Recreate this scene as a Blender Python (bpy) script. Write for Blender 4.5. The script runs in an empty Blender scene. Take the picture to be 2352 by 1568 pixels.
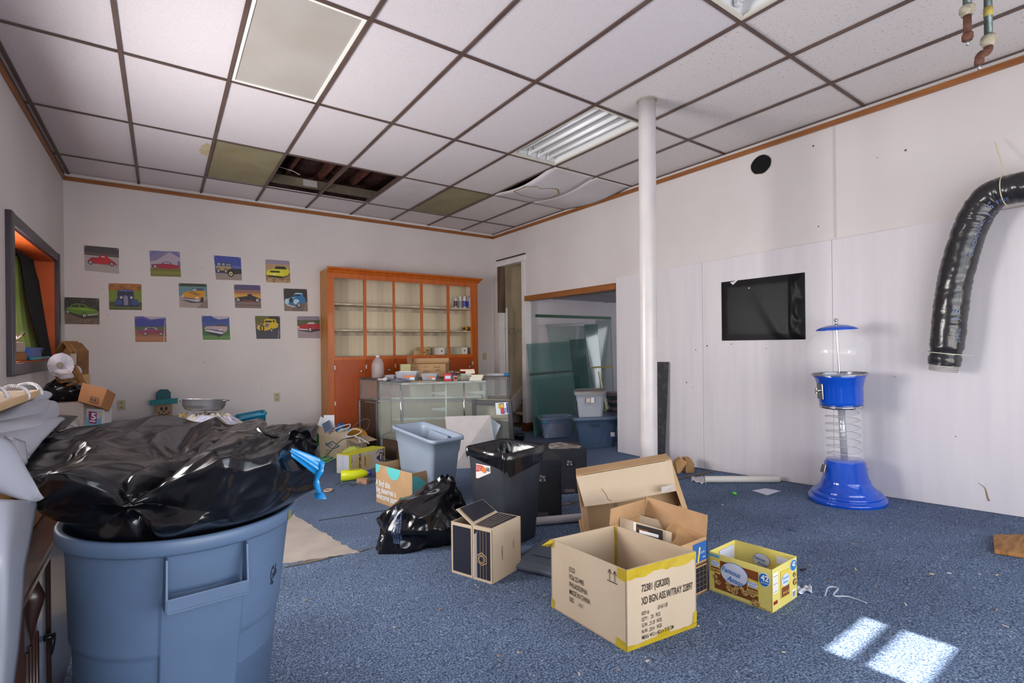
import bpy, bmesh, math, random
import numpy as np
from mathutils import Vector, Matrix, Euler, noise
sc = bpy.context.scene
COL = sc.collection
random.seed(7)
PI = math.pi
# ------------------------------------------------------------------ camera
CAMZ = 1.36; YAW = 0.61647; ROLL = 0.01093; FPX = 1133.9
cd = bpy.data.cameras.new('camera'); cam = bpy.data.objects.new('camera', cd); COL.objects.link(cam)
_F = Vector((math.sin(YAW), math.cos(YAW), 0)); _R = Vector((math.cos(YAW), -math.sin(YAW), 0)); _U = Vector((0, 0, 1))
_R2 = math.cos(ROLL)*_R - math.sin(ROLL)*_U; _U2 = math.sin(ROLL)*_R + math.cos(ROLL)*_U
m = Matrix.Identity(4)
for i in range(3):
    m[i][0] = _R2[i]; m[i][1] = _U2[i]; m[i][2] = -_F[i]
m[0][3] = 0; m[1][3] = 0; m[2][3] = CAMZ
cam.matrix_world = m
cd.sensor_width = 36; cd.lens = FPX/2352*36; cd.shift_y = 9.1/2352; cd.clip_start = .05
sc.camera = cam
# ------------------------------------------------------------------ exposure, sky, sun, daylight
vs = sc.view_settings
vs.view_transform = 'Standard'; vs.look = 'None'; vs.gamma = 1; vs.use_curve_mapping = False
vs.exposure = 0.25
w = bpy.data.worlds.new('sky'); sc.world = w; w.use_nodes = True
nt = w.node_tree
bg = nt.nodes['Background']
sky = nt.nodes.new('ShaderNodeTexSky'); sky.sky_type = 'NISHITA'; sky.sun_disc = False
sky.sun_elevation = math.radians(45); sky.sun_rotation = math.radians(180)
nt.links.new(sky.outputs[0], bg.inputs[0]); bg.inputs[1].default_value = 0.25
try:
    sc.cycles.max_bounces = 10; sc.cycles.diffuse_bounces = 6; sc.cycles.transparent_max_bounces = 16
    sc.cycles.sample_clamp_indirect = 6; sc.cycles.caustics_reflective = False; sc.cycles.caustics_refractive = False
except Exception: pass
def lamp(name, kind, loc, aim, energy, color=(1, 1, 1), size=None, sizey=None, angle=None, spread=None):
    l = bpy.data.lights.new(name, kind); l.energy = energy; l.color = color
    if size: l.shape = 'RECTANGLE'; l.size = size; l.size_y = sizey or size
    if angle is not None: l.angle = angle
    if spread: l.spread = math.radians(spread)
    o = bpy.data.objects.new(name, l); COL.objects.link(o); o.location = loc
    d = Vector(aim)-Vector(loc)
    o.rotation_euler = d.to_track_quat('-Z', 'Y').to_euler()
    return o
SUN = Vector((0.0, 1, -1)).normalized()
lamp('sun', 'SUN', (0, -8, 8), Vector((0, -8, 8))+SUN, 30, (1, .96, .9), angle=math.radians(.55))
# daylight coming in through the shop windows behind the camera and the left window
lamp('daylight_front', 'AREA', (1.6, -1.22, 1.75), (2.3, 4, 1.1), 50, (.76, .88, 1), 4.2, 1.3)
lamp('daylight_ground_bounce', 'AREA', (1.7, -1.22, .95), (2.4, 3.5, 3.4), 68, (1, .94, .91), 4.2, .8)
lamp('daylight_left', 'AREA', (-1.10, 5.15, 1.72), (2, 4.4, 2.2), 62, (.95, .97, 1), .5, .9)
lamp('daylight_left_near', 'AREA', (-.95, 3.55, 1.55), (3.6, 3.1, 2.35), 80, (1, .965, .945), 1.2, 1.2, spread=150)
lamp('side_room_fill', 'AREA', (8.6, 4.6, 1.5), (6, 5.2, 1.2), 95, (.9, .95, 1), 1.6, 1.4)  # fill added to brighten the side room, no window built there

lamp('stair_fill', 'AREA', (7.6, 6.78, 3.3), (5.0, 6.8, .8), 22, (1, .96, .9), .8, .4)  # added to lift the dark stairwell; no upstairs window behind it
# ------------------------------------------------------------------ pixel -> point helpers (each on a real plane of the room)
def _ray(px, py):
    x = px-1176; y = py-793.1
    c, s = math.cos(ROLL), math.sin(ROLL)
    x, y = c*x-s*y, s*x+c*y
    return _F + _R*(x/FPX) + Vector((0, 0, -y/FPX))
def fl(Y): return max(0.0, .2185-.062*Y) if Y > -.5 else .2495
def G(px, py):
    v = _ray(px, py); t = 1
    for _ in range(40):
        t = (fl(v.y*t)-CAMZ)/v.z
    p = v*t; p.z += CAMZ; return p
def AtZ(px, py, z): v = _ray(px, py); p = v*((z-CAMZ)/v.z); p.z += CAMZ; return p
def AtY(px, py, Y): v = _ray(px, py); p = v*(Y/v.y); p.z += CAMZ; return p
def AtX(px, py, X): v = _ray(px, py); p = v*(X/v.x); p.z += CAMZ; return p
def AtD(px, py, d): p = _ray(px, py)*d; p.z += CAMZ; return p      # d = depth along the view axis
# ------------------------------------------------------------------ materials
def lin(c):
    if isinstance(c, str):
        c = [int(c[i:i+2], 16)/255 for i in (0, 2, 4)]
    return tuple((x/12.92 if x <= .04045 else ((x+.055)/1.055)**2.4) for x in c[:3])+(1,)
MATS = {}
def mat(name, col, rough=.6, metal=0, spec=None, col2=None, nscale=8, ndet=4, lo=.35, hi=.65, bump=0, bscale=40, bdist=.01,
        alpha=1, trans=0, ior=1.45, coat=0, stretch=None, sheen=0, emit=None, es=1):
    if name in MATS: return MATS[name]
    M = bpy.data.materials.new(name); M.use_nodes = True; N = M.node_tree.nodes; Lk = M.node_tree.links
    b = N['Principled BSDF']
    b.inputs['Base Color'].default_value = lin(col); b.inputs['Roughness'].default_value = rough
    b.inputs['Metallic'].default_value = metal; b.inputs['IOR'].default_value = ior
    b.inputs['Transmission Weight'].default_value = trans; b.inputs['Coat Weight'].default_value = coat
    b.inputs['Alpha'].default_value = alpha
    if spec is not None: b.inputs['Specular IOR Level'].default_value = spec
    if sheen: b.inputs['Sheen Weight'].default_value = sheen
    if emit: b.inputs['Emission Color'].default_value = lin(emit); b.inputs['Emission Strength'].default_value = es
    tc = N.new('ShaderNodeTexCoord'); src = tc.outputs['Object']
    if stretch:
        mp = N.new('ShaderNodeMapping'); mp.inputs['Scale'].default_value = stretch
        Lk.new(src, mp.inputs[0]); src = mp.outputs[0]
    if col2:
        n = N.new('ShaderNodeTexNoise'); n.inputs['Scale'].default_value = nscale; n.inputs['Detail'].default_value = ndet
        r = N.new('ShaderNodeValToRGB'); r.color_ramp.elements[0].position = lo; r.color_ramp.elements[1].position = hi
        r.color_ramp.elements[0].color = lin(col); r.color_ramp.elements[1].color = lin(col2)
        Lk.new(src, n.inputs['Vector']); Lk.new(n.outputs[0], r.inputs[0]); Lk.new(r.outputs[0], b.inputs['Base Color'])
    if bump:
        n2 = N.new('ShaderNodeTexNoise'); n2.inputs['Scale'].default_value = bscale; n2.inputs['Detail'].default_value = 5
        bp = N.new('ShaderNodeBump'); bp.inputs['Strength'].default_value = bump; bp.inputs['Distance'].default_value = bdist
        Lk.new(src, n2.inputs['Vector']); Lk.new(n2.outputs[0], bp.inputs['Height']); Lk.new(bp.outputs[0], b.inputs['Normal'])
    MATS[name] = M
    return M
def C(hexc, rough=.6):      # plain print / paint colour
    return mat('print_'+hexc+('' if rough == .6 else '_%d' % (rough*100)), hexc, rough)
# ------------------------------------------------------------------ mesh builder
class MB:
    def __init__(s): s.v = []; s.f = []; s.m = []; s.sm = []
    def add(s, vs, fs, mi=0, smooth=False):
        o = len(s.v); s.v += [Vector(v) for v in vs]
        for f in fs: s.f.append([i+o for i in f]); s.m.append(mi); s.sm.append(smooth)
        return s
    def box(s, c, d, rot=None, mi=0, taper=1):
        c = Vector(c); hx, hy, hz = d[0]/2, d[1]/2, d[2]/2
        vs = [Vector((x*hx*(taper if z > 0 else 1), y*hy*(taper if z > 0 else 1), z*hz)) for z in (-1, 1) for x, y in ((-1, -1), (1, -1), (1, 1), (-1, 1))]
        if rot is not None:
            R = rot if isinstance(rot, Matrix) else Euler(rot).to_matrix()
            vs = [R @ v for v in vs]
        return s.add([c+v for v in vs], [(3, 2, 1, 0), (4, 5, 6, 7), (0, 1, 5, 4), (1, 2, 6, 5), (2, 3, 7, 6), (3, 0, 4, 7)], mi)
    def bb(s, x0, x1, y0, y1, z0, z1, mi=0):
        return s.box(((x0+x1)/2, (y0+y1)/2, (z0+z1)/2), (x1-x0, y1-y0, z1-z0), None, mi)
    def slab(s, pts, t, mi=0, both=False):      # planar polygon extruded by t along its normal (negative: other side)
        P = [Vector(p) for p in pts]; n = Vector((0, 0, 0))
        for i in range(len(P)):
            a, b = P[i], P[(i+1) % len(P)]
            n += a.cross(b)
        n.normalize(); k = len(P)
        lo = [p-n*t*.5 for p in P] if both else P
        hi = [p+n*t*.5 for p in P] if both else [p+n*t for p in P]
        fs = [list(range(k-1, -1, -1)), list(range(k, 2*k))]+[(i, (i+1) % k, k+(i+1) % k, k+i) for i in range(k)]
        if t < 0: fs = [f[::-1] for f in fs]
        return s.add(lo+hi, fs, mi)
    def beam(s, a, b, w, h, up=(0, 0, 1), mi=0):
        a = Vector(a); b = Vector(b); d = (b-a).normalized(); u = Vector(up); sd = d.cross(u)
        if sd.length < 1e-4: sd = d.cross(Vector((0, 1, 0)))
        sd.normalize(); u = sd.cross(d).normalized()
        vs = [p+sd*sx*w/2+u*sz*h/2 for p in (a, b) for sx, sz in ((-1, -1), (1, -1), (1, 1), (-1, 1))]
        return s.add(vs, [(0, 1, 2, 3), (7, 6, 5, 4), (0, 4, 5, 1), (1, 5, 6, 2), (2, 6, 7, 3), (3, 7, 4, 0)], mi)
    def tube(s, path, r, n=10, mi=0, cap=True, closed=False):
        P = [Vector(p) for p in path]; k = len(P); rr = r if isinstance(r, (list, tuple)) else [r]*k
        rings = []; prev = None
        for i in range(k):
            if closed: t = P[(i+1) % k]-P[i-1]
            else: t = P[min(i+1, k-1)]-P[max(i-1, 0)]
            t.normalize()
            if prev is None:
                a = Vector((0, 0, 1)) if abs(t.z) < .9 else Vector((1, 0, 0))
                u = t.cross(a).normalized()
            else:
                u = (prev-t*prev.dot(t))
                if u.length < 1e-6: u = t.orthogonal()
                u.normalize()
            prev = u; v = t.cross(u)
            rings.append([P[i]+(u*math.cos(2*PI*j/n)+v*math.sin(2*PI*j/n))*rr[i] for j in range(n)])
        vs = [p for rg in rings for p in rg]; fs = []
        for i in range(k if closed else k-1):
            for j in range(n):
                i2 = (i+1) % k
                fs.append((i*n+j, i*n+(j+1) % n, i2*n+(j+1) % n, i2*n+j))
        s.add(vs, fs, mi, True)
        if cap and not closed:
            o = len(s.v)-k*n
            s.f.append([o+j for j in range(n-1, -1, -1)]); s.m.append(mi); s.sm.append(False)
            s.f.append([o+(k-1)*n+j for j in range(n)]); s.m.append(mi); s.sm.append(False)
        return s
    def lathe(s, prof, c=(0, 0, 0), n=32, mi=0, R=None, smooth=True, a0=0, a1=2*PI):
        c = Vector(c); k = len(prof); full = abs(a1-a0-2*PI) < 1e-6; nn = n if full else n+1
        vs = []
        for r, z in prof:
            for j in range(nn):
                a = a0+(a1-a0)*j/n
                v = Vector((r*math.cos(a), r*math.sin(a), z))
                vs.append(c+(R @ v if R is not None else v))
        fs = []
        for i in range(k-1):
            for j in range(n):
                j2 = (j+1) % nn
                fs.append((i*nn+j, i*nn+j2, (i+1)*nn+j2, (i+1)*nn+j))
        return s.add(vs, fs, mi, smooth)
    def disc(s, c, r, nrm=(0, 0, 1), n=20, mi=0, t=0, sx=1, sy=1):
        nrm = Vector(nrm).normalized(); u = nrm.orthogonal().normalized() if abs(nrm.z) > .9 else Vector((0, 0, 1)).cross(nrm).normalized(); v = nrm.cross(u)
        P = [Vector(c)+(u*math.cos(2*PI*j/n)*sx+v*math.sin(2*PI*j/n)*sy)*r for j in range(n)]
        if t: return s.slab(P, t, mi)
        return s.add(P, [list(range(n))], mi)
    def grid(s, fn, nu, nv, mi=0, smooth=True, cu=False, cv=False):
        vs = [fn(i/(nu if cu else nu-1), j/(nv if cv else nv-1)) for i in range(nu) for j in range(nv)]
        fs = []
        for i in range(nu if cu else nu-1):
            for j in range(nv if cv else nv-1):
                i2 = (i+1) % nu; j2 = (j+1) % nv
                fs.append((i*nv+j, i2*nv+j, i2*nv+j2, i*nv+j2))
        return s.add(vs, fs, mi, smooth)
    def mesh(s, name, mats, off=None, bevel=0):
        me = bpy.data.meshes.new(name)
        vs = s.v if off is None else [off @ v for v in s.v]
        me.from_pydata([tuple(v) for v in vs], [], s.f)
        for mm in (mats if isinstance(mats, (list, tuple)) else [mats]): me.materials.append(mm)
        me.polygons.foreach_set('material_index', s.m); me.polygons.foreach_set('use_smooth', s.sm)
        me.update()
        return me
def tag(o, label=None, cat=None, group=None, kind=None):
    if label: o['label'] = label
    if cat: o['category'] = cat
    if group: o['group'] = group
    if kind: o['kind'] = kind
    return o
def thing(name, label, cat, loc=(0, 0, 0), rz=0, group=None, rot=None):
    o = bpy.data.objects.new(name, None); COL.objects.link(o); o.location = loc
    o.rotation_euler = rot if rot else (0, 0, rz); o.empty_display_size = .05
    return tag(o, label, cat, group)
def wm(o):       # world matrix of an (up to two-level) parent chain without a depsgraph update
    M = Matrix.LocRotScale(o.location, o.rotation_euler, o.scale)
    return wm(o.parent) @ M if o.parent else M
def obj(name, mb, mats, parent=None, world=True, bevel=0, subsurf=0, solid=0, seg=2, label=None):
    """one mesh object; vertices given in world space are brought into the parent's space (world=True)"""
    org = None
    if parent is not None:
        off = wm(parent).inverted() if world else None
        me = mb.mesh(name, mats, off)
        o = bpy.data.objects.new(name, me); COL.objects.link(o); o.parent = parent
    else:
        if world:      # origin at the base centre of the mesh
            xs = [v.x for v in mb.v]; ys = [v.y for v in mb.v]; zs = [v.z for v in mb.v]
            org = Vector(((min(xs)+max(xs))/2, (min(ys)+max(ys))/2, min(zs)))
            me = mb.mesh(name, mats, Matrix.Translation(-org))
        else: me = mb.mesh(name, mats)
        o = bpy.data.objects.new(name, me); COL.objects.link(o)
        if org is not None: o.location = org
    if bevel:
        b = o.modifiers.new('bevel', 'BEVEL'); b.width = bevel; b.segments = seg; b.limit_method = 'ANGLE'; b.angle_limit = math.radians(40)
    if solid:
        b = o.modifiers.new('solid', 'SOLIDIFY'); b.thickness = solid; b.offset = 0
    if subsurf:
        b = o.modifiers.new('sub', 'SUBSURF'); b.levels = subsurf; b.render_levels = subsurf
    if label: o['label'] = label
    return o
def sharp(o, deg=32):
    b = o.modifiers.new('edges', 'EDGE_SPLIT'); b.split_angle = math.radians(deg); return o
def bagmat(name, col, rough=.24, sc1=9, strength=.9):
    M = mat(name, col, rough, coat=.25); N = M.node_tree.nodes; Lk = M.node_tree.links; b = N['Principled BSDF']
    tc = N.new('ShaderNodeTexCoord'); n1 = N.new('ShaderNodeTexNoise'); n1.noise_type = 'RIDGED_MULTIFRACTAL'
    n1.inputs['Scale'].default_value = sc1; n1.inputs['Detail'].default_value = 3; n1.inputs['Distortion'].default_value = .6
    n2 = N.new('ShaderNodeTexNoise'); n2.inputs['Scale'].default_value = 160; n2.inputs['Detail'].default_value = 3
    bp = N.new('ShaderNodeBump'); bp.inputs['Strength'].default_value = strength; bp.inputs['Distance'].default_value = .006
    b2 = N.new('ShaderNodeBump'); b2.inputs['Strength'].default_value = .25; b2.inputs['Distance'].default_value = .001
    Lk.new(tc.outputs['Object'], n1.inputs['Vector']); Lk.new(tc.outputs['Object'], n2.inputs['Vector']); Lk.new(n1.outputs[0], bp.inputs['Height']); Lk.new(n2.outputs[0], b2.inputs['Height'])
    Lk.new(bp.outputs[0], b2.inputs['Normal']); Lk.new(b2.outputs[0], b.inputs['Normal']); return M
def struct(name, mb, mats, parent=None, **k):
    o = obj(name, mb, mats, parent, **k)
    if parent is None: o['kind'] = 'structure'
    return o
def copy_tree(o, parent=None, label=None, loc=None, rot=None):
    c = o.copy(); COL.objects.link(c)
    if parent: c.parent = parent
    if label: c['label'] = label
    if loc is not None: c.location = loc
    if rot is not None: c.rotation_euler = rot
    for ch in list(o.children): copy_tree(ch, c)
    return c
# ------------------------------------------------------------------ print: text and flat shapes on a surface
class Face:      # a frame on a planar surface: origin o (lower left), u to the right, v up, n outwards
    def __init__(s, o, pu, pv, off=.0012):
        s.o = Vector(o); s.U = Vector(pu)-s.o; s.V = Vector(pv)-s.o
        s.n = s.U.cross(s.V).normalized(); s.off = off; s.w = s.U.length; s.h = s.V.length
    def p(s, a, b, k=1): return s.o+s.U*a+s.V*b+s.n*s.off*k
def text_mb(mb, body, face, x, y, size, mi=0, k=2, sx=1, rot=0, align='LEFT', shear=0, bold=0):
    """size = cap height in metres; x,y in 0..1 of the face"""
    cu = bpy.data.curves.new('txt', 'FONT'); cu.body = body; cu.size = 1; cu.align_x = align; cu.shear = shear; cu.resolution_u = 3
    if bold: cu.offset = bold
    to = bpy.data.objects.new('txt', cu)
    me = bpy.data.meshes.new_from_object(to)
    un = face.U.normalized(); vn = face.V.normalized(); base = face.p(x, y, k)
    cr, sr = math.cos(rot), math.sin(rot); sc_ = size/.72
    vs = []
    for v in me.vertices:
        a, b = v.co.x*sc_*sx, v.co.y*sc_
        a, b = a*cr-b*sr, a*sr+b*cr
        vs.append(base+un*a+vn*b)
    mb.add(vs, [list(p.vertices) for p in me.polygons], mi)
    bpy.data.objects.remove(to); bpy.data.meshes.remove(me); bpy.data.curves.remove(cu)
def poly_mb(mb, pts, face, mi=0, k=1): mb.add([face.p(a, b, k) for a, b in pts], [list(range(len(pts)))], mi)
def rect_mb(mb, x0, y0, x1, y1, face, mi=0, k=1): poly_mb(mb, [(x0, y0), (x1, y0), (x1, y1), (x0, y1)], face, mi, k)
def oval_mb(mb, x, y, rx, ry, face, mi=0, k=1, n=20, rot=0):
    c, s_ = math.cos(rot), math.sin(rot); P = []
    for j in range(n):
        a, b = rx*math.cos(2*PI*j/n), ry*math.sin(2*PI*j/n)
        P.append((x+a*c-b*s_, y+a*s_+b*c))
    poly_mb(mb, P, face, mi, k)
def line_mb(mb, pts, w, face, mi=0, k=2):      # w in metres, pts in 0..1
    for (a, b), (c, d) in zip(pts, pts[1:]):
        p, q = face.p(a, b, k), face.p(c, d, k); t = (q-p)
        if t.length < 1e-6: continue
        sd = face.n.cross(t.normalized())*w/2; e = t.normalized()*w*.3
        mb.add([p-sd-e, q-sd+e, q+sd+e, p+sd-e], [(0, 1, 2, 3)], mi)
# ================================================================== SETTING
XL, XR, YB, YF, ZC = -.86, 4.70, 7.17, -1.3, 3.281
m_wall = mat('wall_paint', 'd2cbca', .55, col2='c9c1c0', nscale=1.3, lo=.3, hi=.75, bump=.12, bscale=160, bdist=.002)
m_wallpanel = mat('wall_board_paint', 'd3cdd0', .45, col2='c8c3c9', nscale=2, stretch=(1, 6, .4), lo=.3, hi=.8, bump=.35, bscale=60, bdist=.002)
m_wood = mat('stained_pine', 'a8632e', .45, col2='7e4218', nscale=6, stretch=(1, 1, 12), lo=.3, hi=.8, bump=.2, bscale=30, bdist=.002)
m_woodtrim = mat('orange_stained_trim', '98602f', .4, col2='774422', nscale=3, stretch=(1, 1, 20), lo=.3, hi=.75)
m_white = mat('white_trim_paint', 'dcd8d8', .45, col2='cdc8c6', nscale=3)
m_tee = mat('brown_ceiling_tee', '4e3b36', .5, col2='5d4b45', nscale=3)
# ---- floor: ramp in front of Y=3.1, flat behind
def carpet():
    M = bpy.data.materials.new('blue_carpet'); M.use_nodes = True; N = M.node_tree.nodes; L = M.node_tree.links; b = N['Principled BSDF']
    b.inputs['Roughness'].default_value = .95; b.inputs['Specular IOR Level'].default_value = .15
    tc = N.new('ShaderNodeTexCoord')
    n1 = N.new('ShaderNodeTexNoise'); n1.inputs['Scale'].default_value = 130; n1.inputs['Detail'].default_value = 3; n1.inputs['Roughness'].default_value = .75
    r1 = N.new('ShaderNodeValToRGB'); e = r1.color_ramp.elements
    e[0].position = .34; e[0].color = lin('2e3746'); e[1].position = .72; e[1].color = lin('bcc6d8')
    x = r1.color_ramp.elements.new(.47); x.color = lin('556680'); x = r1.color_ramp.elements.new(.57); x.color = lin('7689a8')
    n2 = N.new('ShaderNodeTexNoise'); n2.inputs['Scale'].default_value = 1.6; n2.inputs['Detail'].default_value = 6
    r2 = N.new('ShaderNodeValToRGB'); r2.color_ramp.elements[0].position = .35; r2.color_ramp.elements[0].color = (.72, .71, .70, 1)
    r2.color_ramp.elements[1].position = .62; r2.color_ramp.elements[1].color = (1, 1, 1, 1)
    mx = N.new('ShaderNodeMixRGB'); mx.blend_type = 'MULTIPLY'; mx.inputs[0].default_value = .8
    # lint and crumbs
    v = N.new('ShaderNodeTexVoronoi'); v.inputs['Scale'].default_value = 17; v.inputs['Randomness'].default_value = 1
    r3 = N.new('ShaderNodeValToRGB'); r3.color_ramp.elements[0].position = .05; r3.color_ramp.elements[0].color = (1, 1, 1, 1)
    r3.color_ramp.elements[1].position = .075; r3.color_ramp.elements[1].color = (0, 0, 0, 1)
    mx2 = N.new('ShaderNodeMixRGB'); mx2.inputs[2].default_value = lin('c9c3b8')
    L.new(tc.outputs['Object'], n1.inputs[0]); L.new(tc.outputs['Object'], n2.inputs[0]); L.new(tc.outputs['Object'], v.inputs[0])
    L.new(n1.outputs[0], r1.inputs[0]); L.new(n2.outputs[0], r2.inputs[0]); L.new(r1.outputs[0], mx.inputs[1]); L.new(r2.outputs[0], mx.inputs[2])
    L.new(v.outputs['Distance'], r3.inputs[0]); L.new(r3.outputs[0], mx2.inputs[0]); L.new(mx.outputs[0], mx2.inputs[1])
    L.new(mx2.outputs[0], b.inputs['Base Color'])
    bp = N.new('ShaderNodeBump'); bp.inputs['Strength'].default_value = .8; bp.inputs['Distance'].default_value = .006
    L.new(n1.outputs[0], bp.inputs['Height']); L.new(bp.outputs[0], b.inputs['Normal'])
    return M
m_carpet = carpet()
m_slab = mat('bare_concrete', '978f88', .8, col2='b0a599', nscale=5, lo=.3, hi=.8, bump=.3, bscale=20, bdist=.003)
def strip(mb, x0, x1, ys, dz=0, mi=0):
    for a, b in zip(ys, ys[1:]):
        mb.add([(x0, a, fl(a)+dz), (x1, a, fl(a)+dz), (x1, b, fl(b)+dz), (x0, b, fl(b)+dz)], [(0, 1, 2, 3)], mi)
mb = MB(); strip(mb, XL, XR+.1, [YF, -.5, 3.524, 4.33])
strip(mb, XL, 8.5, [4.33, 6.33]); strip(mb, XL, XR+.1, [6.33, YB])
floor = struct('floor', mb, m_carpet, world=False)
# bare patch where the carpet is cut away, with a torn edge
def torn(a, b, n=24, amp=.012):
    a = Vector(a); b = Vector(b); d = (b-a); s_ = Vector((-d.y, d.x, 0)).normalized(); out = []
    for i in range(n+1):
        p = a+d*i/n
        if 0 < i < n: p += s_*random.uniform(-amp, amp)
        out.append(p)
    return out
mb = MB()
bp_ = torn((-.2, 3.42, 0), (.62, 3.35, 0))+torn((.62, 3.35, 0), (1.04, 3.21, 0))+torn((1.04, 3.21, 0), (.86, 4.36, 0))+[Vector((-.2, 4.4, 0))]
mb.slab([Vector((p.x, p.y, fl(p.y)+.001)) for p in bp_], .003)
struct('bare_slab', mb, m_slab, floor)
mb = MB()      # dirt-filled torn seam between the two carpet runs
up = torn((.5, 3.30, 0), (4.66, 3.0, 0), 90, .018); dn = torn((.5, 3.27, 0), (4.66, 2.95, 0), 90, .012)
k = len(up)
mb.add([(p.x, p.y, fl(p.y)+.004) for p in dn]+[(p.x, p.y, fl(p.y)+.004) for p in up], [(i, i+1, k+i+1, k+i) for i in range(k-1)])
struct('carpet_seam', mb, mat('seam_dirt', '4a443f', .95, col2='7d7367', nscale=18, lo=.3, hi=.7), floor)
mb = MB(); line = torn((.99, 4.05, 0), (1.9, 3.9, 0), 30, .004)
mb.tube([(p.x, p.y, .002) for p in line], .003, 4); struct('carpet_joint', mb, mat('seam_dark', '2a2d38', .95), floor)
mb = MB(); mb.add([(XL, 8.5+0, -.02), (8.5, 8.5, -.02), (8.5, YF, -.02), (XL, YF, -.02)], [(3, 2, 1, 0)])
# ---- walls
mb = MB(); mb.bb(XL-.5, 4.80, YB, YB+.12, 0, 3.6)
struct('wall_back', mb, m_wall)
wy0, wy1, wz0, wz1 = 4.78, 6.57, 1.27, 2.24        # left window opening
mb = MB()
mb.bb(XL-.34, XL, YF, 2.9, 0, 3.6); mb.bb(XL-.34, XL, 4.2, wy0, 0, 3.6); mb.bb(XL-.34, XL, 2.9, 4.2, 0, .9); mb.bb(XL-.34, XL, 2.9, 4.2, 2.2, 3.6); mb.bb(XL-.34, XL, wy1, YB, 0, 3.6); mb.bb(XL-.34, XL, wy0, wy1, 0, wz0); mb.bb(XL-.34, XL, wy0, wy1, wz1, 3.6)
struct('wall_left', mb, m_wall)
mb = MB()      # upper right wall with the stair door and the wide opening cut out
mb.bb(XR, XR+.10, YF, 4.33, 0, 3.6); mb.bb(XR, XR+.10, 4.33, 6.23, 2.10, 3.6); mb.bb(XR, XR+.10, 6.23, 7.02, 2.79, 3.6)
mb.bb(XR, XR+.10, 7.02, YB, 0, 3.6)
wall_r = struct('wall_right', mb, m_wall)
ys = [4.325, 3.105, 1.86, .64, -.58, YF]
for a, b in zip(ys, ys[1:]):       # lower sheets of board, ends cut to the sloping floor
    mb = MB(); za, zb = 2.205+.012*(4.3-a), 2.205+.012*(4.3-b)
    mb.slab([(4.682, b+.0012, fl(b)+.002), (4.682, b+.0012, zb), (4.682, a-.0012, za), (4.682, a-.0012, fl(a)+.002)], -.018)
    struct('wall_panel', mb, m_wallpanel, wall_r, bevel=.002)
mb = MB(); mb.bb(XR-.004, XR, 1.83, 1.845, 2.25, 3.24); mb.bb(XR-.004, XR, .62, .632, 2.25, 3.24)
struct('board_seam', mb, mat('seam_paint', 'beb6b6', .6), wall_r)
# storefront wall behind the camera: glass fronts
mb = MB()
mb.bb(XL, XR, YF-.12, YF, 0, .5); mb.bb(XL, XR, YF-.12, YF, 2.45, 3.6); mb.bb(XL, -.4, YF-.12, YF, .5, 2.45); mb.bb(4.3, XR, YF-.12, YF, .5, 2.45)
for x in (.7, 1.85, 3.05): mb.bb(x-.06, x+.06, YF-.12, YF, .5, 2.45)
struct('wall_front', mb, m_wall)
mb = MB()      # unseen sun blocker added outside; its gap shapes the sun patch
ax0, ax1 = 2.095, 2.475
mb.bb(XL, ax0, -3.6, -1.42, 2.5, 2.53); mb.bb(ax1, XR, -3.6, -1.42, 2.5, 2.53); mb.bb(ax0, ax1, -3.6, -1.775, 2.5, 2.53); mb.bb(ax0, ax1, -1.602, -1.566, 2.5, 2.53)
struct('sun_blocker', mb, m_white)
# ---- trims
zt = 3.235
mb = MB(); mb.bb(XL, XR, YB-.02, YB, zt-.03, zt+.015); struct('trim_1', mb, m_woodtrim, bevel=.004)
mb = MB(); mb.bb(XR-.02, XR, YF, YB-.02, zt-.03, zt+.015); struct('trim_2', mb, m_woodtrim, bevel=.004)
mb = MB(); mb.bb(XL, XL+.02, YF, YB-.02, zt-.03, zt+.015); struct('trim_3', mb, m_woodtrim, bevel=.004)
mb = MB(); mb.bb(4.665, 4.80, 4.335, 6.235, 2.055, 2.135); struct('trim_4', mb, m_woodtrim, bevel=.003)
mb = MB(); mb.bb(4.672, 4.80, 6.22, 7.03, 2.70, 2.785); struct('trim_5', mb, m_white, bevel=.003)
mb = MB(); mb.bb(4.66, 4.69, 6.22, 7.03, 2.80, 2.812); struct('trim_6', mb, mat('gap_dark', '3a2c26', .9))
mb = MB(); mb.bb(4.68, 4.80, 6.235, 6.33, .13, 2.70); struct('trim_7', mb, m_white, bevel=.004)
mb = MB(); mb.bb(4.665, 4.82, 6.225, 6.345, 0, .135); struct('baseboard_jamb', mb, mat('brown_base', '6d3a20', .45, col2='4e2714', nscale=6), bevel=.003)
m_oldwood = mat('old_bare_wood', '6d5a49', .8, col2='3b2e25', nscale=5, stretch=(3, 3, .4), lo=.3, hi=.7, bump=.4, bscale=30)
mb = MB(); mb.bb(4.685, 4.80, 6.955, 7.025, 1.92, 2.70); struct('trim_8', mb, m_oldwood)
mb = MB(); mb.bb(4.69, 4.80, 6.97, 7.025, 0, 1.92); mb.bb(4.80, 4.83, 6.93, 6.96, 0, 2.0); struct('trim_9', mb, m_white, bevel=.003)
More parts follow.
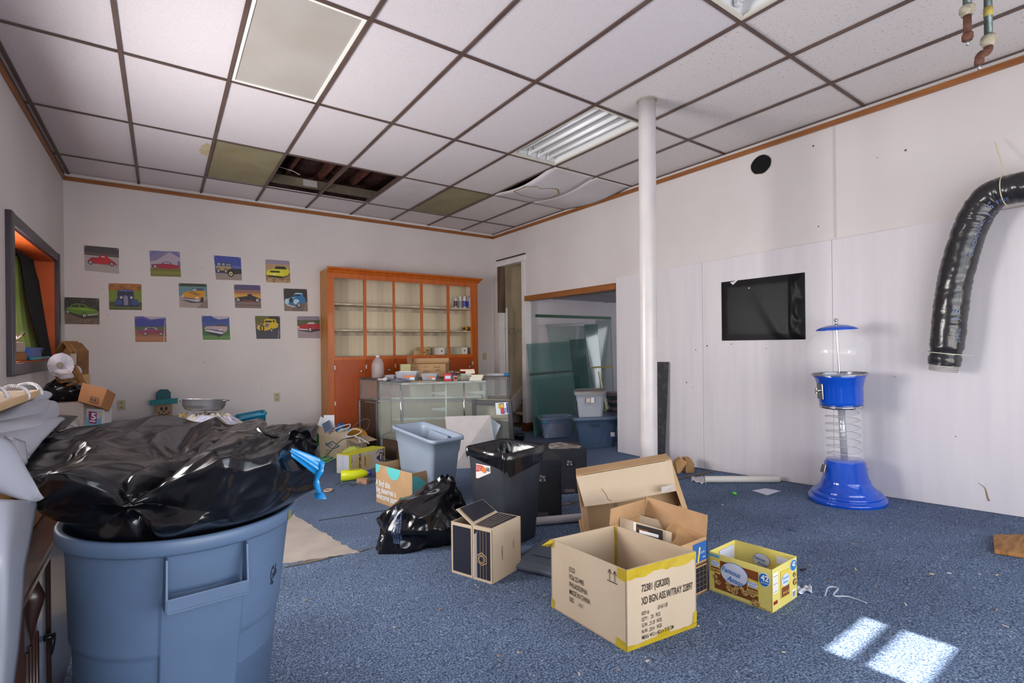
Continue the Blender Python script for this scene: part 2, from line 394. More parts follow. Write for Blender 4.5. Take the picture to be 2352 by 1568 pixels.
# ---- side room
m_sidewall = mat('side_room_paint', 'c9c2c6', .6, col2='beb6ba', nscale=1.5, bump=.1, bscale=80, bdist=.002)
mb = MB(); mb.bb(4.80, 8.6, 6.33, 6.43, 0, 2.8); struct('wall_side_back', mb, m_sidewall)
mb = MB(); mb.bb(8.5, 8.6, 3.2, 6.33, 0, 2.8); mb.bb(4.8, 8.6, 3.1, 3.2, 0, 2.8); struct('wall_side_far', mb, m_sidewall)
mb = MB(); mb.bb(4.80, 8.5, 3.2, 6.33, 2.125, 2.16); sc_ceiling = struct('ceiling_side', mb, mat('side_tile', 'c3bdc0', .9, col2='b3adb0', nscale=40))
mb = MB()
for y in (5.45, 4.6, 3.8): mb.bb(4.8, 8.5, y-.009, y+.009, 2.119, 2.127)
for x in (5.35, 6.57, 7.8): mb.bb(x-.009, x+.009, 3.2, 6.33, 2.117, 2.127)
struct('grid_bar', mb, C('8b8688'), sc_ceiling)
mb = MB(); mb.bb(4.96, 6.70, 6.312, 6.33, 1.815, 1.862)
tag(obj('green_rail', mb, mat('green_rail_paint', '10492e', .5), bevel=.002), 'long dark green painted rail screwed high on the side room wall', 'rail')
mb = MB(); strip(mb, 4.80, 8.5, [3.1, 4.33]); struct('floor_side', mb, m_carpet, world=False)
# ---- stair well behind the corner door
m_plaster = mat('aged_cream_plaster', 'c4b79f', .85, col2='b0a48d', nscale=3, lo=.3, hi=.7, bump=.3, bscale=12, bdist=.005)
mb = MB(); mb.bb(4.80, 8.2, 7.10, 7.22, 0, 3.6); struct('wall_stair', mb, m_plaster)
mb = MB(); mb.bb(4.80, 8.2, 6.43, 6.46, 0, 3.6); struct('wall_stair_side', mb, m_plaster)
mb = MB(); mb.bb(4.80, 8.2, 6.43, 7.12, 3.5, 3.6); mb.bb(8.1, 8.2, 6.43, 7.12, 0, 3.6); struct('ceiling_stair', mb, m_plaster)
mb = MB(); mb.bb(4.8, 8.1, 6.43, 7.1, -.02, 0); struct('floor_stair', mb, m_oldwood)
mb = MB()      # old border strip on the plaster and a patched batten
mb.bb(4.81, 6.2, 7.092, 7.10, 1.58, 1.66); struct('wall_border', mb, mat('faded_border', 'c2b9ac', .9, col2='7f756a', nscale=50, lo=.45, hi=.6))
st = thing('staircase', 'worn paint-chipped wooden staircase climbing behind the narrow corner door', 'stairs', (5.0, 6.78, 0))
m_tread = mat('worn_tread', 'a59c98', .8, col2='5f5550', nscale=8, lo=.35, hi=.65, bump=.3, bscale=20)
m_riser = mat('scuffed_riser', '9a928e', .8, col2='4b423d', nscale=7, lo=.4, hi=.62)
for i in range(9):
    x = 4.97+.235*i; z = .2*(i+1)
    mb = MB(); mb.bb(x, x+.27, 6.50, 7.09, z-.03, z); obj('tread', mb, m_tread, st, bevel=.006)
    if i > 0: mb = MB(); mb.bb(x+.02, x+.035, 6.50, 7.085, z-.2, z-.03); obj('riser', mb, m_riser, st)
mb = MB(); mb.slab([(4.9, 7.098, .06), (7.2, 7.098, 2.02), (7.2, 7.098, 2.3), (4.9, 7.098, .34)], .02); obj('stringer', mb, m_white, st)
# ---- ceiling
mb = MB(); mb.bb(XL, XR, YF, YB, 3.62, 3.66); ceil = struct('ceiling', mb, mat('dark_deck', '2e211c', .9))
gx = [.406+.61*j for j in range(-3, 8)]; gx = [XL]+[x for x in gx if XL+.02 < x < XR-.05]+[XR]
gy = [YF]+[7.71-1.22*i for i in range(7, 0, -1) if 7.71-1.22*i < YB]+[YB]
def tile_mat(name, c1, c2, hs=.0, worm=False, stain=None):
    M = mat(name, c1, .9, col2=c2, nscale=220 if not worm else 90, lo=.3, hi=.55, bump=.5, bscale=150 if not worm else 70, bdist=.003)
    return M
m_tile = tile_mat('white_ceiling_tile', 'bdb5b9', 'cdc6ca')
m_tile2 = mat('pinhole_ceiling_tile', 'a79f9e', .9, col2='ccc5c4', nscale=60, ndet=2, lo=.31, hi=.37, bump=.4, bscale=90, bdist=.002)
m_tile3 = mat('aged_yellow_tile', '847a5f', .85, col2='8f8668', nscale=3, bump=.2, bscale=80, bdist=.002)
m_tile4 = mat('smooth_white_tile', 'c9c4c8', .8, col2='bfb9ba', nscale=2)
j0 = next(i for i, x in enumerate(gx) if abs(x-.406) < .01)
def cell(j, i):     # column j (0 = first full), row i between tee lines i and i+1 from the back
    xi = j0+j; yi = next(k for k, y in enumerate(gy) if abs(y-(7.71-1.22*(i+1))) < .01) if i > 0 else len(gy)-2
    return xi, yi
special = {cell(1, 1): 'open', cell(2, 1): 'open', cell(0, 1): 'yellow', cell(4, 1): 'yellow', cell(4, 3): 'troffer', cell(3, 5): 'troffer2',
           cell(0, 3): 'diffuser', cell(5, 2): 'sag', cell(6, 2): 'sag2'}
random.seed(3)
proto_t = {}
for xi in range(len(gx)-1):
    for yi in range(len(gy)-1):
        x0, x1, y0, y1 = gx[xi]+.004, gx[xi+1]-.004, gy[yi]+.004, gy[yi+1]-.004
        if x1-x0 < .03: continue
        sp = special.get((xi, yi))
        if sp in ('open', 'troffer', 'troffer2', 'diffuser'): continue
        z = ZC+.004
        if sp in ('sag', 'sag2'):
            mb = MB(); amp = .075 if sp == 'sag' else .06
            def f(u, v, x0=x0, x1=x1, y0=y0, y1=y1, amp=amp):
                t = max(0, math.sin(PI*min(1, max(0, v*1.06-.03))))
                return (x0+(x1-x0)*u, y0+(y1-y0)*v, z-.004-amp*t**1.2*(.75+.25*math.sin(PI*u)))
            mb.grid(f, 9, 21)
            obj('ceiling_tile', mb, m_tile4, ceil, solid=.012); continue
        jx = (gx[xi]-.406)/.61
        mt = m_tile3 if sp == 'yellow' else (m_tile2 if jx > 3.4 or yi < 3 and jx > 2.5 else (m_tile4 if yi >= len(gy)-3 and jx > 2.4 else m_tile))
        mb = MB(); zz = z+(.006 if sp == 'yellow' else random.uniform(0, .002))
        mb.bb(x0, x1, y0, y1, zz, zz+.014); obj('ceiling_tile', mb, mt, ceil)
mb = MB()
for x in gx[1:-1]:
    mb = MB(); mb.bb(x-.012, x+.012, YF, YB-.02, ZC-.008, ZC+.003); mb.bb(x-.002, x+.002, YF, YB, ZC+.002, ZC+.04); struct('main_tee', mb, m_tee, ceil)
mb = MB(); mb.bb(XL, XL+.012, YF, YB, ZC-.006, ZC+.003); struct('wall_angle', mb, m_tee, ceil)
mb = MB(); mb.bb(XR-.026, XR-.014, YF, YB, ZC-.006, ZC+.003); struct('wall_angle', mb, m_tee, ceil)
for yi, y in enumerate(gy[1:-1]):
    for a, b in zip(gx, gx[1:]):
        if b-a > .03: mb = MB(); mb.bb(a+.012, b-.012, y-.010, y+.010, ZC-.006, ZC+.003); struct('cross_tee', mb, m_tee, ceil)
# plenum seen through the two missing tiles
m_kraft = mat('brown_insulation_paper', '3d1f19', .6, col2='1b0f0e', nscale=9, lo=.35, hi=.7, bump=1, bscale=14, bdist=.03)
mb = MB(); mb.grid(lambda u, v: (.3+2.7*u, 4.9+2.2*v, 3.53+.03*math.sin(u*40)+.02*noise.noise(Vector((u*9, v*9, 0)))), 50, 20); struct('insulation_paper', mb, m_kraft, ceil)
for x in (1.24, 1.62, 2.02):
    mb = MB(); mb.bb(x-.02, x+.02, 4.6, 6.6, 3.44, 3.6); struct('joist', mb, mat('reddish_joist', '5a2b22', .8, col2='36190f', nscale=6), ceil)
mb = MB(); mb.grid(lambda u, v: (.3+2.7*u, 6.62+.02*math.sin(u*30+v), 3.3+.3*v), 40, 6); struct('insulation_paper', mb, m_kraft, ceil)
mb = MB(); mb.bb(.3, 2.9, 6.28, 6.33, 3.3, 3.395); struct('beam_board', mb, mat('plenum_board', '6f6451', .9, col2='544b3e', nscale=4), ceil)
mb = MB(); mb.bb(1.40, 1.56, 6.27, 6.28, 3.31, 3.385); struct('paper_patch', mb, C('a09a98'), ceil)
mb = MB(); mb.tube([(1.0, 6.26, 3.46), (1.12, 6.24, 3.47), (1.25, 6.1, 3.40), (1.3, 6.0, 3.34)], .004, 6); struct('loose_wire', mb, C('cfc8bb'), ceil)
# bent tee at the end of the hole
mb = MB(); mb.beam((2.236, 6.47, ZC-.01), (2.236, 6.1, ZC+.035), .03, .006); struct('bent_tee', mb, mat('bare_tee', '8d8f8f', .35, .6), ceil)
# water stains: irregular rings and blotches laid on the tiles
def blotch(pts_rad, cx, cy, n=40, seed=0, zfn=None):
    P = []
    for k in range(n):
        a = 2*PI*k/n; r = 1+.35*noise.noise(Vector((math.cos(a)*1.5+seed, math.sin(a)*1.5, seed)))+.12*noise.noise(Vector((math.cos(a)*6, math.sin(a)*6+seed, 0)))
        P.append((cx+pts_rad[0]*r*math.cos(a), cy+pts_rad[1]*r*math.sin(a)))
    return P
def ring(mb, P, w, zf):
    k = len(P); c = (sum(p[0] for p in P)/k, sum(p[1] for p in P)/k)
    Q = [(c[0]+(p[0]-c[0])*(1-w), c[1]+(p[1]-c[1])*(1-w)) for p in P]
    vs = [(p[0], p[1], zf(p)) for p in P]+[(p[0], p[1], zf(p)) for p in Q]
    mb.add(vs, [(i, k+i, k+(i+1) % k, (i+1) % k) for i in range(k)])
m_stain = mat('stain_brown', '9a8050', .9); m_stain2 = mat('stain_pale', 'b3a37f', .9, col2='bfb296', nscale=9)
flatz = lambda p: ZC+.0035
mb = MB(); ring(mb, blotch((.12, .25), .62, 5.75, seed=2), .08, lambda p: ZC+.0085); ring(mb, blotch((.09, .12), .78, 5.95, seed=5), .1, lambda p: ZC+.0085); struct('water_stain', mb, m_stain, ceil)
mb = MB(); mb.add([(p[0], p[1], flatz(p)) for p in blotch((.11, .16), 3.6, 4.18, seed=8)], [list(range(40))[::-1]]); struct('water_stain', mb, m_stain2, ceil)
mb = MB(); mb.add([(p[0], p[1], flatz(p)) for p in blotch((.05, .16), .36, 5.6, seed=4)], [list(range(40))[::-1]]); struct('water_stain', mb, m_stain2, ceil)
x0, x1, y0, y1 = gx[j0+5], gx[j0+6], 4.05, 5.27
def sagz(p):
    v = (p[1]-y0)/(y1-y0); u = (p[0]-x0)/(x1-x0); t = max(0, math.sin(PI*min(1, max(0, v*1.06-.03))))
    return ZC-.0085-.075*t**1.2*(.75+.25*math.sin(PI*min(1, max(0, u))))
mb = MB(); P = [(x0+(x1-x0)*min(.97, max(.03, (p[0]-x0)/(x1-x0))), p[1]) for p in blotch((.3, .24), (x0+x1)/2, 4.72, seed=11)]
ring(mb, P, .07, sagz); struct('water_stain', mb, m_stain, ceil)
# ---- window_1 in the left wall: deep orange reveal, dark frame
m_frame = mat('charcoal_purple_gloss', '2d272e', .35, col2='363037', nscale=4)
m_orange = mat('orange_reveal_paint', 'c2561a', .5, col2='b04a14', nscale=3)
mb = MB(); W1 = [(XL, wy0-.075, wz0-.085), (XL, wy1+.075, wz0-.085), (XL, wy1+.075, wz1+.075), (XL, wy0-.075, wz1+.075)]
mb.bb(XL-.005, XL+.035, wy0-.085, wy0, wz0-.085, wz1+.08); mb.bb(XL-.005, XL+.035, wy1, wy1+.085, wz0-.085, wz1+.08)
mb.bb(XL-.005, XL+.03, wy0, wy1, wz1, wz1+.08); mb.bb(XL-.005, XL+.03, wy0, wy1, wz0-.085, wz0)
win = struct('window_1', mb, m_frame, bevel=.006)
t = .012
mb = MB(); mb.bb(XL-.34, XL, wy1-t, wy1, wz0, wz1); mb.bb(XL-.34, XL, wy0, wy1, wz1-t, wz1); mb.bb(XL-.34, XL, wy0, wy0+t, wz0, wz1); mb.bb(XL-.34, XL, wy0, wy1, wz0, wz0+.01)
struct('window_reveal', mb, m_orange, win)
mb = MB(); mb.bb(XL-.225, XL-.22, wy0, wy1, wz0, wz1); struct('window_pane', mb, mat('window_glass', 'ffffff', .02, trans=1, ior=1.1), win)
mb = MB(); mb.bb(XL-.235, XL-.205, 5.62, 5.66, wz0, wz1); struct('window_muntin', mb, m_white, win)
mb = MB(); mb.bb(XL-.235, XL-.205, wy0, wy1, 1.72, 1.75); struct('window_muntin', mb, m_white, win)
mb = MB()      # second window, nearer the viewer, beyond the left edge of the picture
for a in (2.9, 4.15): mb.bb(XL-.30, XL-.25, a, a+.05, .9, 2.2)
mb.bb(XL-.30, XL-.25, 2.95, 4.15, .9, .95); mb.bb(XL-.30, XL-.25, 2.95, 4.15, 2.15, 2.2); mb.bb(XL-.29, XL-.26, 3.53, 3.57, .95, 2.15)
struct('window_2', mb, m_white)
# greenery outside
mb = MB(); mb.bb(-6.1, -6, 1, 16, -.5, 3.2)
tag(obj('hedge', mb, mat('hedge_leaves', '4d6b2a', .8, col2='9db45a', nscale=7, bump=1, bscale=9, bdist=.1)), 'sunlit green hedge outside the left window', 'hedge')
# ================================================================== CEILING FITTINGS, PIPES, COLUMN
m_metalw = mat('white_enamel', 'd9d9da', .35); m_tube = mat('fluorescent_tube', 'eeeef0', .2, coat=.3)
def troffer(label, x0, x1, y0, y1):
    t = thing('fluorescent_light', label, 'ceiling light', ((x0+x1)/2, (y0+y1)/2, ZC), group='open fluorescent troffers in the ceiling grid')
    mb = MB(); d = .11
    mb.add([(x0, y0, ZC), (x1, y0, ZC), (x1, y1, ZC), (x0, y1, ZC), (x0+.03, y0+.03, ZC+d), (x1-.03, y0+.03, ZC+d), (x1-.03, y1-.03, ZC+d), (x0+.03, y1-.03, ZC+d)],
           [(0, 4, 5, 1), (1, 5, 6, 2), (2, 6, 7, 3), (3, 7, 4, 0), (4, 7, 6, 5)])
    for k in range(5):      # folded reflector ridges
        xx = x0+.06+(x1-x0-.12)*k/4
        mb.slab([(xx-.035, y0+.04, ZC+d), (xx+.035, y0+.04, ZC+d), (xx, y0+.04, ZC+d-.03)], (y1-y0-.08))
    obj('reflector', mb, m_metalw, t)
    mb = MB()
    for a, b, c_, e in ((x0, x0+.022, y0, y1), (x1-.022, x1, y0, y1), (x0+.022, x1-.022, y0, y0+.022), (x0+.022, x1-.022, y1-.022, y1)): mb.bb(a, b, c_, e, ZC-.003, ZC+.01)
    obj('frame', mb, mat('ivory_frame', 'cfc9bd', .5), t)
    for k in range(4):
        xx = x0+.11+(x1-x0-.22)*k/3
        mb = MB(); mb.tube([(xx, y0+.06, ZC+.045), (xx, y1-.06, ZC+.045)], .0185, 14); obj('light_tube', mb, m_tube, t)
        for ya in (y0+.03, y1-.058): mb = MB(); mb.bb(xx-.022, xx+.022, ya, ya+.028, ZC+.02, ZC+.10); obj('tube_holder', mb, m_metalw, t, bevel=.003)
troffer('open fluorescent troffer beside the white column, four bare tubes', gx[j0+4]+.013, gx[j0+5]-.013, 2.83+.012, 4.05-.012)
troffer('open fluorescent troffer cut off by the top edge of the picture', gx[j0+3]+.013, gx[j0+4]-.013, .39+.012, 1.61-.012)
x0, x1, y0, y1 = gx[j0]+.014, gx[j0+1]-.014, 2.83+.014, 4.05-.014
t = thing('panel_light', 'yellowed ceiling light with a flat frosted plastic diffuser in a white frame', 'ceiling light', ((x0+x1)/2, (y0+y1)/2, ZC))
mb = MB(); mb.bb(x0+.02, x1-.02, y0+.02, y1-.02, ZC+.006, ZC+.010); obj('diffuser', mb, mat('yellowed_diffuser', 'aca6a2', .35, col2='a29b94', nscale=2), t)
mb = MB()
for a, b, c_, e in ((x0, x0+.022, y0, y1), (x1-.022, x1, y0, y1), (x0+.022, x1-.022, y0, y0+.022), (x0+.022, x1-.022, y1-.022, y1)): mb.bb(a, b, c_, e, ZC-.002, ZC+.012)
obj('frame', mb, mat('white_frame', 'e4e2dd', .4), t, bevel=.002)
mb = MB(); mb.bb(x0, x1, y0, y1, ZC+.06, ZC+.07); obj('housing', mb, m_metalw, t)
# column
cx_, cy_ = 3.15, 2.56
t = thing('steel_column', 'white painted round steel column standing between carpet and ceiling', 'column', (cx_, cy_, fl(cy_)))
mb = MB(); R_ = .067
mb.tube([(cx_-.028+.028*k/12, cy_, fl(cy_)-.01+(3.29-fl(cy_))*k/12) for k in range(13)], R_, 32)
obj('shaft', mb, mat('column_gloss_paint', 'c9c3c3', .3, col2='c0babb', nscale=5, bump=.4, bscale=22, bdist=.003), t)
mb = MB(); mb.lathe([(R_+.004, 3.278), (R_+.012, 3.2795), (R_+.012, 3.281)], (cx_, cy_, 0)); obj('ceiling_collar', mb, mat('collar_stain', '9a8f79', .8), t)
# two cut-off pipes
m_rust = mat('rusty_iron', '6d4535', .75, col2='4b2f26', nscale=40, bump=.5, bscale=60, bdist=.003)
m_galv = mat('galvanised_pipe', '75807f', .4, .6, col2='5f6866', nscale=30); m_clamp = mat('ivory_collar', 'b3a893', .6, col2='8d8574', nscale=40)
def dpt(px, py, d): return AtD(px, py, d)
d1 = 1.72
def pipe(label, top, segs):
    t = thing('cut_off_pipe', label, 'pipe', top)
    for name, path, r, m_ in segs:
        mb = MB(); mb.tube(path, r, 16); obj(name, mb, m_, t, bevel=.0)
    return t
S = d1/FPX
def Pp(px, py, dd=0): return AtD(px, py, d1+dd)
topA = AtZ(2226, -30, 3.28)
da = topA.dot(_F)
d1 = 2.3
A = lambda px, py: AtD(px, py, 2.3)
zA = A(2222, 10)
def vert(px, y0, y1, n=2, d=2.3): p, q = A(px, y0), A(px, y1); return [p, q]
top = A(2224, -400); top.z = 3.281
t = thing('cut_off_pipe', 'short rusty capped pipe with a pale clamp, left of two hanging from the ceiling', 'pipe', A(2222, 95))
xy = A(2222, 60)
def seg(name, xy, z0, z1, r, m_, par, n=16, prof=None):
    mb = MB()
    if prof: mb.lathe([(r*a, z0+(z1-z0)*b) for a, b in prof], (xy.x, xy.y, 0), n)
    else: mb.lathe([(0, z0), (r, z0), (r, z1), (0, z1)], (xy.x, xy.y, 0), n)
    for i in range(len(mb.sm)): mb.sm[i] = True
    return obj(name, mb, m_, par)
Z = lambda px, py: A(px, py).z
hexp = [(0, 0), (.9, .02), (1, .2), (1, .8), (.9, .98), (0, 1)]
seg('upper_pipe', xy, Z(2222, 12), 3.281, .016, m_galv, t); seg('clamp', xy, Z(2222, 36), Z(2222, 14), .030, m_clamp, t, prof=[(0, 0), (.75, 0), (.8, .3), (1, .4), (1, .8), (.8, 1), (0, 1)])
seg('lower_pipe', xy, Z(2222, 82), Z(2222, 34), .0155, m_rust, t); seg('cap', xy, Z(2222, 93), Z(2222, 76), .0215, m_rust, t, prof=hexp, n=8); seg('nipple', xy, Z(2222, 104), Z(2222, 92), .006, mat('zinc', 'a4a9a6', .35, .8), t)
t = thing('cut_off_pipe', 'galvanised pipe ending in rusty elbows, right of two hanging from the ceiling', 'pipe', A(2250, 150))
xy = A(2270, 60); x2 = A(2249, 130)
seg('upper_pipe', xy, Z(2270, 86), 3.281, .0155, m_galv, t); seg('tape_wrap', xy, Z(2270, 38), Z(2270, 18), .0175, C('b1a04d'), t)
seg('clamp', xy, Z(2270, 106), Z(2270, 82), .030, m_clamp, t, prof=[(0, 0), (.7, 0), (.8, .3), (1, .4), (1, .8), (.8, 1), (0, 1)])
z1 = Z(2270, 104); z2 = Z(2258, 120); zz = (z1+z2)/2-.012
mb = MB(); pth = [Vector((xy.x, xy.y, z1)), Vector((xy.x, xy.y, zz+.01)), Vector((xy.x*.85+x2.x*.15, xy.y*.85+x2.y*.15, zz-.006)), Vector((x2.x*.7+xy.x*.3, x2.y*.7+xy.y*.3, zz-.010)), Vector((x2.x, x2.y, zz-.022)), Vector((x2.x, x2.y, Z(2249, 142)))]
mb.tube(pth, .0185, 16); obj('elbow', mb, m_rust, t, subsurf=1)
seg('cap', x2, Z(2249, 149), Z(2249, 134), .0185, m_rust, t, prof=hexp, n=8); seg('nipple', x2, Z(2249, 160), Z(2249, 148), .006, mat('zinc', 'a4a9a6', .35, .8), t)
# outlets and switch plates on the back wall
def plate(label, px, py, kind='outlet'):
    p = AtY(px, py, YB-.001); t = thing('outlet_plate' if kind == 'outlet' else 'switch_plate', label, 'outlet' if kind == 'outlet' else 'light switch', p)
    mb = MB(); mb.box((p.x, YB-.004, p.z), (.072, .007, .115)); obj('cover', mb, mat('ivory_plate', 'b1a585', .45), t, bevel=.0025)
    if kind == 'outlet':
        for s_ in (-1, 1):
            mb = MB(); mb.disc((p.x, YB-.0078, p.z+s_*.026), .016, (0, -1, 0), 16, t=.002); obj('socket', mb, C('9a8e70'), t)
            mb = MB()
            for q in (-.006, .006): mb.box((p.x+q, YB-.0106, p.z+s_*.026+.003), (.002, .002, .008))
            obj('slot', mb, C('2c2722'), t)
    else:
        mb = MB(); mb.box((p.x, YB-.011, p.z), (.012, .012, .026), (.3, 0, 0)); obj('toggle', mb, C('c9bea2'), t, bevel=.002)
plate('ivory double outlet on the back wall beside the wooden scarecrow sign', 279, 930)
plate('ivory double outlet on the back wall left of the orange cabinet', 636, 912)
plate('ivory switch plate on the back wall right of the orange cabinet', 1113, 818, 'switch')

# ================================================================== RIGHT WALL
# round hole
t = thing('wall_hole', 'ragged round flue hole cut through the upper right wall', 'hole', (XR, 2.47, 2.98))
mb = MB(); P = []
for k in range(28):
    a = 2*PI*k/28; r = 1+.05*noise.noise(Vector((math.cos(a)*2, math.sin(a)*2, 0))); P.append(Vector((XR-.002, 2.47+.098*r*math.cos(a), 3.067+.088*r*math.sin(a))))
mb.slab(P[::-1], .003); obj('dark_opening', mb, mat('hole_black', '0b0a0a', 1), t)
mb = MB(); Q = [Vector((p.x-.001, 2.47+(p.y-2.47)*1.06, 3.067+(p.z-3.067)*1.06)) for p in P]
k = 28; mb.add([p-Vector((.0025, 0, 0)) for p in P]+Q, [(i, (i+1) % k, k+(i+1) % k, k+i) for i in range(k)]); obj('cut_edge', mb, C('a79c92'), t)
# black plastic sheet stapled over a cut-out
Y0, Y1 = 2.883, 2.077; z0, z1 = 1.385, 1.983
t = thing('plastic_sheet', 'black glossy plastic sheet stapled over a square cut-out in the right wall', 'plastic sheet', (4.66, 2.48, 1.385))
m_blackfilm = mat('black_film', '0e0d10', .38, bump=.12, bscale=9, bdist=.02, spec=.22)
def ff(u, v):
    y = Y0+(Y1-Y0)*u; z = z0+(z1-z0)*v; d = .010
    x = (u-.84)
    if u > .84: d += .006+.010*abs(math.sin(v*9+u*4))*(u-.84)/.16*2+.008*noise.noise(Vector((u*16, v*7, 1)))
    s_ = (u-.35)-(1-v)*.42           # a soft fold running diagonally down to the right
    d += .009*math.exp(-(s_/.07)**2)*(1-v)
    d += .010*max(0, math.sin((u*1.2+v)*9))*max(0, u-.6)*max(0, v-.3)
    d = .003+(d-.003)*min(1, min(v, 1-v, u*1.3, (1-u)*1.3)*9)
    return (4.682-d, y, z)
mb = MB(); mb.grid(ff, 60, 40); obj('film', mb, m_blackfilm, t)
mb = MB(); mb.slab([(4.674, Y0-.10, z1-.012), (4.674, Y0-.15, z1-.005), (4.674, Y0-.155, z1+.004), (4.674, Y0-.19, z1+.006), (4.674, Y0-.13, z1-.04)][::-1], .002); obj('torn_notch', mb, m_wallpanel, t)
mb = MB(); mb.disc((4.667, Y0-.30, z1-.09), .006, (-1, 0, 0), 10, t=.002); obj('pinhole', mb, C('e8e4e0'), t)
# (seam)
# dark board leaning on the wall behind the column
p0 = G(1508, 1064); p1 = G(1524, 1060)
mb = MB(); b0 = AtX(1507, 1068, 4.60); b1 = AtX(1527, 1066, 4.60); t0 = AtX(1510, 831, 4.655); t1 = AtX(1536, 831, 4.655)
b0.z = b1.z = .01
mb.slab([b0, b1, t1, t0], .018)
tag(obj('leaning_board', mb, mat('black_board', '2a2a2e', .6, col2='4e4e52', nscale=14, lo=.5, hi=.8, bump=.3), bevel=.002), 'tall dark grey board leaning on the right wall behind the column', 'board')
# ---- flexible duct
t = thing('flexible_duct', 'black plastic insulated flexible duct hanging down the right wall', 'duct', AtX(2165, 850, 4.5))
cl = [(2168, 838), (2176, 780), (2182, 720), (2190, 660), (2204, 600), (2226, 530), (2248, 485), (2278, 450), (2320, 435), (2380, 425), (2440, 420)]
XD = 4.53
pts = [AtX(x, y, XD if i < 6 else XD-.01*(i-5)) for i, (x, y) in enumerate(cl)]
def resample(P, n):
    P = [Vector(p) for p in P]; out = []
    def cr(a, b, c, d, t): return .5*((2*b)+(c-a)*t+(2*a-5*b+4*c-d)*t*t+(3*b-a-3*c+d)*t**3)
    segs = len(P)-1
    for k in range(n):
        s_ = k/(n-1)*segs; i = min(int(s_), segs-1); f = s_-i
        a = P[max(i-1, 0)]; b = P[i]; c = P[i+1]; d = P[min(i+2, segs)]
        out.append(cr(a, b, c, d, f))
    return out
path = resample(pts, 150)
m_duct = bagmat('duct_film', '262427', .25, 13, .55)
mb = MB(); n = 36; rings = []; u_prev = None; vs = []
for i, p in enumerate(path):
    tt = (path[min(i+1, 149)]-path[max(i-1, 0)]).normalized(); u = Vector((1, 0, 0)); u = (u-tt*u.dot(tt)).normalized(); v = tt.cross(u)
    for j in range(n):
        a = 2*PI*j/n
        r = .098+.004*noise.noise(Vector((i*.22, math.cos(a)*1.4, math.sin(a)*1.4)))-.008*abs(noise.noise(Vector((i*.55, math.cos(a)*1.2, math.sin(a)*1.2+5))))
        if i < 14: r *= .93+.07*i/14
        if 7 <= i <= 9: r *= .93
        vs.append(p+u*math.cos(a)*r+v*math.sin(a)*r)
mb.add(vs, [(i*n+j, i*n+(j+1) % n, (i+1)*n+(j+1) % n, (i+1)*n+j) for i in range(149) for j in range(n)], 0, True)
obj('sleeve', mb, m_duct, t)
e = path[0]; tt = (path[0]-path[6]).normalized()
mb = MB(); mb.tube([e-tt*.03, e, e+tt*.03, e+tt*.045], [.078, .082, .08, .074], 24, cap=False); obj('inner_liner', mb, mat('clear_liner', 'b9b4b0', .15, alpha=.55), t)
for k in range(3):
    mb = MB(); c_ = e+tt*(.012+.014*k); u = Vector((1, 0, 0)); v = tt.cross(u).normalized()
    mb.tube([c_+u*math.cos(a)*.081+v*math.sin(a)*.081 for a in [2*PI*j/24 for j in range(24)]], .0015, 5, closed=True); obj('wire_coil', mb, C('8a8480'), t)
i = 8; c_ = path[i]; tt2 = (path[i+1]-path[i-1]).normalized(); u = Vector((1, 0, 0)); u = (u-tt2*u.dot(tt2)).normalized(); v = tt2.cross(u)
mb = MB(); mb.tube([c_+u*math.cos(a)*.099+v*math.sin(a)*.099 for a in [2*PI*j/32 for j in range(32)]], .003, 6, closed=True)
mb.beam(c_+v*.095-u*.03, c_+v*.135-u*.03, .005, .002); mb.beam(c_-v*.095-u*.02, c_-v*.15-u*.02, .004, .002)
obj('cable_tie', mb, C('d9d2c0'), t)
i = 116; c_ = path[i]; tt2 = (path[i+1]-path[i-1]).normalized(); u = Vector((1, 0, 0)); u = (u-tt2*u.dot(tt2)).normalized(); v = tt2.cross(u)
mb = MB(); mb.tube([c_+u*math.cos(a)*.097+v*math.sin(a)*.097 for a in [2*PI*j/32 for j in range(32)]], .003, 6, closed=True)
a_ = AtX(2310, 408, 4.46); b_ = AtX(2285, 325, 4.62); mb.beam(a_, b_, .007, .003, up=(1, 0, 0)); obj('cable_tie', mb, C('cfc6a8'), t)
# lettering printed along the duct
def duct_text(body, i0, size, ang=0):
    mb = MB(); cu = bpy.data.curves.new('txt', 'FONT'); cu.body = body; to = bpy.data.objects.new('txt', cu); me = bpy.data.meshes.new_from_object(to)
    L = [0]
    for q in range(1, 150): L.append(L[-1]+(path[q]-path[q-1]).length)
    vs = []
    for vv in me.vertices:
        s_ = L[i0]+vv.co.x*size/.72; h = vv.co.y*size/.72
        q = min(148, max(1, next((k for k in range(149) if L[k+1] > s_), 148))); f = (s_-L[q])/max(1e-6, L[q+1]-L[q])
        p = path[q].lerp(path[q+1], f); t_ = (path[q+1]-path[q-1]).normalized(); u_ = Vector((-1, 0, 0)); u_ = (u_-t_*u_.dot(t_)).normalized(); v_ = u_.cross(t_)
        a = ang+h/.1-.22
        vs.append(p+(u_*math.cos(a)+v_*math.sin(a))*.1015)
    mb.add(vs, [list(p.vertices) for p in me.polygons]); bpy.data.objects.remove(to); bpy.data.meshes.remove(me); bpy.data.curves.remove(cu)
    return mb
mp = mat('duct_print', '5d6f93', .5)
for bd, i0, sz, an in (('DUNDAS·JAFINE', 62, .026, -.62), ('J  6"', 88, .042, -.60), ('J  6"', 26, .042, -.5), ('JAFINE', 14, .024, -.7), ('JAFINE', 104, .026, -.7), ('SL·3 UL', 82, .022, -1.0)):
    mb = duct_text(bd, i0, sz, -an if False else an); obj('lettering', mb, mp, t)
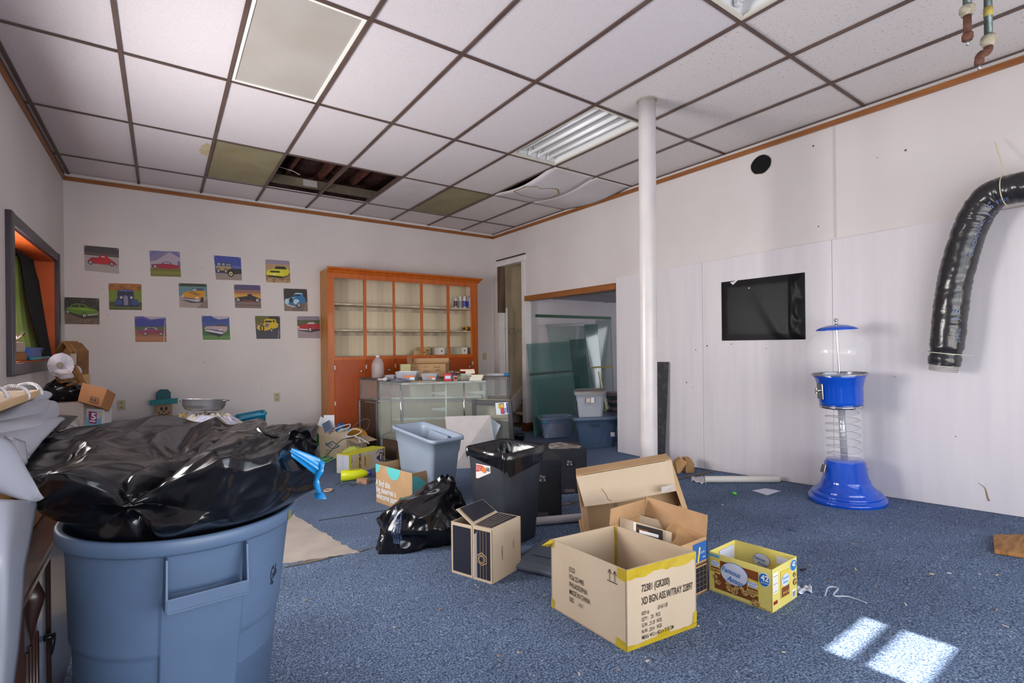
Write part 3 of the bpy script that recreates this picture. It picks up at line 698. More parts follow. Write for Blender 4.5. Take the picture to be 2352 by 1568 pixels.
# ---- gumball machine, leaning with the sloping floor
base = G(1946, 1142); base = Vector((base.x-.10, base.y-.035, 0)); base.z = fl(base.y)
lean = math.radians(4.0)
t = thing('gumball_machine', 'tall empty blue spiral gumball machine with a clear globe, by the right wall', 'gumball machine', base, rot=(-0.0, 0, 0))
topax = AtD(1921, 745, base.dot(_F)-0.0)
ax = (topax-base).normalized(); q = Vector((0, 0, 1)).rotation_difference(ax)
t.rotation_euler = q.to_euler()
Hh = (topax-base).length/1.235
m_blue = mat('glossy_blue_plastic', '0845b4', .16, coat=.5, col2='0f4fc0', nscale=3); m_chrome = mat('chrome', 'c9cacb', .15, 1); m_clear = mat('clear_acrylic', 'ffffff', .03, trans=.0, alpha=.12, coat=1, spec=.9)
m_dust = mat('clear_spiral', 'd2d4dc', .15, alpha=.42)
s_ = Hh
def lat(name, prof, m_, n=40, par=t): 
    mb = MB(); mb.lathe([(r*s_, z*s_) for r, z in prof], (0, 0, 0), n); return obj(name, mb, m_, par, world=False)
lat('base', [(0, 0), (.224, 0), (.234, .010), (.236, .028), (.228, .040), (.210, .043), (.213, .050), (.212, .062), (.203, .072), (.184, .075), (.186, .082), (.172, .098), (.153, .120), (.143, .150), (.141, .158), (.136, .160), (.122, .272), (.114, .276), (.114, .284), (.108, .292), (.04, .295), (0, .295)], m_blue, 56)
lat('clear_tube', [(.115, .288), (.115, .66)], m_clear); lat('center_post', [(0, .29), (.022, .29), (.022, .66), (0, .66)], mat('silver_post', 'b4b4bc', .2, .6, bump=.6, bscale=50), 16)
mb = MB()
def sp(u, v):
    a = u*2*PI*6.3; r = (.024+(.078*v))*s_
    return (r*math.cos(a), r*math.sin(a), (.30+.33*u+.012*v)*s_)
mb.grid(sp, 220, 4); obj('spiral_track', mb, m_dust, t, world=False)
mb = MB(); mb.tube([((.102*s_)*math.cos(u*2*PI*6.3), (.102*s_)*math.sin(u*2*PI*6.3), (.314+.33*u)*s_) for u in [k/220 for k in range(221)]], .0022, 5); obj('track_edge', mb, mat('clear_edge', 'a9a9b8', .2, alpha=.8), t, world=False)
lat('lower_ring', [(.118, .655), (.130, .655), (.132, .672), (.118, .672)], m_chrome)
lat('hopper_body', [(0, .672), (.128, .672), (.132, .70), (.134, .80), (.150, .865), (.168, .885), (.0, .885)], m_blue, 48)
lat('rim_ring', [(.165, .882), (.176, .884), (.176, .890), (.165, .893)], m_chrome)
lat('globe', [(.160, .892)]+[(.200*math.cos(a), 1.045+.178*math.sin(a)) for a in [math.radians(x) for x in range(-56, 72, 6)]], m_clear, 48)
lat('rod', [(.006, .885), (.006, 1.23)], m_chrome, 8)
lat('lid', [(.125, 1.196), (.128, 1.199), (.105, 1.215), (.06, 1.230), (0, 1.235)], m_blue, 40); lat('lid_underside', [(.12, 1.197), (0, 1.196)], C('9aa0a8', .4))
lat('finial', [(.014, 1.232), (.009, 1.24), (.007, 1.252), (.013, 1.262), (.011, 1.275), (0, 1.279)], m_chrome, 14)
inv = q.inverted(); 
side = inv @ (-_R); side.z = 0; side.normalize()
mb = MB(); c_ = side*.134*s_+Vector((0, 0, .78*s_)); mb.slab([c_+Vector((-side.y, side.x, 0))*a*s_+Vector((0, 0, b*s_))+side*.003 for a, b in ((-.03, -.06), (.03, -.06), (.03, .05), (-.03, .05))], .010); obj('coin_plate', mb, m_chrome, t, world=False, bevel=.003)
mb = MB(); mb.tube([c_, c_+side*.035*s_], .012, 12); mb.beam(c_+side*.035*s_-Vector((0, 0, .02)), c_+side*.035*s_+Vector((0, 0, .02)), .012, .008, up=side); obj('coin_knob', mb, m_chrome, t, world=False)
c_ = side*.146*s_+Vector((0, 0, .235*s_)); mb = MB(); mb.slab([c_+Vector((-side.y, side.x, 0))*a*s_+side*b_+Vector((0, 0, z*s_)) for a, b_, z in ((-.02, .0, .03), (.02, .0, .03), (.022, .02, -.025), (-.022, .02, -.025))], .006); obj('chute_flap', mb, m_chrome, t, world=False, bevel=.002)
c_ = -side*.146*s_+Vector((0, 0, .21*s_)); mb = MB(); mb.tube([c_+Vector((-side.y, side.x, 0))*.01*math.cos(a)-side*(.008+.008*math.sin(a))+Vector((0, 0, .012*math.cos(a))) for a in [2*PI*k/14 for k in range(14)]], .0018, 5, closed=True); obj('lock_ring', mb, m_chrome, t, world=False)

# ================================================================== CAR PICTURES ON THE BACK WALL
PM = {}
def pm(h):
    return C(h, .5)
def picture(label, corners, layers):
    """corners px: tl, tr, br, bl on the back wall; layers = list of (hex, kind, args)"""
    P = [AtY(x, y, YB-.003) for x, y in corners]
    tl, tr, br, bl = P
    ctr = (tl+tr+br+bl)/4
    t = thing('car_print', label, 'picture', (ctr.x, YB-.003, min(bl.z, br.z)), group='classic car prints tacked to the back wall')
    U = (tr-tl); V = (tl-bl)
    def bil(a, b): return bl.lerp(br, a).lerp(tl.lerp(tr, a), b)
    mb = MB(); mats = [C('d9d3cc', .5)]; idx = {'d9d3cc': 0}
    mb.slab([bl+Vector((-.003, 0, -.003)), br+Vector((.003, 0, -.003)), tr+Vector((.003, 0, .003)), tl+Vector((-.003, 0, .003))], .0012)
    for k, L_ in enumerate(layers):
        h, pts = L_[0], L_[1]
        if h not in idx: idx[h] = len(mats); mats.append(pm(h))
        if isinstance(pts, tuple) and pts[0] == 'o':
            _, x, y, rx, ry = pts; pts = [(x+rx*math.cos(2*PI*q/16), y+ry*math.sin(2*PI*q/16)) for q in range(16)]
        elif isinstance(pts, tuple) and pts[0] == 'r':
            _, a, b, c_, d = pts; pts = [(a, b), (c_, b), (c_, d), (a, d)]
        vs = [bil(min(1, max(0, a)), min(1, max(0, b)))+Vector((0, -.0015-.00012*(k+1), 0)) for a, b in pts]
        mb.add(vs, [list(range(len(vs)))], idx[h])
    obj('print', mb, mats, t)
    for c_ in (tl+Vector((.012, -.002, -.012)), tr+Vector((-.012, -.002, -.012))): mb = MB(); mb.disc(c_, .0045, (0, -1, 0), 10, t=.003); obj('thumb_tack', mb, C('cfcac4', .3), t)
r_ = lambda a, b, c_, d: ('r', a, b, c_, d); o_ = lambda x, y, a, b=None: ('o', x, y, a, b or a)
def wheels(xs, y, rx, ry, rim='c9c4c0'):
    L_ = []
    for x in xs: L_ += [('17161a', o_(x, y, rx, ry)), (rim, o_(x, y, rx*.62, ry*.62)), ('4a4648', o_(x, y, rx*.3, ry*.3))]
    return L_
def speck(cols, x0, y0, x1, y1, n, s_, seed):
    rnd = random.Random(seed); L_ = []
    for k in range(n):
        x, y = rnd.uniform(x0, x1-s_), rnd.uniform(y0, y1-s_); a = rnd.uniform(.4, 1)*s_
        L_.append((cols[k % len(cols)], [(x, y), (x+a*1.4, y+a*.2), (x+a*1.2, y+a), (x+a*.1, y+a*.8)]))
    return L_
picture('red hot rod coupe in profile on white, print at upper left', [(193, 563), (273, 570), (274, 629), (195, 621)],
  [('a49a98', r_(0, 0, 1, 1)), ('453b40', r_(0, .63, 1, 1)), ('5a4c4c', r_(0, .63, 1, .74)), ('8b8080', [(.08, .30), (.95, .27), (.95, .31), (.1, .34)]),
   ('b3202a', [(.07, .34), (.1, .42), (.16, .50), (.38, .55), (.42, .64), (.50, .67), (.64, .66), (.70, .57), (.80, .50), (.90, .40), (.97, .35), (.80, .32), (.2, .32)]),
   ('5f1a1c', [(.16, .50), (.38, .52), (.38, .55), (.2, .54)]), ('3b1518', [(.46, .58), (.49, .64), (.60, .63), (.61, .58)]), ('d8d0ce', [(.47, .59), (.5, .63), (.58, .62), (.59, .59)])]+wheels((.17, .78), .35, .07, .09))
picture('maroon finned sedan before a white barn, print in the top row', [(343, 575), (413, 578), (416, 636), (346, 634)],
  [('6d6a9a', r_(0, 0, 1, 1)), ('a79ba8', [(0, .3), (0, .72), (.64, .98), (1, .75), (1, .3)]), ('7c7394', [(0, .58), (0, .78), (.45, 1), (.70, 1), (.2, .62)]), ('8f8494', r_(.45, .45, .62, .6)), ('6f6a80', r_(.9, .42, 1, .62)),
   ('6d6a25', r_(0, 0, 1, .32)), ('7f7a2e', r_(0, .1, 1, .2)), ('971c3a', [(.04, .34), (.04, .46), (.36, .50), (.72, .49), (.97, .44), (.98, .33), (.6, .30)]), ('4b3550', [(.36, .50), (.42, .56), (.64, .57), (.72, .50)]), ('b3a9c0', [(.42, .51), (.45, .55), (.62, .55), (.66, .51)])]+wheels((.16,), .38, .075, .09))
picture('beige and black 1920s sedan under a blue sky, print in the top row', [(491, 586), (553, 591), (556, 644), (496, 642)],
  [('3a4593', r_(0, 0, 1, 1)), ('5560a8', r_(0, .5, 1, .62)), ('8f7f78', r_(0, 0, 1, .28)), ('24281f', [(.8, .28), (1, .28), (1, .5), (.85, .5)]), ('29241f', [(.04, .35), (.62, .22), (.98, .30), (.98, .45), (.65, .5), (.63, .72), (.08, .73)]), ('a28c6c', [(.05, .40), (.35, .38), (.62, .5), (.62, .58), (.05, .58)]),
   ('8b95bb', r_(.1, .60, .22, .70)), ('8b95bb', r_(.27, .60, .38, .70)), ('8b95bb', r_(.43, .60, .5, .69)), ('8b95bb', r_(.53, .60, .6, .69))]+wheels((.12, .4), .38, .07, .11, 'cbb98c')+wheels((.58,), .27, .11, .14, 'd6c38f'))
picture('yellow muscle car seen from the front on dirt, print in the top row', [(609, 595), (665, 599), (667, 650), (611, 648)],
  [('8c8298', r_(0, 0, 1, 1)), ('a98a66', r_(0, 0, 1, .82)), ('8f6f50', r_(0, .1, 1, .3)), ('6b4e3c', [(.0, .25), (.7, .2), (1, .35), (1, .42), (0, .36)]), ('c9c31e', [(.02, .32), (.04, .52), (.32, .60), (.40, .74), (.82, .74), (.92, .62), (.98, .52), (.92, .36), (.70, .28), (.1, .30)]), ('2b2330', [(.34, .60), (.42, .73), (.80, .73), (.88, .60)]),
   ('5b4a20', r_(.18, .44, .58, .52)), ('1f1c18', r_(.22, .45, .54, .50)), ('d8d23a', r_(.04, .36, .7, .42)), ('e2dfda', r_(.3, .34, .42, .38)), ('1c1816', [(.1, .26), (.66, .2), (.7, .28), (.1, .31)])]+speck(['6b4e3c', 'b8956e'], 0, 0, 1, .22, 14, .08, 3))
picture('blue 1930s sedan seen head on in grass, print in the second row', [(249, 650), (325, 652), (326, 712), (251, 711)],
  [('6a7c20', r_(0, 0, 1, 1)), ('9a5a20', r_(0, .74, 1, 1)), ('35401a', r_(0, 0, 1, .3)), ('4d5a1a', r_(0, .05, 1, .14))]+speck(['b06a28', '7c3f16', '5b5a1c'], 0, .74, 1, 1, 26, .1, 5)+
  [('23234f', [(.18, .12), (.2, .38), (.26, .42), (.25, .66), (.30, .76), (.70, .76), (.76, .66), (.76, .42), (.88, .38), (.90, .12)]), ('4b57a5', [(.30, .70), (.34, .75), (.67, .75), (.71, .70)]), ('15162c', [(.29, .58), (.31, .70), (.49, .70), (.49, .58)]), ('15162c', [(.53, .58), (.53, .70), (.70, .70), (.72, .58)]),
   ('7d7990', [(.45, .18), (.44, .50), (.50, .56), (.57, .50), (.58, .18)]), ('31427f', o_(.28, .28, .11, .11)), ('31427f', o_(.78, .28, .11, .11)), ('b6b3bd', o_(.37, .47, .04, .05)), ('b6b3bd', o_(.68, .47, .04, .05)), ('1a1b38', r_(.18, .12, .90, .18))])
picture('orange-yellow convertible by a river, print in the second row', [(410, 650), (475, 652), (478, 708), (412, 706)],
  [('a08f88', r_(0, 0, 1, 1)), ('5b7f86', r_(0, .48, 1, .92)), ('2b3222', r_(0, .88, 1, 1)), ('7d6c68', [(.6, 0), (1, 0), (1, .4)]), ('4b3f44', [(.05, .32), (.4, .20), (.75, .22), (.8, .3)]), ('c9881a', [(.08, .44), (.15, .62), (.42, .70), (.75, .74), (.92, .72), (.95, .60), (.85, .42), (.70, .34), (.4, .38)]), ('8a6a20', [(.3, .64), (.5, .68), (.8, .56), (.6, .5)]),
   ('3d4a66', [(.42, .70), (.48, .80), (.85, .82), (.90, .72)]), ('9fb0c4', [(.46, .71), (.5, .78), (.62, .78), (.62, .72)]), ('6a6470', [(.1, .44), (.5, .40), (.72, .30), (.6, .26), (.2, .33)]), ('bdb9c0', [(.08, .36), (.6, .26), (.72, .28), (.7, .33), (.5, .34)]), ('cfccd2', o_(.13, .47, .035)), ('cfccd2', o_(.62, .42, .045)), ('231f24', o_(.80, .34, .06, .12))])
picture('dark roadster silhouetted at sunset, print in the second row', [(537, 653), (598, 655), (600, 708), (540, 707)],
  [('4c4468', r_(0, 0, 1, 1)), ('8d5f52', r_(0, .45, 1, .78)), ('b5803c', r_(0, .42, 1, .64)), ('c79a3c', r_(0, .44, 1, .56)), ('7c6560', r_(0, 0, 1, .32)), ('6a5550', r_(0, .1, 1, .16)), ('2a2124', [(.04, .32), (.1, .46), (.36, .50), (.48, .52), (.5, .60), (.62, .62), (.68, .54), (.90, .46), (.97, .36), (.9, .28), (.2, .28)]), ('8f4034', [(.3, .32), (.7, .31), (.7, .34), (.3, .35)])]+wheels((.13, .86), .35, .09, .10))
picture('pale blue hot rod coupe on a road, print beside the orange cabinet, second row', [(651, 662), (705, 664), (707, 715), (653, 714)],
  [('4b3c40', r_(0, 0, 1, 1)), ('332b2c', r_(0, .5, 1, 1)), ('7a6a60', r_(0, 0, 1, .42)), ('6b5c55', [(.3, 0), (.8, 0), (.9, .4), (.5, .4)]), ('2e6ba0', [(.06, .40), (.1, .52), (.3, .62), (.42, .66), (.44, .78), (.52, .83), (.78, .82), (.84, .68), (.93, .56), (.90, .40), (.6, .28), (.3, .26)]), ('9cc0d4', [(.42, .76), (.52, .82), (.78, .81), (.80, .76)]), ('8fb4cc', [(.08, .5), (.3, .62), (.5, .60), (.3, .52)]), ('15202b', [(.46, .68), (.48, .76), (.70, .76), (.70, .68)]),
   ('a9c9da', o_(.12, .42, .09, .13)), ('a9c9da', o_(.52, .42, .13, .12)), ('1f2b38', [(.24, .38), (.24, .60), (.36, .60), (.38, .38)]), ('c7c3c0', [(.12, .25), (.45, .17), (.48, .20), (.14, .30)])]+wheels((.62,), .28, .09, .12))
picture('lime green sedan on gravel, print nearest the left wall', [(147, 682), (228, 685), (229, 745), (149, 744)],
  [('6f5c50', r_(0, 0, 1, 1)), ('2d2a22', r_(0, .5, 1, 1))]+speck(['453c34', '1d1b18', '5b4f48'], 0, .58, 1, 1, 40, .07, 8)+speck(['8a7464', '5a4a42'], 0, 0, 1, .3, 30, .06, 9)+
  [('2b231f', [(.05, .45), (.5, .22), (.95, .25), (.98, .35), (.5, .38)]), ('5c7d25', [(.03, .50), (.06, .60), (.16, .66), (.22, .74), (.34, .78), (.56, .76), (.66, .66), (.92, .56), (.97, .42), (.70, .32), (.45, .34), (.08, .46)]), ('86a840', [(.06, .58), (.6, .60), (.9, .50), (.6, .54)]), ('2b331c', [(.18, .65), (.24, .72), (.40, .74), (.42, .64)]), ('2b331c', [(.45, .64), (.44, .74), (.54, .73), (.62, .64)]), ('a9a8a4', [(.64, .32), (.95, .36), (.95, .41), (.66, .37)])]+wheels((.1,), .46, .05, .08)+wheels((.56,), .34, .08, .10))
picture('maroon fastback before blue mountains, lower left print of the group', [(309, 726), (381, 727), (383, 785), (311, 785)],
  [('8a5b38', r_(0, 0, 1, 1)), ('2e3486', r_(0, .56, 1, .92)), ('4a4a94', [(0, .86), (.2, .94), (.5, .82), (.75, .92), (1, .84), (1, 1), (0, 1)]), ('a79cae', [(.3, .98), (.5, .88), (.8, .92), (1, .96), (1, 1), (.3, 1)]), ('4e5a38', r_(0, .46, 1, .60)), ('a4694a', r_(0, .04, 1, .22)), ('86304e', [(.06, .34), (.08, .44), (.3, .48), (.96, .47), (.97, .36), (.6, .30), (.3, .29)]), ('b7a7ae', [(.26, .47), (.36, .56), (.64, .57), (.72, .48)]), ('5b3550', [(.36, .48), (.40, .55), (.60, .55), (.66, .48)]), ('c7bcc0', [(.90, 0), (.92, 0), (.97, .85), (.955, .85)])]+wheels((.32, .82), .32, .055, .07))
picture('pink finned cadillac-era car on grass under a blue sky, lower print'.replace('cadillac-era', 'chromed'), [(463, 725), (526, 726), (529, 780), (466, 780)],
  [('3a4c8c', r_(0, 0, 1, 1)), ('2f4488', r_(0, .75, 1, 1)), ('b1a4b0', [(.42, .93), (.6, .86), (.95, .90), (1, 1), (.35, 1)]), ('3f6234', r_(0, 0, 1, .56)), ('5a8040', r_(0, .02, 1, .18)), ('3b4a2c', r_(0, .52, 1, .58)), ('1c2430', [(.1, .30), (.6, .12), (.75, .2), (.8, .32)]), ('b59aa0', [(.08, .50), (.14, .56), (.5, .58), (.92, .56), (.90, .40), (.80, .30), (.3, .32), (.1, .40)]), ('4a4658', [(.48, .57), (.56, .66), (.82, .66), (.88, .57)]), ('6a6078', [(.12, .46), (.75, .40), (.78, .33), (.2, .36)]), ('d9d2d8', [(.08, .38), (.7, .24), (.78, .28), (.2, .42)])]+[('e4dfe0', o_(.62, .42, .03)), ('e4dfe0', o_(.70, .42, .03))])
picture('yellow chopped hot rod on asphalt, lower print', [(585, 725), (643, 726), (644, 778), (589, 778)],
  [('3a3a44', r_(0, 0, 1, 1)), ('5b5a24', r_(0, .62, .6, 1)), ('2c2a26', r_(.55, .55, 1, 1)), ('8a5f50', [(0, .62), (.4, .72), (.4, .66), (0, .56)]), ('8b8fa0', [(.88, 0), (.92, 0), (.95, .4), (.93, .4)]), ('c9a818', [(.04, .46), (.08, .58), (.24, .60), (.36, .66), (.36, .82), (.44, .88), (.82, .86), (.86, .70), (.94, .66), (.90, .5), (.7, .44), (.3, .34), (.12, .38)]), ('23201c', [(.38, .72), (.40, .80), (.66, .80), (.66, .72)]), ('23201c', r_(.70, .73, .78, .82)), ('6a6878', [(.34, .52), (.42, .68), (.58, .66), (.5, .52)]), ('2a2622', o_(.26, .46, .09, .16)), ('c9a818', o_(.26, .46, .03, .1))]+wheels((.64,), .38, .05, .1, 'a9b4c8'))
picture('red convertible with whitewall tyres, print half behind the orange cabinet', [(682, 726), (734, 726), (736, 777), (684, 776)],
  [('8f8496', r_(0, 0, 1, 1)), ('7d7686', r_(0, .8, 1, 1)), ('38402c', r_(0, .55, 1, .82)), ('4d5636', [(0, .78), (.4, .84), (1, .74), (1, .6), (0, .6)]), ('97868e', r_(0, 0, 1, .35)), ('2b2328', [(.05, .34), (.6, .27), (1, .36), (1, .42), (.1, .42)]), ('a3202c', [(.04, .44), (.06, .56), (.3, .64), (.5, .70), (.7, .70), (1, .62), (1, .44), (.6, .38), (.2, .36)]), ('b9b4bc', [(.42, .64), (.5, .72), (.72, .73), (.8, .66)]), ('c9c4c8', [(.04, .38), (.45, .36), (.45, .41), (.06, .44)]), ('d8b46a', o_(.05, .5, .04, .05))]+wheels((.55,), .40, .08, .12, 'ddd8d4'))

# nail holes, scuffs and a gouge on the right wall
for i, (x, y) in enumerate([(2015, 362), (1880, 520), (1577, 878), (1590, 889), (1598, 803), (1624, 794), (1760, 800), (1680, 790), (1868, 335), (2195, 1002), (2290, 1210), (2080, 345)]):
    p = AtX(x, y, 4.6995 if y < 560 else 4.681); mb = MB(); mb.disc(p, .004+.002*(i % 3), (-1, 0, 0), 8, t=.0015); obj('nail_hole', mb, C('4a4444'), wall_r)
p = AtX(2055, 865, 4.681); mb = MB(); mb.beam(p, p+Vector((-.025, -.01, .004)), .005, .003); obj('bent_nail', mb, C('7a5a4a'), wall_r)
mb = MB(); P = resample([AtX(2246, 1108, 4.6805), AtX(2262, 1120, 4.6805), AtX(2268, 1140, 4.6805), AtX(2272, 1150, 4.6805)], 14); mb.tube(P, [.001+.0004*k for k in range(14)], 5); obj('gouge', mb, C('8a6f56'), wall_r)
p = AtY(2100-1370, 500, YB-.001)
for i, (x, y) in enumerate([(190, 650), (236, 662), (246, 723), (372, 765), (390, 790), (470, 832), (590, 838), (330, 872), (462, 615), (700, 700), (640, 885), (600, 895), (590, 900)]):
    p = AtY(x, y, YB-.0005); mb = MB(); mb.box(p, (.006+.012*(i % 3), .001, .004), (0, .4*i, 0)); obj('scuff_mark', mb, C('8a807c'), bpy.data.objects['wall_back'])
# ================================================================== ORANGE CABINET
def V(r, d, z): return _R*r+_F*d+Vector((0, 0, z))       # room point from (sideways, depth) of the camera axis
m_cab = mat('orange_stained_wood', 'bc6018', .35, col2='a44c10', nscale=4, stretch=(6, 6, .5), lo=.3, hi=.7, coat=.2, bump=.1, bscale=50, bdist=.002)
m_cabdoor = mat('red_orange_ply', 'a8480f', .34, col2='973d0a', nscale=5, stretch=(4, 4, .6), lo=.3, hi=.7, coat=.2)
m_cabside = mat('varnished_ply_side', 'c08338', .45, col2='a06a28', nscale=9, stretch=(8, 8, .5), lo=.35, hi=.65)
m_cream = mat('cream_beadboard', 'dccfb4', .6, col2='c6b99e', nscale=2, stretch=(1, 1, .3), lo=.3, hi=.8)
m_shelf = mat('cream_shelf_paint', 'cbbfa9', .5, col2='a89a85', nscale=9)
CX0, CX1, CY0, CY1, CZ1 = 1.805, 4.15, 6.80, 7.165, 2.44
cab = thing('display_cupboard', 'large orange-stained wooden wall cupboard with open shelves above and doors below', 'cabinet', ((CX0+CX1)/2, (CY0+CY1)/2, 0))
zc = AtY(800, 819, CY0).z; zo1 = 2.30
K = 1.09
mb = MB(); mb.bb(CX0, CX0+.02, CY0+.02, CY1, 0, CZ1-.02); obj('side_panel', mb, m_cabside, cab)
mb = MB(); mb.bb(CX1-.02, CX1, CY0+.02, CY1, 0, CZ1-.02); obj('side_panel', mb, m_cabside, cab)
mb = MB(); mb.bb(CX0+.02, CX1-.02, CY0+.02, CY1, CZ1-.04, CZ1-.02); obj('top_panel', mb, m_cab, cab)
opx = [(768, 835), (842, 903), (908, 966), (972, 1027), (1033, 1082)]
op = [(AtY(a, 730, CY0).x, AtY(b, 730, CY0).x) for a, b in opx]
edges = [CX0]+[v for ab in op for v in ab]+[CX1]
for a, b in zip(edges[0::2], edges[1::2]):
    mb = MB(); mb.bb(a, b, CY0-.002, CY0+.02, zc if a > CX0 and b < CX1 else .09, zo1); obj('stile', mb, m_cab, cab, bevel=.003)
mb = MB(); mb.bb(CX0, CX1, CY0-.002, CY0+.02, zo1, CZ1-.02); obj('top_rail', mb, m_cab, cab)
mb = MB(); mb.bb(op[0][0]-.002, op[-1][1]+.002, CY0-.003, CY0+.02, zc-.05, zc); obj('middle_rail', mb, m_cab, cab)
mb = MB(); mb.bb(CX0, CX1, CY0-.002, CY0+.02, 0, .09); obj('toe_rail', mb, m_cab, cab)
prof = [(0, 0), (.012, .01), (.02, .03), (.045, .055), (.05, .075), (0, .075)]
mb = MB()
P0 = [Vector((CX0-.0, CY0-a, CZ1-.075+b)) for a, b in prof]; P1 = [Vector((CX1+a+.02, CY0-a, CZ1-.075+b)) for a, b in prof]; P2 = [Vector((CX1+a+.02, CY1, CZ1-.075+b)) for a, b in prof]
k = len(prof); mb.add(P0+P1+P2, [(i, i+1, k+i+1, k+i) for i in range(k-1)]+[(k+i, k+i+1, 2*k+i+1, 2*k+i) for i in range(k-1)]+[tuple(range(k-1, -1, -1)), tuple(range(2*k, 3*k))])
obj('crown_moulding', mb, m_cab, cab)
nb = 26; bw = (CX1-CX0-.04)/nb
for i in range(nb):
    a = CX0+.02+bw*i; mb = MB(); mb.bb(a+.0003, a+bw-.0003, CY1-.012, CY1-.002, zc, CZ1-.05); obj('back_board', mb, m_cream, cab, bevel=.0012, seg=1)
mb = MB(); mb.bb(CX0+.02, CX1-.02, CY0+.02, CY1-.012, zc-.03, zc-.005); obj('counter_board', mb, m_shelf, cab)
zs = [AtY(800, 697, CY0+.03).z, AtY(800, 757, CY0+.03).z]
for z in zs:
    mb = MB(); mb.bb(CX0+.02, CX1-.02, CY0+.03, CY1-.014, z-.02, z); obj('shelf', mb, m_shelf, cab, bevel=.002)
    mb = MB(); mb.bb(CX0+.02, CX1-.02, CY1-.034, CY1-.014, z-.075, z-.02); obj('shelf_cleat', mb, m_shelf, cab)
mb = MB(); mb.bb(CX0+.02, CX0+.032, CY0+.02, CY1-.012, zc, CZ1-.05); obj('inner_side', mb, m_cream, cab)
mb = MB(); mb.bb(CX1-.032, CX1-.02, CY0+.02, CY1-.012, zc, CZ1-.05); obj('inner_side', mb, m_cream, cab)
dx = [op[0][0]-.01]+[(op[i][1]+op[i+1][0])/2 for i in range(4)]+[op[4][1]+.01]
for i, (a, b) in enumerate(zip(dx, dx[1:])):
    mb = MB(); mb.bb(a+.003, b-.003, CY0-.018, CY0-.002, .10, zc-.045); d = obj('door', mb, m_cabdoor, cab, bevel=.002)
    side = 1 if i == 0 else (-1 if i in (1, 3) else 1)
    kx = b-.07 if i in (0, 2, 4) else a+.07
    if i == 1: kx = b-.10
    mb = MB(); kz = AtY(831, 852, CY0).z
    mb.lathe([(0, -.03), (.012, -.03), (.018, -.024), (.010, -.012), (.012, 0)], (kx, CY0-.018, kz), 16, R=Matrix.Rotation(-PI/2, 3, 'X').to_3x3() if False else Euler((-PI/2, 0, 0)).to_matrix())
    obj('door_knob', mb, mat('chrome', 'c9cacb', .15, 1), d)
    hx = a+.003 if i != 4 else b-.003
    for hz in (kz+.06, kz-.42):
        mb = MB(); mb.box((hx, CY0-.021, hz), (.018, .005, .055)); mb.tube([(hx, CY0-.023, hz-.022), (hx, CY0-.023, hz+.022)], .004, 8); obj('hinge', mb, C('c9c5be', .35), d)
# things in the cupboard
def cyl_thing(name, label, cat, p, r, h, parts, group=None, n=20):
    t = thing(name, label, cat, p, group=group)
    for nm, prof, m_ in parts:
        mb = MB(); mb.lathe([(a*r, b*h) for a, b in prof], (0, 0, 0), n); obj(nm, mb, m_, t, world=False)
    return t
sx = [1046.5, 1057, 1067, 1074.5, 1081]
labs = ['spray can with a dark maroon label, leftmost on the upper shelf', 'tall white spray can, second from left on the upper shelf', 'white spray can with a blue label band, middle of the five', 'slim white spray can, fourth from left on the upper shelf', 'white spray can against the right stile, last of the five']
bands = ['5a3a44', '8d8fa0', '33469a', '4b5aa0', 'b9bcd0']
for i, px in enumerate(sx):
    p = AtY(px, 700, CY0+.12+.03*(i % 2)); p.z = zs[0]; hh = .20 if i else .19
    t = cyl_thing('spray_can', labs[i], 'spray can', p, .029 if i != 3 else .022, hh, [('can_body', [(0, 0), (1, 0), (1, .78), (.8, .84), (.55, .86), (0, .86)], C('cfcdd2', .35)),
       ('label_band', [(1.01, .15), (1.01, .62)], C(bands[i], .4)), ('cap', [(.72, .84), (.72, .98), (.6, 1), (0, 1)], C('d8d6da', .3)) if i else ('nozzle', [(.3, .86), (.3, .95), (0, .95)], C('d8d8dc'))], 'spray cans on the upper cupboard shelf')
p = AtY(1073, 757, CY0+.12); p.z = zs[1]+.036
t = thing('paint_can', 'yellow-orange aerosol can lying on its side on the lower shelf', 'can', p, rz=.5)
mb = MB(); mb.lathe([(0, -.07), (.034, -.07), (.035, -.06), (.035, .06), (.03, .075), (0, .075)], R=Euler((0, PI/2, 0)).to_matrix(), n=24); obj('can_body', mb, C('c98a1c', .35), t, world=False)
mb = MB(); mb.lathe([(.0352, -.03), (.0352, .01)], R=Euler((0, PI/2, 0)).to_matrix(), n=24); obj('label_band', mb, C('5a4416'), t, world=False)
mb = MB(); mb.lathe([(0, -.105), (.02, -.105), (.02, -.07)], R=Euler((0, PI/2, 0)).to_matrix(), n=16); obj('cap', mb, C('3a2c1c'), t, world=False)
for i, (x0, x1, y0, y1, lab) in enumerate([(996, 1016, 808, 819, 'white carton with a round hole in the cupboard, fourth bay'), (1037, 1068, 808, 819, 'pale grey carton with a round hole in the cupboard, last bay')]):
    a, b = AtY(x0, y1, CY0+.2), AtY(x1, y1, CY0+.2); h = .11
    t = thing('small_carton', lab, 'box', ((a.x+b.x)/2, CY0+.2, zc-.005), group='small cartons left on the cupboard counter')
    mb = MB(); mb.bb(a.x, b.x, CY0+.13, CY0+.27, zc-.005, zc+h); obj('carton', mb, C('c3bcae') if i == 0 else C('a9a794'), t, bevel=.002)
    mb = MB(); mb.bb(b.x-.1, b.x+.002, CY0+.124, CY0+.13, zc-.004, zc+h-.004); obj('end_flap', mb, C('d3cec6'), t)
    mb = MB(); mb.disc((b.x-.05, CY0+.123, zc+.055), .012, (0, -1, 0), 14, t=.001); obj('finger_hole', mb, C('2b2724'), t)
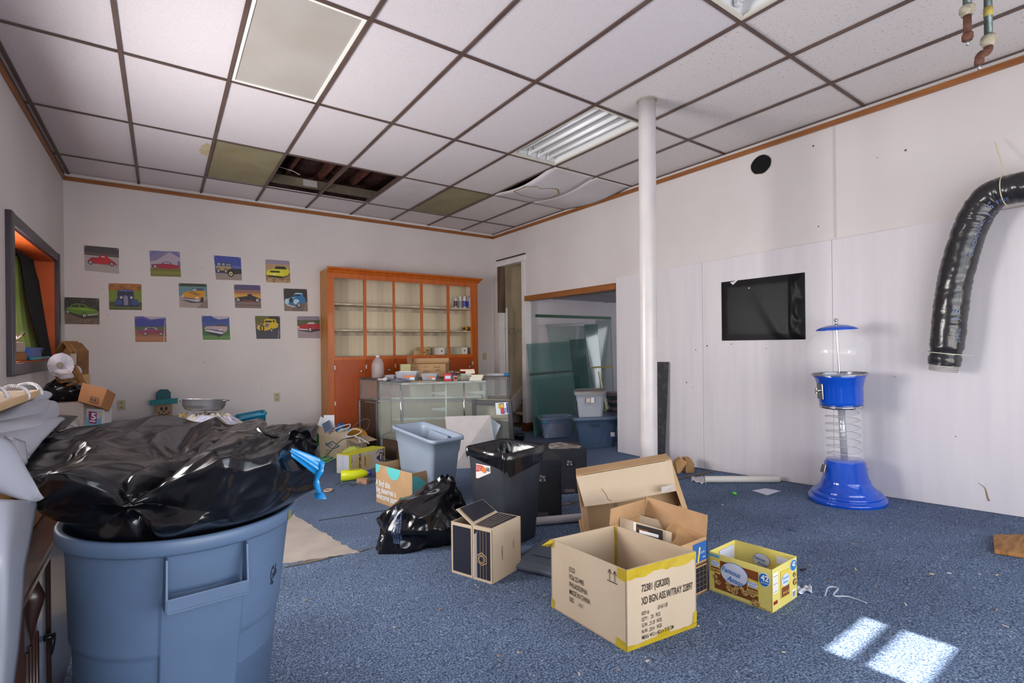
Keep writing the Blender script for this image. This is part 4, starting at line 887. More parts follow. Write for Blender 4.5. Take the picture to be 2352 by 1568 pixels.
for i, (px0, px1, h, c_) in enumerate([(945, 972, .07, 'b39a6c'), (960, 985, .12, 'b09666')]):
    a, b = AtY(px0, 815, CY0+.22), AtY(px1, 815, CY0+.22)
    t = thing('long_carton', 'tan cardboard carton in the middle bay, ' + ('lower and longer of the two' if i == 0 else 'taller one with a torn end'), 'box', ((a.x+b.x)/2, CY0+.2, zc-.005))
    mb = MB(); mb.bb(a.x, b.x, CY0+.12+.08*i, CY0+.19+.08*i, zc-.005, zc+h); obj('carton', mb, C(c_), t, bevel=.003)
    mb = MB(); mb.slab([(b.x, CY0+.12+.08*i, zc+h), (b.x, CY0+.19+.08*i, zc+h), (b.x+.05, CY0+.19+.08*i, zc+h+.01), (b.x+.05, CY0+.12+.08*i, zc+h+.012)], .002); obj('flap', mb, C('c2aa7c'), t)
    mb = MB(); mb.disc((b.x-.03, CY0+.119+.08*i, zc+h*.55), .011, (0, -1, 0), 12, t=.001); obj('finger_hole', mb, C('2b2724'), t)

# ================================================================== DISPLAY CASES
m_alu = mat('worn_aluminium', '9a9e9c', .5, .55, col2='858987', nscale=12); m_brz = mat('dull_bronze_alu', '8a7f7f', .35, .7, col2='6f6666', nscale=12)
m_pgreen = mat('pale_green_enamel', 'b4bfb6', .4, col2='a2ada5', nscale=6); m_cglass = mat('case_glass', 'e6efec', .03, alpha=.07, spec=.8, coat=.6)
m_walnut = mat('walnut_laminate', '5d4638', .4, col2='47342a', nscale=6, stretch=(6, 6, .5))
m_olive = mat('aged_cream_laminate', '9b967d', .5, col2='857f69', nscale=3, lo=.3, hi=.7)
def glass_case(name, label, pts, z0, z1, metal, base_m, base_in=.02, depth_rail=.028, legs=True, midz=None):
    """pts: footprint (world xy) front-left ... around; builds corner posts, rails, panes, base"""
    cx = sum(p.x for p in pts)/len(pts); cy = sum(p.y for p in pts)/len(pts)
    t = thing(name, label, 'display case', (cx, cy, 0))
    n = len(pts); w_ = depth_rail
    for p in pts:
        q = Vector((cx, cy, 0))-Vector((p.x, p.y, 0)); q.normalize()
        mb = MB(); c_ = Vector((p.x, p.y, 0))+q*w_*.6; mb.beam(c_+Vector((0, 0, z0)), c_+Vector((0, 0, z1)), w_*.6, w_*.6, up=(1, 0, 0)); obj('corner_post', mb, metal, t, bevel=.002)
    for i in range(n):
        a, b = pts[i], pts[(i+1) % n]
        for z in [z0+w_/2, z1-w_/2]+([midz] if midz else []):
            mb = MB(); q = (b-a).normalized(); inn = Vector((-q.y, q.x, 0)); 
            if inn.dot(Vector((cx, cy, 0))-Vector((a.x, a.y, 0))) < 0: inn = -inn
            mb.beam(Vector((a.x, a.y, z))+inn*.008+q*.004, Vector((b.x, b.y, z))+inn*.008-q*.004, .016, w_ if z != midz else .02); obj('rail', mb, metal, t, bevel=.002)
        mb = MB(); mb.slab([Vector((a.x, a.y, z0+w_))+inn*.01, Vector((b.x, b.y, z0+w_))+inn*.01, Vector((b.x, b.y, z1-w_))+inn*.01, Vector((a.x, a.y, z1-w_))+inn*.01], .005); obj('glass_pane', mb, m_cglass, t)
    mb = MB(); mb.slab([Vector((p.x, p.y, z1-.012)).lerp(Vector((cx, cy, z1-.012)), .02) for p in pts], .010 if True else 0); obj('top_glass', mb, mat('top_glass', 'a9b5b2', .12, alpha=.35), t)
    mb = MB(); mb.slab([Vector((p.x, p.y, z0-.004)).lerp(Vector((cx, cy, z0-.004)), .02) for p in pts], .02); obj('deck', mb, m_olive, t)
    mb = MB(); mb.slab([Vector((p.x, p.y, .0)).lerp(Vector((cx, cy, 0)), .07) for p in pts], z0-.005); obj('base_panel', mb, base_m, t)
    return t
vv = lambda r, d: V(r*K, d*K, 0)
ZK = lambda z: 1.36-(1.36-z)*K
A_, B_, C_ = vv(-1.196, 5.3), vv(-.275, 5.57), vv(-1.494, 5.54)
fc = glass_case('glass_display_case', 'front glass display case with pale metal frame, empty but for shelf brackets', [C_, A_, B_, vv(-.36, 5.88), vv(-1.44, 5.80)], ZK(.345), ZK(.972), m_alu, m_walnut)
for a in (C_, A_, B_):
    q = (Vector(((A_.x+B_.x)/2, (A_.y+B_.y)/2, 0))-a).normalized()
    mb = MB(); c_ = a+q*.02+_F*.01; mb.beam(c_, c_+Vector((0, 0, ZK(.345))), .022, .022, up=(1, 0, 0)); obj('leg', mb, m_brz if a is A_ else m_alu, fc, bevel=.002)
for px in (920.5, 1065.5):      # chrome tubes
    p = AtD(px, 880, (5.36 if px < 1000 else 5.50)*K); mb = MB(); mb.tube([(p.x, p.y, ZK(.35)), (p.x, p.y, ZK(.955))], .010, 12); obj('chrome_post', mb, mat('satin_chrome', 'd6d0d0', .18, 1), fc)
def vline(px, d): p = AtD(px, 880, d*K); return Vector((p.x, p.y, 0))
for px, d in ((1024, 5.60), (1112, 5.66)):
    c_ = vline(px, d); mb = MB(); mb.beam(c_+Vector((0, 0, ZK(.35))), c_+Vector((0, 0, ZK(.95))), .016, .010, up=tuple(_F))
    std = obj('shelf_standard', mb, m_pgreen, fc)
    for z in ((ZK(.80), ZK(.62)) if px < 1100 else (ZK(.80), ZK(.66))):
        mb = MB(); e = c_-_R*(.16 if px < 1100 else .18)-_F*.10; mb.slab([c_+Vector((0, 0, z)), e+Vector((0, 0, z+.035)), e+Vector((0, 0, z+.05)), c_+Vector((0, 0, z+.05))], .004); obj('shelf_bracket', mb, m_pgreen, std)
for z, h in ((ZK(.755), .028), (ZK(.51), .03)):       # rear rails of the case
    a, b = vv(-1.42, 5.79), vv(-.37, 5.87); mb = MB(); mb.beam(a+Vector((0, 0, z)), b+Vector((0, 0, z)), .02, h); obj('rear_rail', mb, m_pgreen, fc, bevel=.002)
mb = MB(); a, b = vv(-1.40, 5.785), vv(-.40, 5.86); mb.slab([a+Vector((0, 0, ZK(.37))), b+Vector((0, 0, ZK(.37))), b+Vector((0, 0, ZK(.50))), a+Vector((0, 0, ZK(.50)))], .006); obj('rear_door', mb, m_olive, fc)
# long case behind
F1, F2 = vv(-1.66, 6.02), vv(-.04, 5.98)
lc = glass_case('glass_display_case', 'long bronze-framed counter case behind, with a shallow glass top section', [F1, F2, vv(-.02, 6.42), vv(-1.70, 6.38), vv(-1.93, 6.22)], ZK(.685), ZK(.978), m_brz, m_olive)
a, b = F1, F2
for nm, p, q in (('front_skin', a, b), ('side_skin', vv(-1.93, 6.22), F1)):
    mb = MB(); inn = _F*.02; mb.slab([p+inn+Vector((0, 0, .02)), q+inn+Vector((0, 0, .02)), q+inn+Vector((0, 0, ZK(.67))), p+inn+Vector((0, 0, ZK(.67)))], .012); obj(nm, mb, m_walnut if nm == 'side_skin' else m_olive, lc)
for p in (F1, vv(-1.93, 6.22)):
    mb = MB(); mb.beam(p, p+Vector((0, 0, ZK(.69))), .024, .024, up=(1, 0, 0)); obj('leg', mb, mat('brushed_steel', '8e94a2', .35, .8), lc, bevel=.002)
# gold trimmed sliding doors seen through the glass
for r0, r1 in ((-1.32, -1.02), (-1.01, -.42)):
    mb = MB(); p, q = vv(r0, 6.34), vv(r1, 6.34); mb.slab([p+Vector((0, 0, ZK(.70))), q+Vector((0, 0, ZK(.70))), q+Vector((0, 0, ZK(.95))), p+Vector((0, 0, ZK(.95)))], .006); d = obj('sliding_door', mb, mat('cream_door', 'b9b6a0', .4), lc)
    for u0, u1, z0, z1 in ((r0, r1, ZK(.70), ZK(.715)), (r0, r0+.012, ZK(.715), ZK(.95)), (r1-.012, r1, ZK(.715), ZK(.95))):
        mb = MB(); p, q = vv(u0, 6.332), vv(u1, 6.332); mb.slab([p+Vector((0, 0, z0)), q+Vector((0, 0, z0)), q+Vector((0, 0, z1)), p+Vector((0, 0, z1))], .006); obj('door_trim', mb, mat('brass_trim', '8f7f55', .4, .4), d)
# ---- low cream cabinet with a black-framed glass door and card stickers
t = thing('framed_door_cabinet', 'low cream cabinet with a black-framed glass door and payment-card sticker', 'cabinet', V(-.25, 5.8, 0))
fr = mat('black_door_frame', '2b292d', .4)
TL, TR, BR, BL = AtD(1084, 921, 5.72), AtD(1174, 917, 5.56), AtD(1184, 1060, 5.54), AtD(1084, 1060, 5.70)
TL.z = TR.z = (TL.z+TR.z)/2; BR.z = BL.z = .004
def quadp(a, b): return BL.lerp(BR, a).lerp(TL.lerp(TR, a), b)
for a0, b0, a1, b1 in ((0, 0, .1, 1), (.9, 0, 1, 1), (.1, .92, .9, 1), (.1, 0, .9, .08)):
    mb = MB(); mb.slab([quadp(a0, b0), quadp(a1, b0), quadp(a1, b1), quadp(a0, b1)], -.03); obj('frame_bar', mb, fr, t, bevel=.003)
mb = MB(); mb.slab([quadp(.1, .08), quadp(.9, .08), quadp(.9, .92), quadp(.1, .92)], -.004); obj('door_glass', mb, m_cglass, t)
bk = _F*.24
mb = MB(); mb.slab([quadp(.02, .0)+bk, quadp(.98, .0)+bk, quadp(.98, .98)+bk, quadp(.02, .98)+bk], -.01); obj('back_panel', mb, m_olive, t)
for a in (.02, .96): mb = MB(); mb.slab([quadp(a, 0)+_F*.03, quadp(a, 0)+bk, quadp(a, .98)+bk, quadp(a, .98)+_F*.03], .01); obj('side_panel', mb, m_olive, t)
mb = MB(); mb.slab([quadp(.1, .68)+_F*.04, quadp(.9, .68)+_F*.04, quadp(.9, .66)+bk, quadp(.1, .66)+bk], .012); obj('shelf', mb, m_olive, t)
f = Face(quadp(.62, .78)-_F*.004, quadp(.93, .80)-_F*.004, quadp(.60, .96)-_F*.004)
mb = MB(); ms = [C('c9d6dc'), C('c9a03a'), C('c23a2e'), C('d3b02e'), C('2a3c86'), C('e6e6ea'), C('6f9cc0')]
rect_mb(mb, 0, 0, 1, 1, f, 5, 1); rect_mb(mb, .02, .04, .34, .96, f, 0, 2); rect_mb(mb, .22, .5, .36, .96, f, 1, 3); rect_mb(mb, .36, .04, .66, .96, f, 4, 2); oval_mb(mb, .51, .66, .13, .26, f, 3, 3); oval_mb(mb, .51, .34, .13, .26, f, 2, 4)
rect_mb(mb, .68, .04, .99, .96, f, 5, 2); rect_mb(mb, .86, .04, .99, .96, f, 4, 3); text_mb(mb, 'VISA', f, .84, .06, f.h*.15*1.3, 4, 4, rot=PI/2, sx=.9, bold=.03)
obj('card_sticker', mb, ms, t)
# ---- boards leaning in front of the case
def slab_thing(name, label, cat, pts, tck, m_, group=None, bevel=.001):
    mb = MB(); mb.slab(pts, tck); return tag(obj(name, mb, m_, bevel=bevel), label, cat, group)
q0, q1, q2, q3 = G(1040, 1076), G(1122, 1072), AtD(1126, 953, 5.48), AtD(1022, 956, 5.58)
slab_thing('foam_board', 'large creased off-white sheet leaning against the front display case', 'board', [q0, q1+_R*.12, q2, q3], .012, mat('offwhite_sheet', 'bdb6b4', .6, col2='ada6a4', nscale=4, bump=.3, bscale=6, bdist=.02))
q0, q1, q2, q3 = AtD(1118, 952, 5.60), AtD(1150, 976, 5.56), AtD(1139, 1002, 5.54), AtD(1122, 1070, 5.52)
slab_thing('foam_sheet', 'small pale blue-white card poking out behind the creased sheet', 'board', [q0, q3, q2, q1], .006, C('b4bfc9'))
# ================================================================== THINGS ON THE CASES
zt_ = ZK(.972)+.001
zl_ = ZK(.978)+.001
def onTop(px, d, py=868): p = AtD(px, py, d*K); p.z = zt_ if d < 5.87 else zl_; return p
# gallon jug
p = onTop(868, 6.12)
m_jug = mat('milky_plastic', 'c6bfc1', .35, alpha=.5); t = thing('gallon_jug', 'translucent gallon jug with peach liquid standing on the long case', 'jug', p, rz=.4); t.scale = (K, K, K)
mb = MB(); mb.lathe([(0, 0), (.070, 0), (.076, .01), (.076, .15), (.072, .175), (.055, .215), (.026, .245), (.02, .25), (.02, .262)], (0, 0, 0), 28); obj('jug_body', mb, m_jug, t, world=False)
mb = MB(); mb.lathe([(0, .004), (.068, .004), (.073, .012), (.073, .03), (0, .03)], (0, 0, 0), 28); obj('liquid', mb, mat('peach_liquid', 'c78a68', .2), t, world=False)
mb = MB(); mb.lathe([(.022, .255), (.024, .256), (.024, .275), (0, .276)], (0, 0, 0), 18); obj('cap', mb, C('dcdad8', .3), t, world=False)
mb = MB(); mb.tube([(.03, 0, .24), (.062, 0, .225), (.07, 0, .18), (.07, 0, .15)], .010, 8); obj('handle', mb, m_jug, t, world=False)
# cardboard box with open flaps
m_card = mat('corrugated_cardboard', 'b9956d', .75, col2='ad8a62', nscale=5, lo=.3, hi=.7, bump=.15, bscale=60, bdist=.002)
m_cardin = mat('cardboard_inside', 'b08a60', .8, col2='a47e54', nscale=5)
m_print = mat('black_ink', '2a2522', .6)
def open_box(name, label, o, ux, uy, h, t_=.004, m_=None, flaps=(), group=None, cat='cardboard box', floor_=True, parent=None):
    """o near corner on the ground, ux / uy edge vectors, h height; flaps: list of (side 0-3, length, angle from vertical outwards)"""
    m_ = m_ or m_card; o = Vector(o); ux = Vector(ux); uy = Vector(uy); up = Vector((0, 0, h))
    t = thing(name, label, cat, o+(ux+uy)/2, group=group); nu, nv = ux.normalized(), uy.normalized()
    cs = [o, o+ux, o+ux+uy, o+uy]
    for i in range(4):
        a, b = cs[i], cs[(i+1) % 4]; d = (b-a).normalized(); inn = (cs[(i+2) % 4]-b).normalized()
        mb = MB(); mb.add([a, b, b+up, a+up, a+inn*t_, b+inn*t_, b+inn*t_+up, a+inn*t_+up], [(0, 1, 2, 3), (7, 6, 5, 4), (3, 2, 6, 7), (4, 5, 1, 0), (0, 3, 7, 4), (5, 6, 2, 1)]); obj('side_panel', mb, m_, t)
    if floor_: mb = MB(); mb.slab([c+Vector((0, 0, .002)) for c in cs], .003); obj('bottom_panel', mb, m_cardin, t)
    for side, ln, ang in flaps:
        a, b = cs[side]+up, cs[(side+1) % 4]+up; inn = (cs[(side+2) % 4]-cs[(side+1) % 4]).normalized(); dr = Vector((0, 0, 1))*math.cos(ang)-inn*math.sin(ang)
        mb = MB(); e = (b-a)*.01; mb.slab([a+e, b-e, b-e*1.5+dr*ln, a+e*1.5+dr*ln], t_*.8); obj('flap', mb, m_, t)
    return t, cs
rx, fy = _R.copy(), _F.copy()
o = onTop(937, 6.12); a = onTop(1024, 6.18)
t, cs = open_box('cardboard_box', 'open cardboard carton with printed side on top of the long case', o, a-o, fy*.22+rx*.02, .18, flaps=[(0, .055, 1.3), (2, .07, .2), (3, .09, .1), (1, .07, 1.1)])
f = Face(cs[0], cs[1], cs[0]+Vector((0, 0, .18))); mb = MB()
text_mb(mb, '1 of 10', f, .38, .72, .018, 0, 2); text_mb(mb, 'Please RP', f, .68, .70, .016, 0, 2); text_mb(mb, 'FRAG. LX', f, .04, .70, .012, 0, 2); text_mb(mb, 'MFG LOT\nUNIT 024', f, .74, .5, .011, 0, 2); text_mb(mb, 'DISPLAY', f, .4, .36, .02, 0, 2)
obj('printing', mb, m_print, t)
def small_box(name, label, cat, px, py, w_, d_, h_, m_, depth=5.75, rz=0, z=None, group=None, bevel=.002):
    p = AtD(px, py, depth*K); p.z = z if z is not None else (zt_ if depth < 5.87 else zl_)
    t = thing(name, label, cat, p, rz=-YAW+rz, group=group); t.scale = (K, K, K); mb = MB(); mb.box((0, 0, h_/2), (w_, d_, h_)); obj('body', mb, m_, t, world=False, bevel=bevel); return t
small_box('yellow_carton', 'pale yellow-green square box behind the clear plastic bins', 'box', 931, 866, .115, .09, .17, C('b3ad7e'), 5.98, .35)
def clear_bin(label, px, w_, h_, fill, lab=True, d=5.62):
    p = onTop(px, d); t = thing('plastic_bin', label, 'bin', p, rz=-YAW+random.uniform(-.1, .1), group='clear bins of small goods on the front case')
    mb = MB(); a, b = w_/2, .07
    vs = [(x*a*k, y*b*k, z) for z, k in ((0.003, .8), (h_, 1.0), (h_, .97), (.008, .77)) for x, y in ((-1, -1), (1, -1), (1, 1), (-1, 1))]
    mb.add(vs, [(3, 2, 1, 0)]+[(4*l+i, 4*l+(i+1) % 4, 4*l+4+(i+1) % 4, 4*l+4+i) for l in range(3) for i in range(4)]+[(12, 13, 14, 15)])
    obj('tub', mb, mat('clear_tub', 'b9bac4', .2, alpha=.55), t, world=False)
    mb = MB(); mb.box((0, 0, h_*.36), (w_*.78, .11, h_*.6), taper=1.08); obj('contents', mb, mat(*fill), t, world=False)
    if lab:
        f = Face((-w_*.12, -b*.9-.004, h_*.1), (w_*.42, -b*.9-.004, h_*.1), (-w_*.12, -b*.98-.004, h_*.62)); mb = MB()
        rect_mb(mb, 0, 0, 1, 1, f, 0, 1); rect_mb(mb, .03, .45, .97, .97, f, 1, 2); rect_mb(mb, .55, .05, .95, .55, f, 2, 3); text_mb(mb, '08436', f, .56, .1, .01, 3, 4)
        obj('price_label', mb, [C('7a86a6'), C('c9784a'), C('dddde2'), C('22242c')], t, world=False)
    return t
clear_bin('clear plastic bin with an orange label, left of two labelled bins', 936, .27, .115, ('steel_bits', '8f9096', .4, .3, None, '5d5e66', 60), d=5.62)
clear_bin('clear plastic bin of black pieces with an orange label, right of two labelled bins', 988, .20, .085, ('dark_bits', '2e2e3c', .5, 0, None, '565668', 60), d=5.64)
clear_bin('small unlabelled clear bin of dark pieces by the gallon jug', 897, .12, .065, ('dark_bits', '2e2e3c'), False, 5.75)
p = onTop(886, 5.62); t = thing('paper_roll', 'small white paper roll lying in front of the jug', 'paper roll', p+Vector((0, 0, .022)))
mb = MB(); mb.lathe([(.006, -.03), (.021, -.03), (.021, .03), (.006, .03)], (0, 0, 0), 20, R=Euler((PI/2, 0, -YAW-.3)).to_matrix()); obj('roll', mb, C('d3cfd4'), t, world=False)
mb = MB(); random.seed(5)
p = onTop(915, 5.50); t = thing('loose_bits', 'heap of silver wrapped bits spilled in front of the bins', 'heap', p)
mb = MB(); mb.grid(lambda u, v: (rx*(.11*(u-.5)*2)+fy*(.05*(v-.5)*2)+Vector((0, 0, max(0, .035*(1-((u-.5)**2+(v-.5)**2)*4))*(1+.9*noise.noise(Vector((u*12, v*9, 3))))))), 22, 14); obj('heap', mb, mat('silver_wrap', '8d90a0', .25, .4, bump=1, bscale=50, bdist=.01), t, world=False)
for k in range(2):
    p = onTop(960+26*k, 5.42); t = thing('wooden_dowel', ('left' if k == 0 else 'right')+' thin pale wooden stick lying along the front edge of the case', 'stick', p+Vector((0, 0, .004)), group='pale sticks on the case top')
    mb = MB(); mb.tube([-rx*.08, rx*.085+fy*.01], .004, 6); obj('stick', mb, C('c9ad86'), t, world=False)
# candy and boxes
def candy(label, px, c_, w_, h_, d, c2):
    t = small_box('snack_box', label, 'snack box', px, 866, w_, .05, h_, C(c_, .35), d, random.uniform(-.3, .3), group='small snack boxes on the front case')
    mb = MB(); mb.box((0, -.0265, h_*.5), (w_*.7, .002, h_*.4)); obj('label_patch', mb, C(c2), t, world=False); return t
candy('red snack box standing at the front of the case top', 1029, 'b83038', .085, .085, 5.50, 'b9cfe4')
candy('blue snack box beside the red one', 1040, '3a5cb4', .05, .07, 5.56, 'e2e2e6')
candy('orange-brown snack box with a cut corner', 1046, 'b86a30', .045, .06, 5.50, '3a2c5a')
candy('dark green snack box beside the books', 1054, '2c4438', .04, .07, 5.54, '8a9a7c')
p = onTop(1041, 5.6); t = thing('brown_wrapper', 'crumpled brown wrapper on top of the snack boxes', 'wrapper', p+Vector((0, 0, .075)))
mb = MB(); mb.grid(lambda u, v: (rx*(.16*(u-.5))+fy*(.09*(v-.5))+Vector((0, 0, .03+.04*noise.noise(Vector((u*5, v*4, 2)))-.03*abs(u-.5)))), 14, 10); obj('wrapper', mb, C('7d6a5c'), t, world=False, solid=.002)
# books: two stacks
random.seed(9)
def book(label, px, z, w_, th, c_, d=5.60, rz=0):
    p = AtD(px, 866, d*K); p.z = z; t = thing('book', label, 'book', p, rz=-YAW+rz, group='paperbacks stacked on the front case')
    mb = MB(); mb.box((0, 0, th/2), (w_-.006, .105, th-.004)); obj('pages', mb, C('d3cbb8'), t, world=False)
    for zz in (.001, th-.001): mb = MB(); mb.box((0, 0, zz), (w_, .11, .002)); obj('cover', mb, C(c_, .4), t, world=False)
    mb = MB(); mb.box((-w_/2, 0, th/2), (.002, .11, th)); obj('spine', mb, C(c_, .4), t, world=False)
z = zt_
for lab, px, w_, th, c_, rz in [('white paperback at the bottom of the right stack', 1093, .15, .022, 'd6d4d6', .02), ('white paperback second from the bottom of the right stack', 1095, .15, .022, 'cfcdd2', -.05), ('cream paperback on top of the right stack', 1096, .15, .026, 'd0c6a4', .08)]:
    book(lab, px, z, w_, th, c_, 5.56, rz); z += th
z = zt_
for lab, px, w_, th, c_, rz in [('pale paperback at the bottom of the left stack', 1070, .13, .022, 'c9c8d0', 0), ('yellow-green paperback in the left stack', 1069, .13, .03, 'b9b064', .05), ('blue and white paperback in the left stack', 1071, .14, .026, '7f9cc4', -.05), ('tan paperback near the top of the left stack', 1080, .12, .03, 'cdb98c', .1), ('red and white paperback on top of the left stack', 1073, .18, .024, 'c03a3c', .15)]:
    book(lab, px, z, w_, th, c_, 5.70, rz); z += th
# tube with blue cap
a, b = onTop(1118, 6.12), onTop(1168, 6.16); t = thing('caulk_tube', 'white plastic tube with a bright blue end cap lying on the long case', 'tube', (a+b)/2+Vector((0, 0, .02)))
up_ = Vector((0, 0, .021)); mb = MB(); mb.tube([a+up_, a.lerp(b, .8)+up_], .019, 16); obj('tube_body', mb, C('cdcbd0', .35), t)
mb = MB(); mb.tube([a.lerp(b, .8)+up_, b+up_], .021, 16); obj('blue_cap', mb, C('2a7fc0', .35), t)
mb = MB(); mb.tube([a+up_, a-(b-a)*.15+up_, a-(b-a)*.32+up_*.6], [.012, .009, .004], 10); obj('nozzle', mb, C('b9b4ac', .35), t)
# ================================================================== BOXES ON THE FLOOR
m_card2 = mat('pale_cardboard', 'c4b097', .75, col2='b9a48a', nscale=4, lo=.3, hi=.7, bump=.12, bscale=70, bdist=.002, stretch=(1, 1, .3))
m_tape = mat('yellow_parcel_tape', 'c3a828', .25, alpha=.92, coat=.4, col2='b3961c', nscale=20)
def hgt(gp, px, py):      # height above the ground point of the image point straight over it
    d = gp.dot(_F); return AtD(px, py, d).z-gp.z
# ---- E.S.D carton
n0, l0, r0 = G(1440, 1497), G(1267, 1393), G(1600, 1438); h = hgt(n0, 1441, 1310)
t, cs = open_box('cardboard_box', 'large empty open cardboard box with yellow tape and stencilled shipping marks', n0, r0-n0, l0-n0, h, .006, m_card2)
uz = Vector((0, 0, h))
fr_ = Face(n0, r0, n0+uz, .0015); fl_ = Face(l0, n0, l0+uz, .0015)
mb = MB(); k_ = .30
text_mb(mb, '72381 (GR200)', fr_, .20, .68, .030, 0, 2, sx=.58, bold=.008); text_mb(mb, 'XD BGN ASS.W/TRAY 22897', fr_, .20, .52, .031, 0, 2, sx=.52, bold=.008)
for i, s_ in enumerate(('KEY #:', 'QTY :   20   PCS', 'G.W.            KGS', 'N.W.            KGS', 'MEAS: 49.2 x 42.5 x 31.8 CM')): text_mb(mb, s_, fr_, .20, .39-.075*i, .0155, 0, 2, sx=.66, bold=.006)
text_mb(mb, '016118', fr_, .42, .40, .018, 0, 2, sx=.7, shear=.3); text_mb(mb, '21.8', fr_, .30, .235, .017, 0, 2, sx=.7, shear=.3); text_mb(mb, '20.4', fr_, .30, .16, .016, 0, 2, sx=.7, shear=.3)
for i, s_ in enumerate(('E.S.D', 'PO# 22149B', 'PHILADELPHIA', 'MADE IN CHINA', 'NO')): text_mb(mb, s_, fl_, .28, .66-.105*i, .023, 0, 2, sx=.58, bold=.008)
text_mb(mb, '14 01', fl_, .40, .235, .018, 0, 2, sx=.6, shear=.3)
for x in (.815, .875):
    line_mb(mb, [(x, .80), (x, .93)], .003, fl_, 0); line_mb(mb, [(x-.018, .885), (x, .935), (x+.018, .885)], .003, fl_, 0)
line_mb(mb, [(.79, .785), (.90, .785)], .004, fl_, 0)
obj('stencil_printing', mb, mat('stencil_ink', '33291f', .7), t)
def tape(parent, face, pts, m_=None, k=1): mb = MB(); poly_mb(mb, pts, face, 0, k); obj('tape', mb, m_ or m_tape, parent)
rnd = random.Random(4)
jag = lambda y, n=16, a=.02, x0=0, x1=1: [(x0+(x1-x0)*i/n, y+rnd.uniform(-a, a)) for i in range(n+1)]
tape(t, fr_, [(0, 1), (0, .87)]+jag(.885, 16, .025)+[(1, 1)]); tape(t, fr_, [(0, 0)]+[(1, 0)]+jag(.055, 16, .012)[::-1]); tape(t, fr_, [(.93, .05), (1, .05), (1, .22), (.95, .2)])
tape(t, fr_, [(.40, .03), (.60, .06), (.58, .13), (.44, .11)], k=1.5)
tape(t, fl_, [(.90, 1), (.90, .87), (1, .85), (1, 1)]); tape(t, fl_, [(.88, 0), (1, 0), (1, .10), (.88, .12)]); tape(t, fl_, [(0, 0), (.05, -.0), (.05, .12), (0, .14)]); tape(t, fl_, [(0, 1), (.0, .88), (.05, .90), (.06, 1)])
mb = MB(); a = l0+uz; mb.slab([a, a-_R*.045-Vector((0, 0, .03)), a-_R*.012-Vector((0, 0, .035)), a+(n0-l0)*.05-Vector((0, 0, .01))], .001); obj('tape_tail', mb, m_tape, t)
b0_ = cs[2]; fi = Face(cs[3]+Vector((0, 0, .004)), cs[2]+Vector((0, 0, .004)), cs[3]+uz, -.012)
fin = Face(cs[2], cs[1], cs[2]+uz, -.0075)
mb = MB(); ii = (n0-l0).normalized()
for fc_, pts in ((Face(cs[2]-(cs[2]-cs[3]).normalized()*.0075, cs[1]-(cs[2]-cs[3]).normalized()*.0075, cs[2]-(cs[2]-cs[3]).normalized()*.0075+uz, 0), [(0, .02), (1, .02), (1, .30), (0, .34)]), ): poly_mb(mb, pts, fc_)
poly_mb(mb, [(0, .02), (.05, .02), (.05, 1), (0, 1)], Face(cs[2]-(cs[2]-cs[3]).normalized()*.0078, cs[1]-(cs[2]-cs[3]).normalized()*.0078, cs[2]-(cs[2]-cs[3]).normalized()*.0078+uz, 0))
obj('inner_tape', mb, m_tape, t)
# ---- two smaller cartons stacked behind it
m_kraft2 = mat('kraft_box', 'b8936c', .75, col2='a8835c', nscale=5)
rr = G(1625, 1356); o = rr+Vector((-.28, .0, 0)); o.z = rr.z; ux = rr-o; uy = Vector((-ux.y, ux.x, 0)).normalized()*.34
ux = ux*1.0; o2 = rr-ux.normalized()*.28
t, cs = open_box('cardboard_box', 'brown carton with a black gridded side under the blue-labelled box', o2, ux.normalized()*.28, uy*1.15, .145, .004, m_kraft2, floor_=True)
mb = MB(); mb.slab([c+Vector((0, 0, .142)) for c in cs], .003); obj('top_panel', mb, m_kraft2, t)
f = Face(cs[0], cs[1], cs[0]+Vector((0, 0, .145))); mb = MB(); rect_mb(mb, .1, .1, .97, .92, f, 0, 1)
for i in range(1, 9): line_mb(mb, [(.1+.11*i, .1), (.1+.11*i, .92)], .0015, f, 1)
for i in range(1, 5): line_mb(mb, [(.1, .1+.165*i), (.97, .1+.165*i)], .0015, f, 1)
obj('grid_print', mb, [C('25242a', .4), C('8a8178')], t)
up1 = Vector((0, 0, .147))
t, cs = open_box('cardboard_box', 'opened cardboard carton with a blue label, crammed with folded cardboard', o2+up1, ux.normalized()*.28, uy*1.15, .125, .004, m_kraft2, flaps=[(1, .10, .15), (2, .09, -.1)])
f = Face(cs[0], cs[1], cs[0]+Vector((0, 0, .125))); mb = MB(); rect_mb(mb, .58, .12, .98, .86, f, 0, 1); text_mb(mb, '.com', f, .78, .42, .014, 1, 2); line_mb(mb, [(.86, .25), (.93, .25)], .004, f, 1)
poly_mb(mb, [(.70, .12), (.74, .12), (.80, .66), (.76, .70)], f, 2, 1.6); obj('blue_label', mb, [C('2a5c9c', .35), C('b9c9dd'), C('e2c22c')], t)
c0 = (cs[0]+cs[2])/2+Vector((0, 0, .06))
mb = MB(); ax = AtD(1560, 1194, 2.62); 
p1, p2, p3, p4 = AtD(1563, 1180, 2.66), AtD(1608, 1236, 2.5), AtD(1545, 1262, 2.45), AtD(1530, 1215, 2.62)
mb.slab([p4, p3, p2, p1], .004); mb.slab([p1, p2, AtD(1600, 1206, 2.75), AtD(1560, 1160, 2.85)], .004)
obj('inner_tray', mb, m_cardin, t)
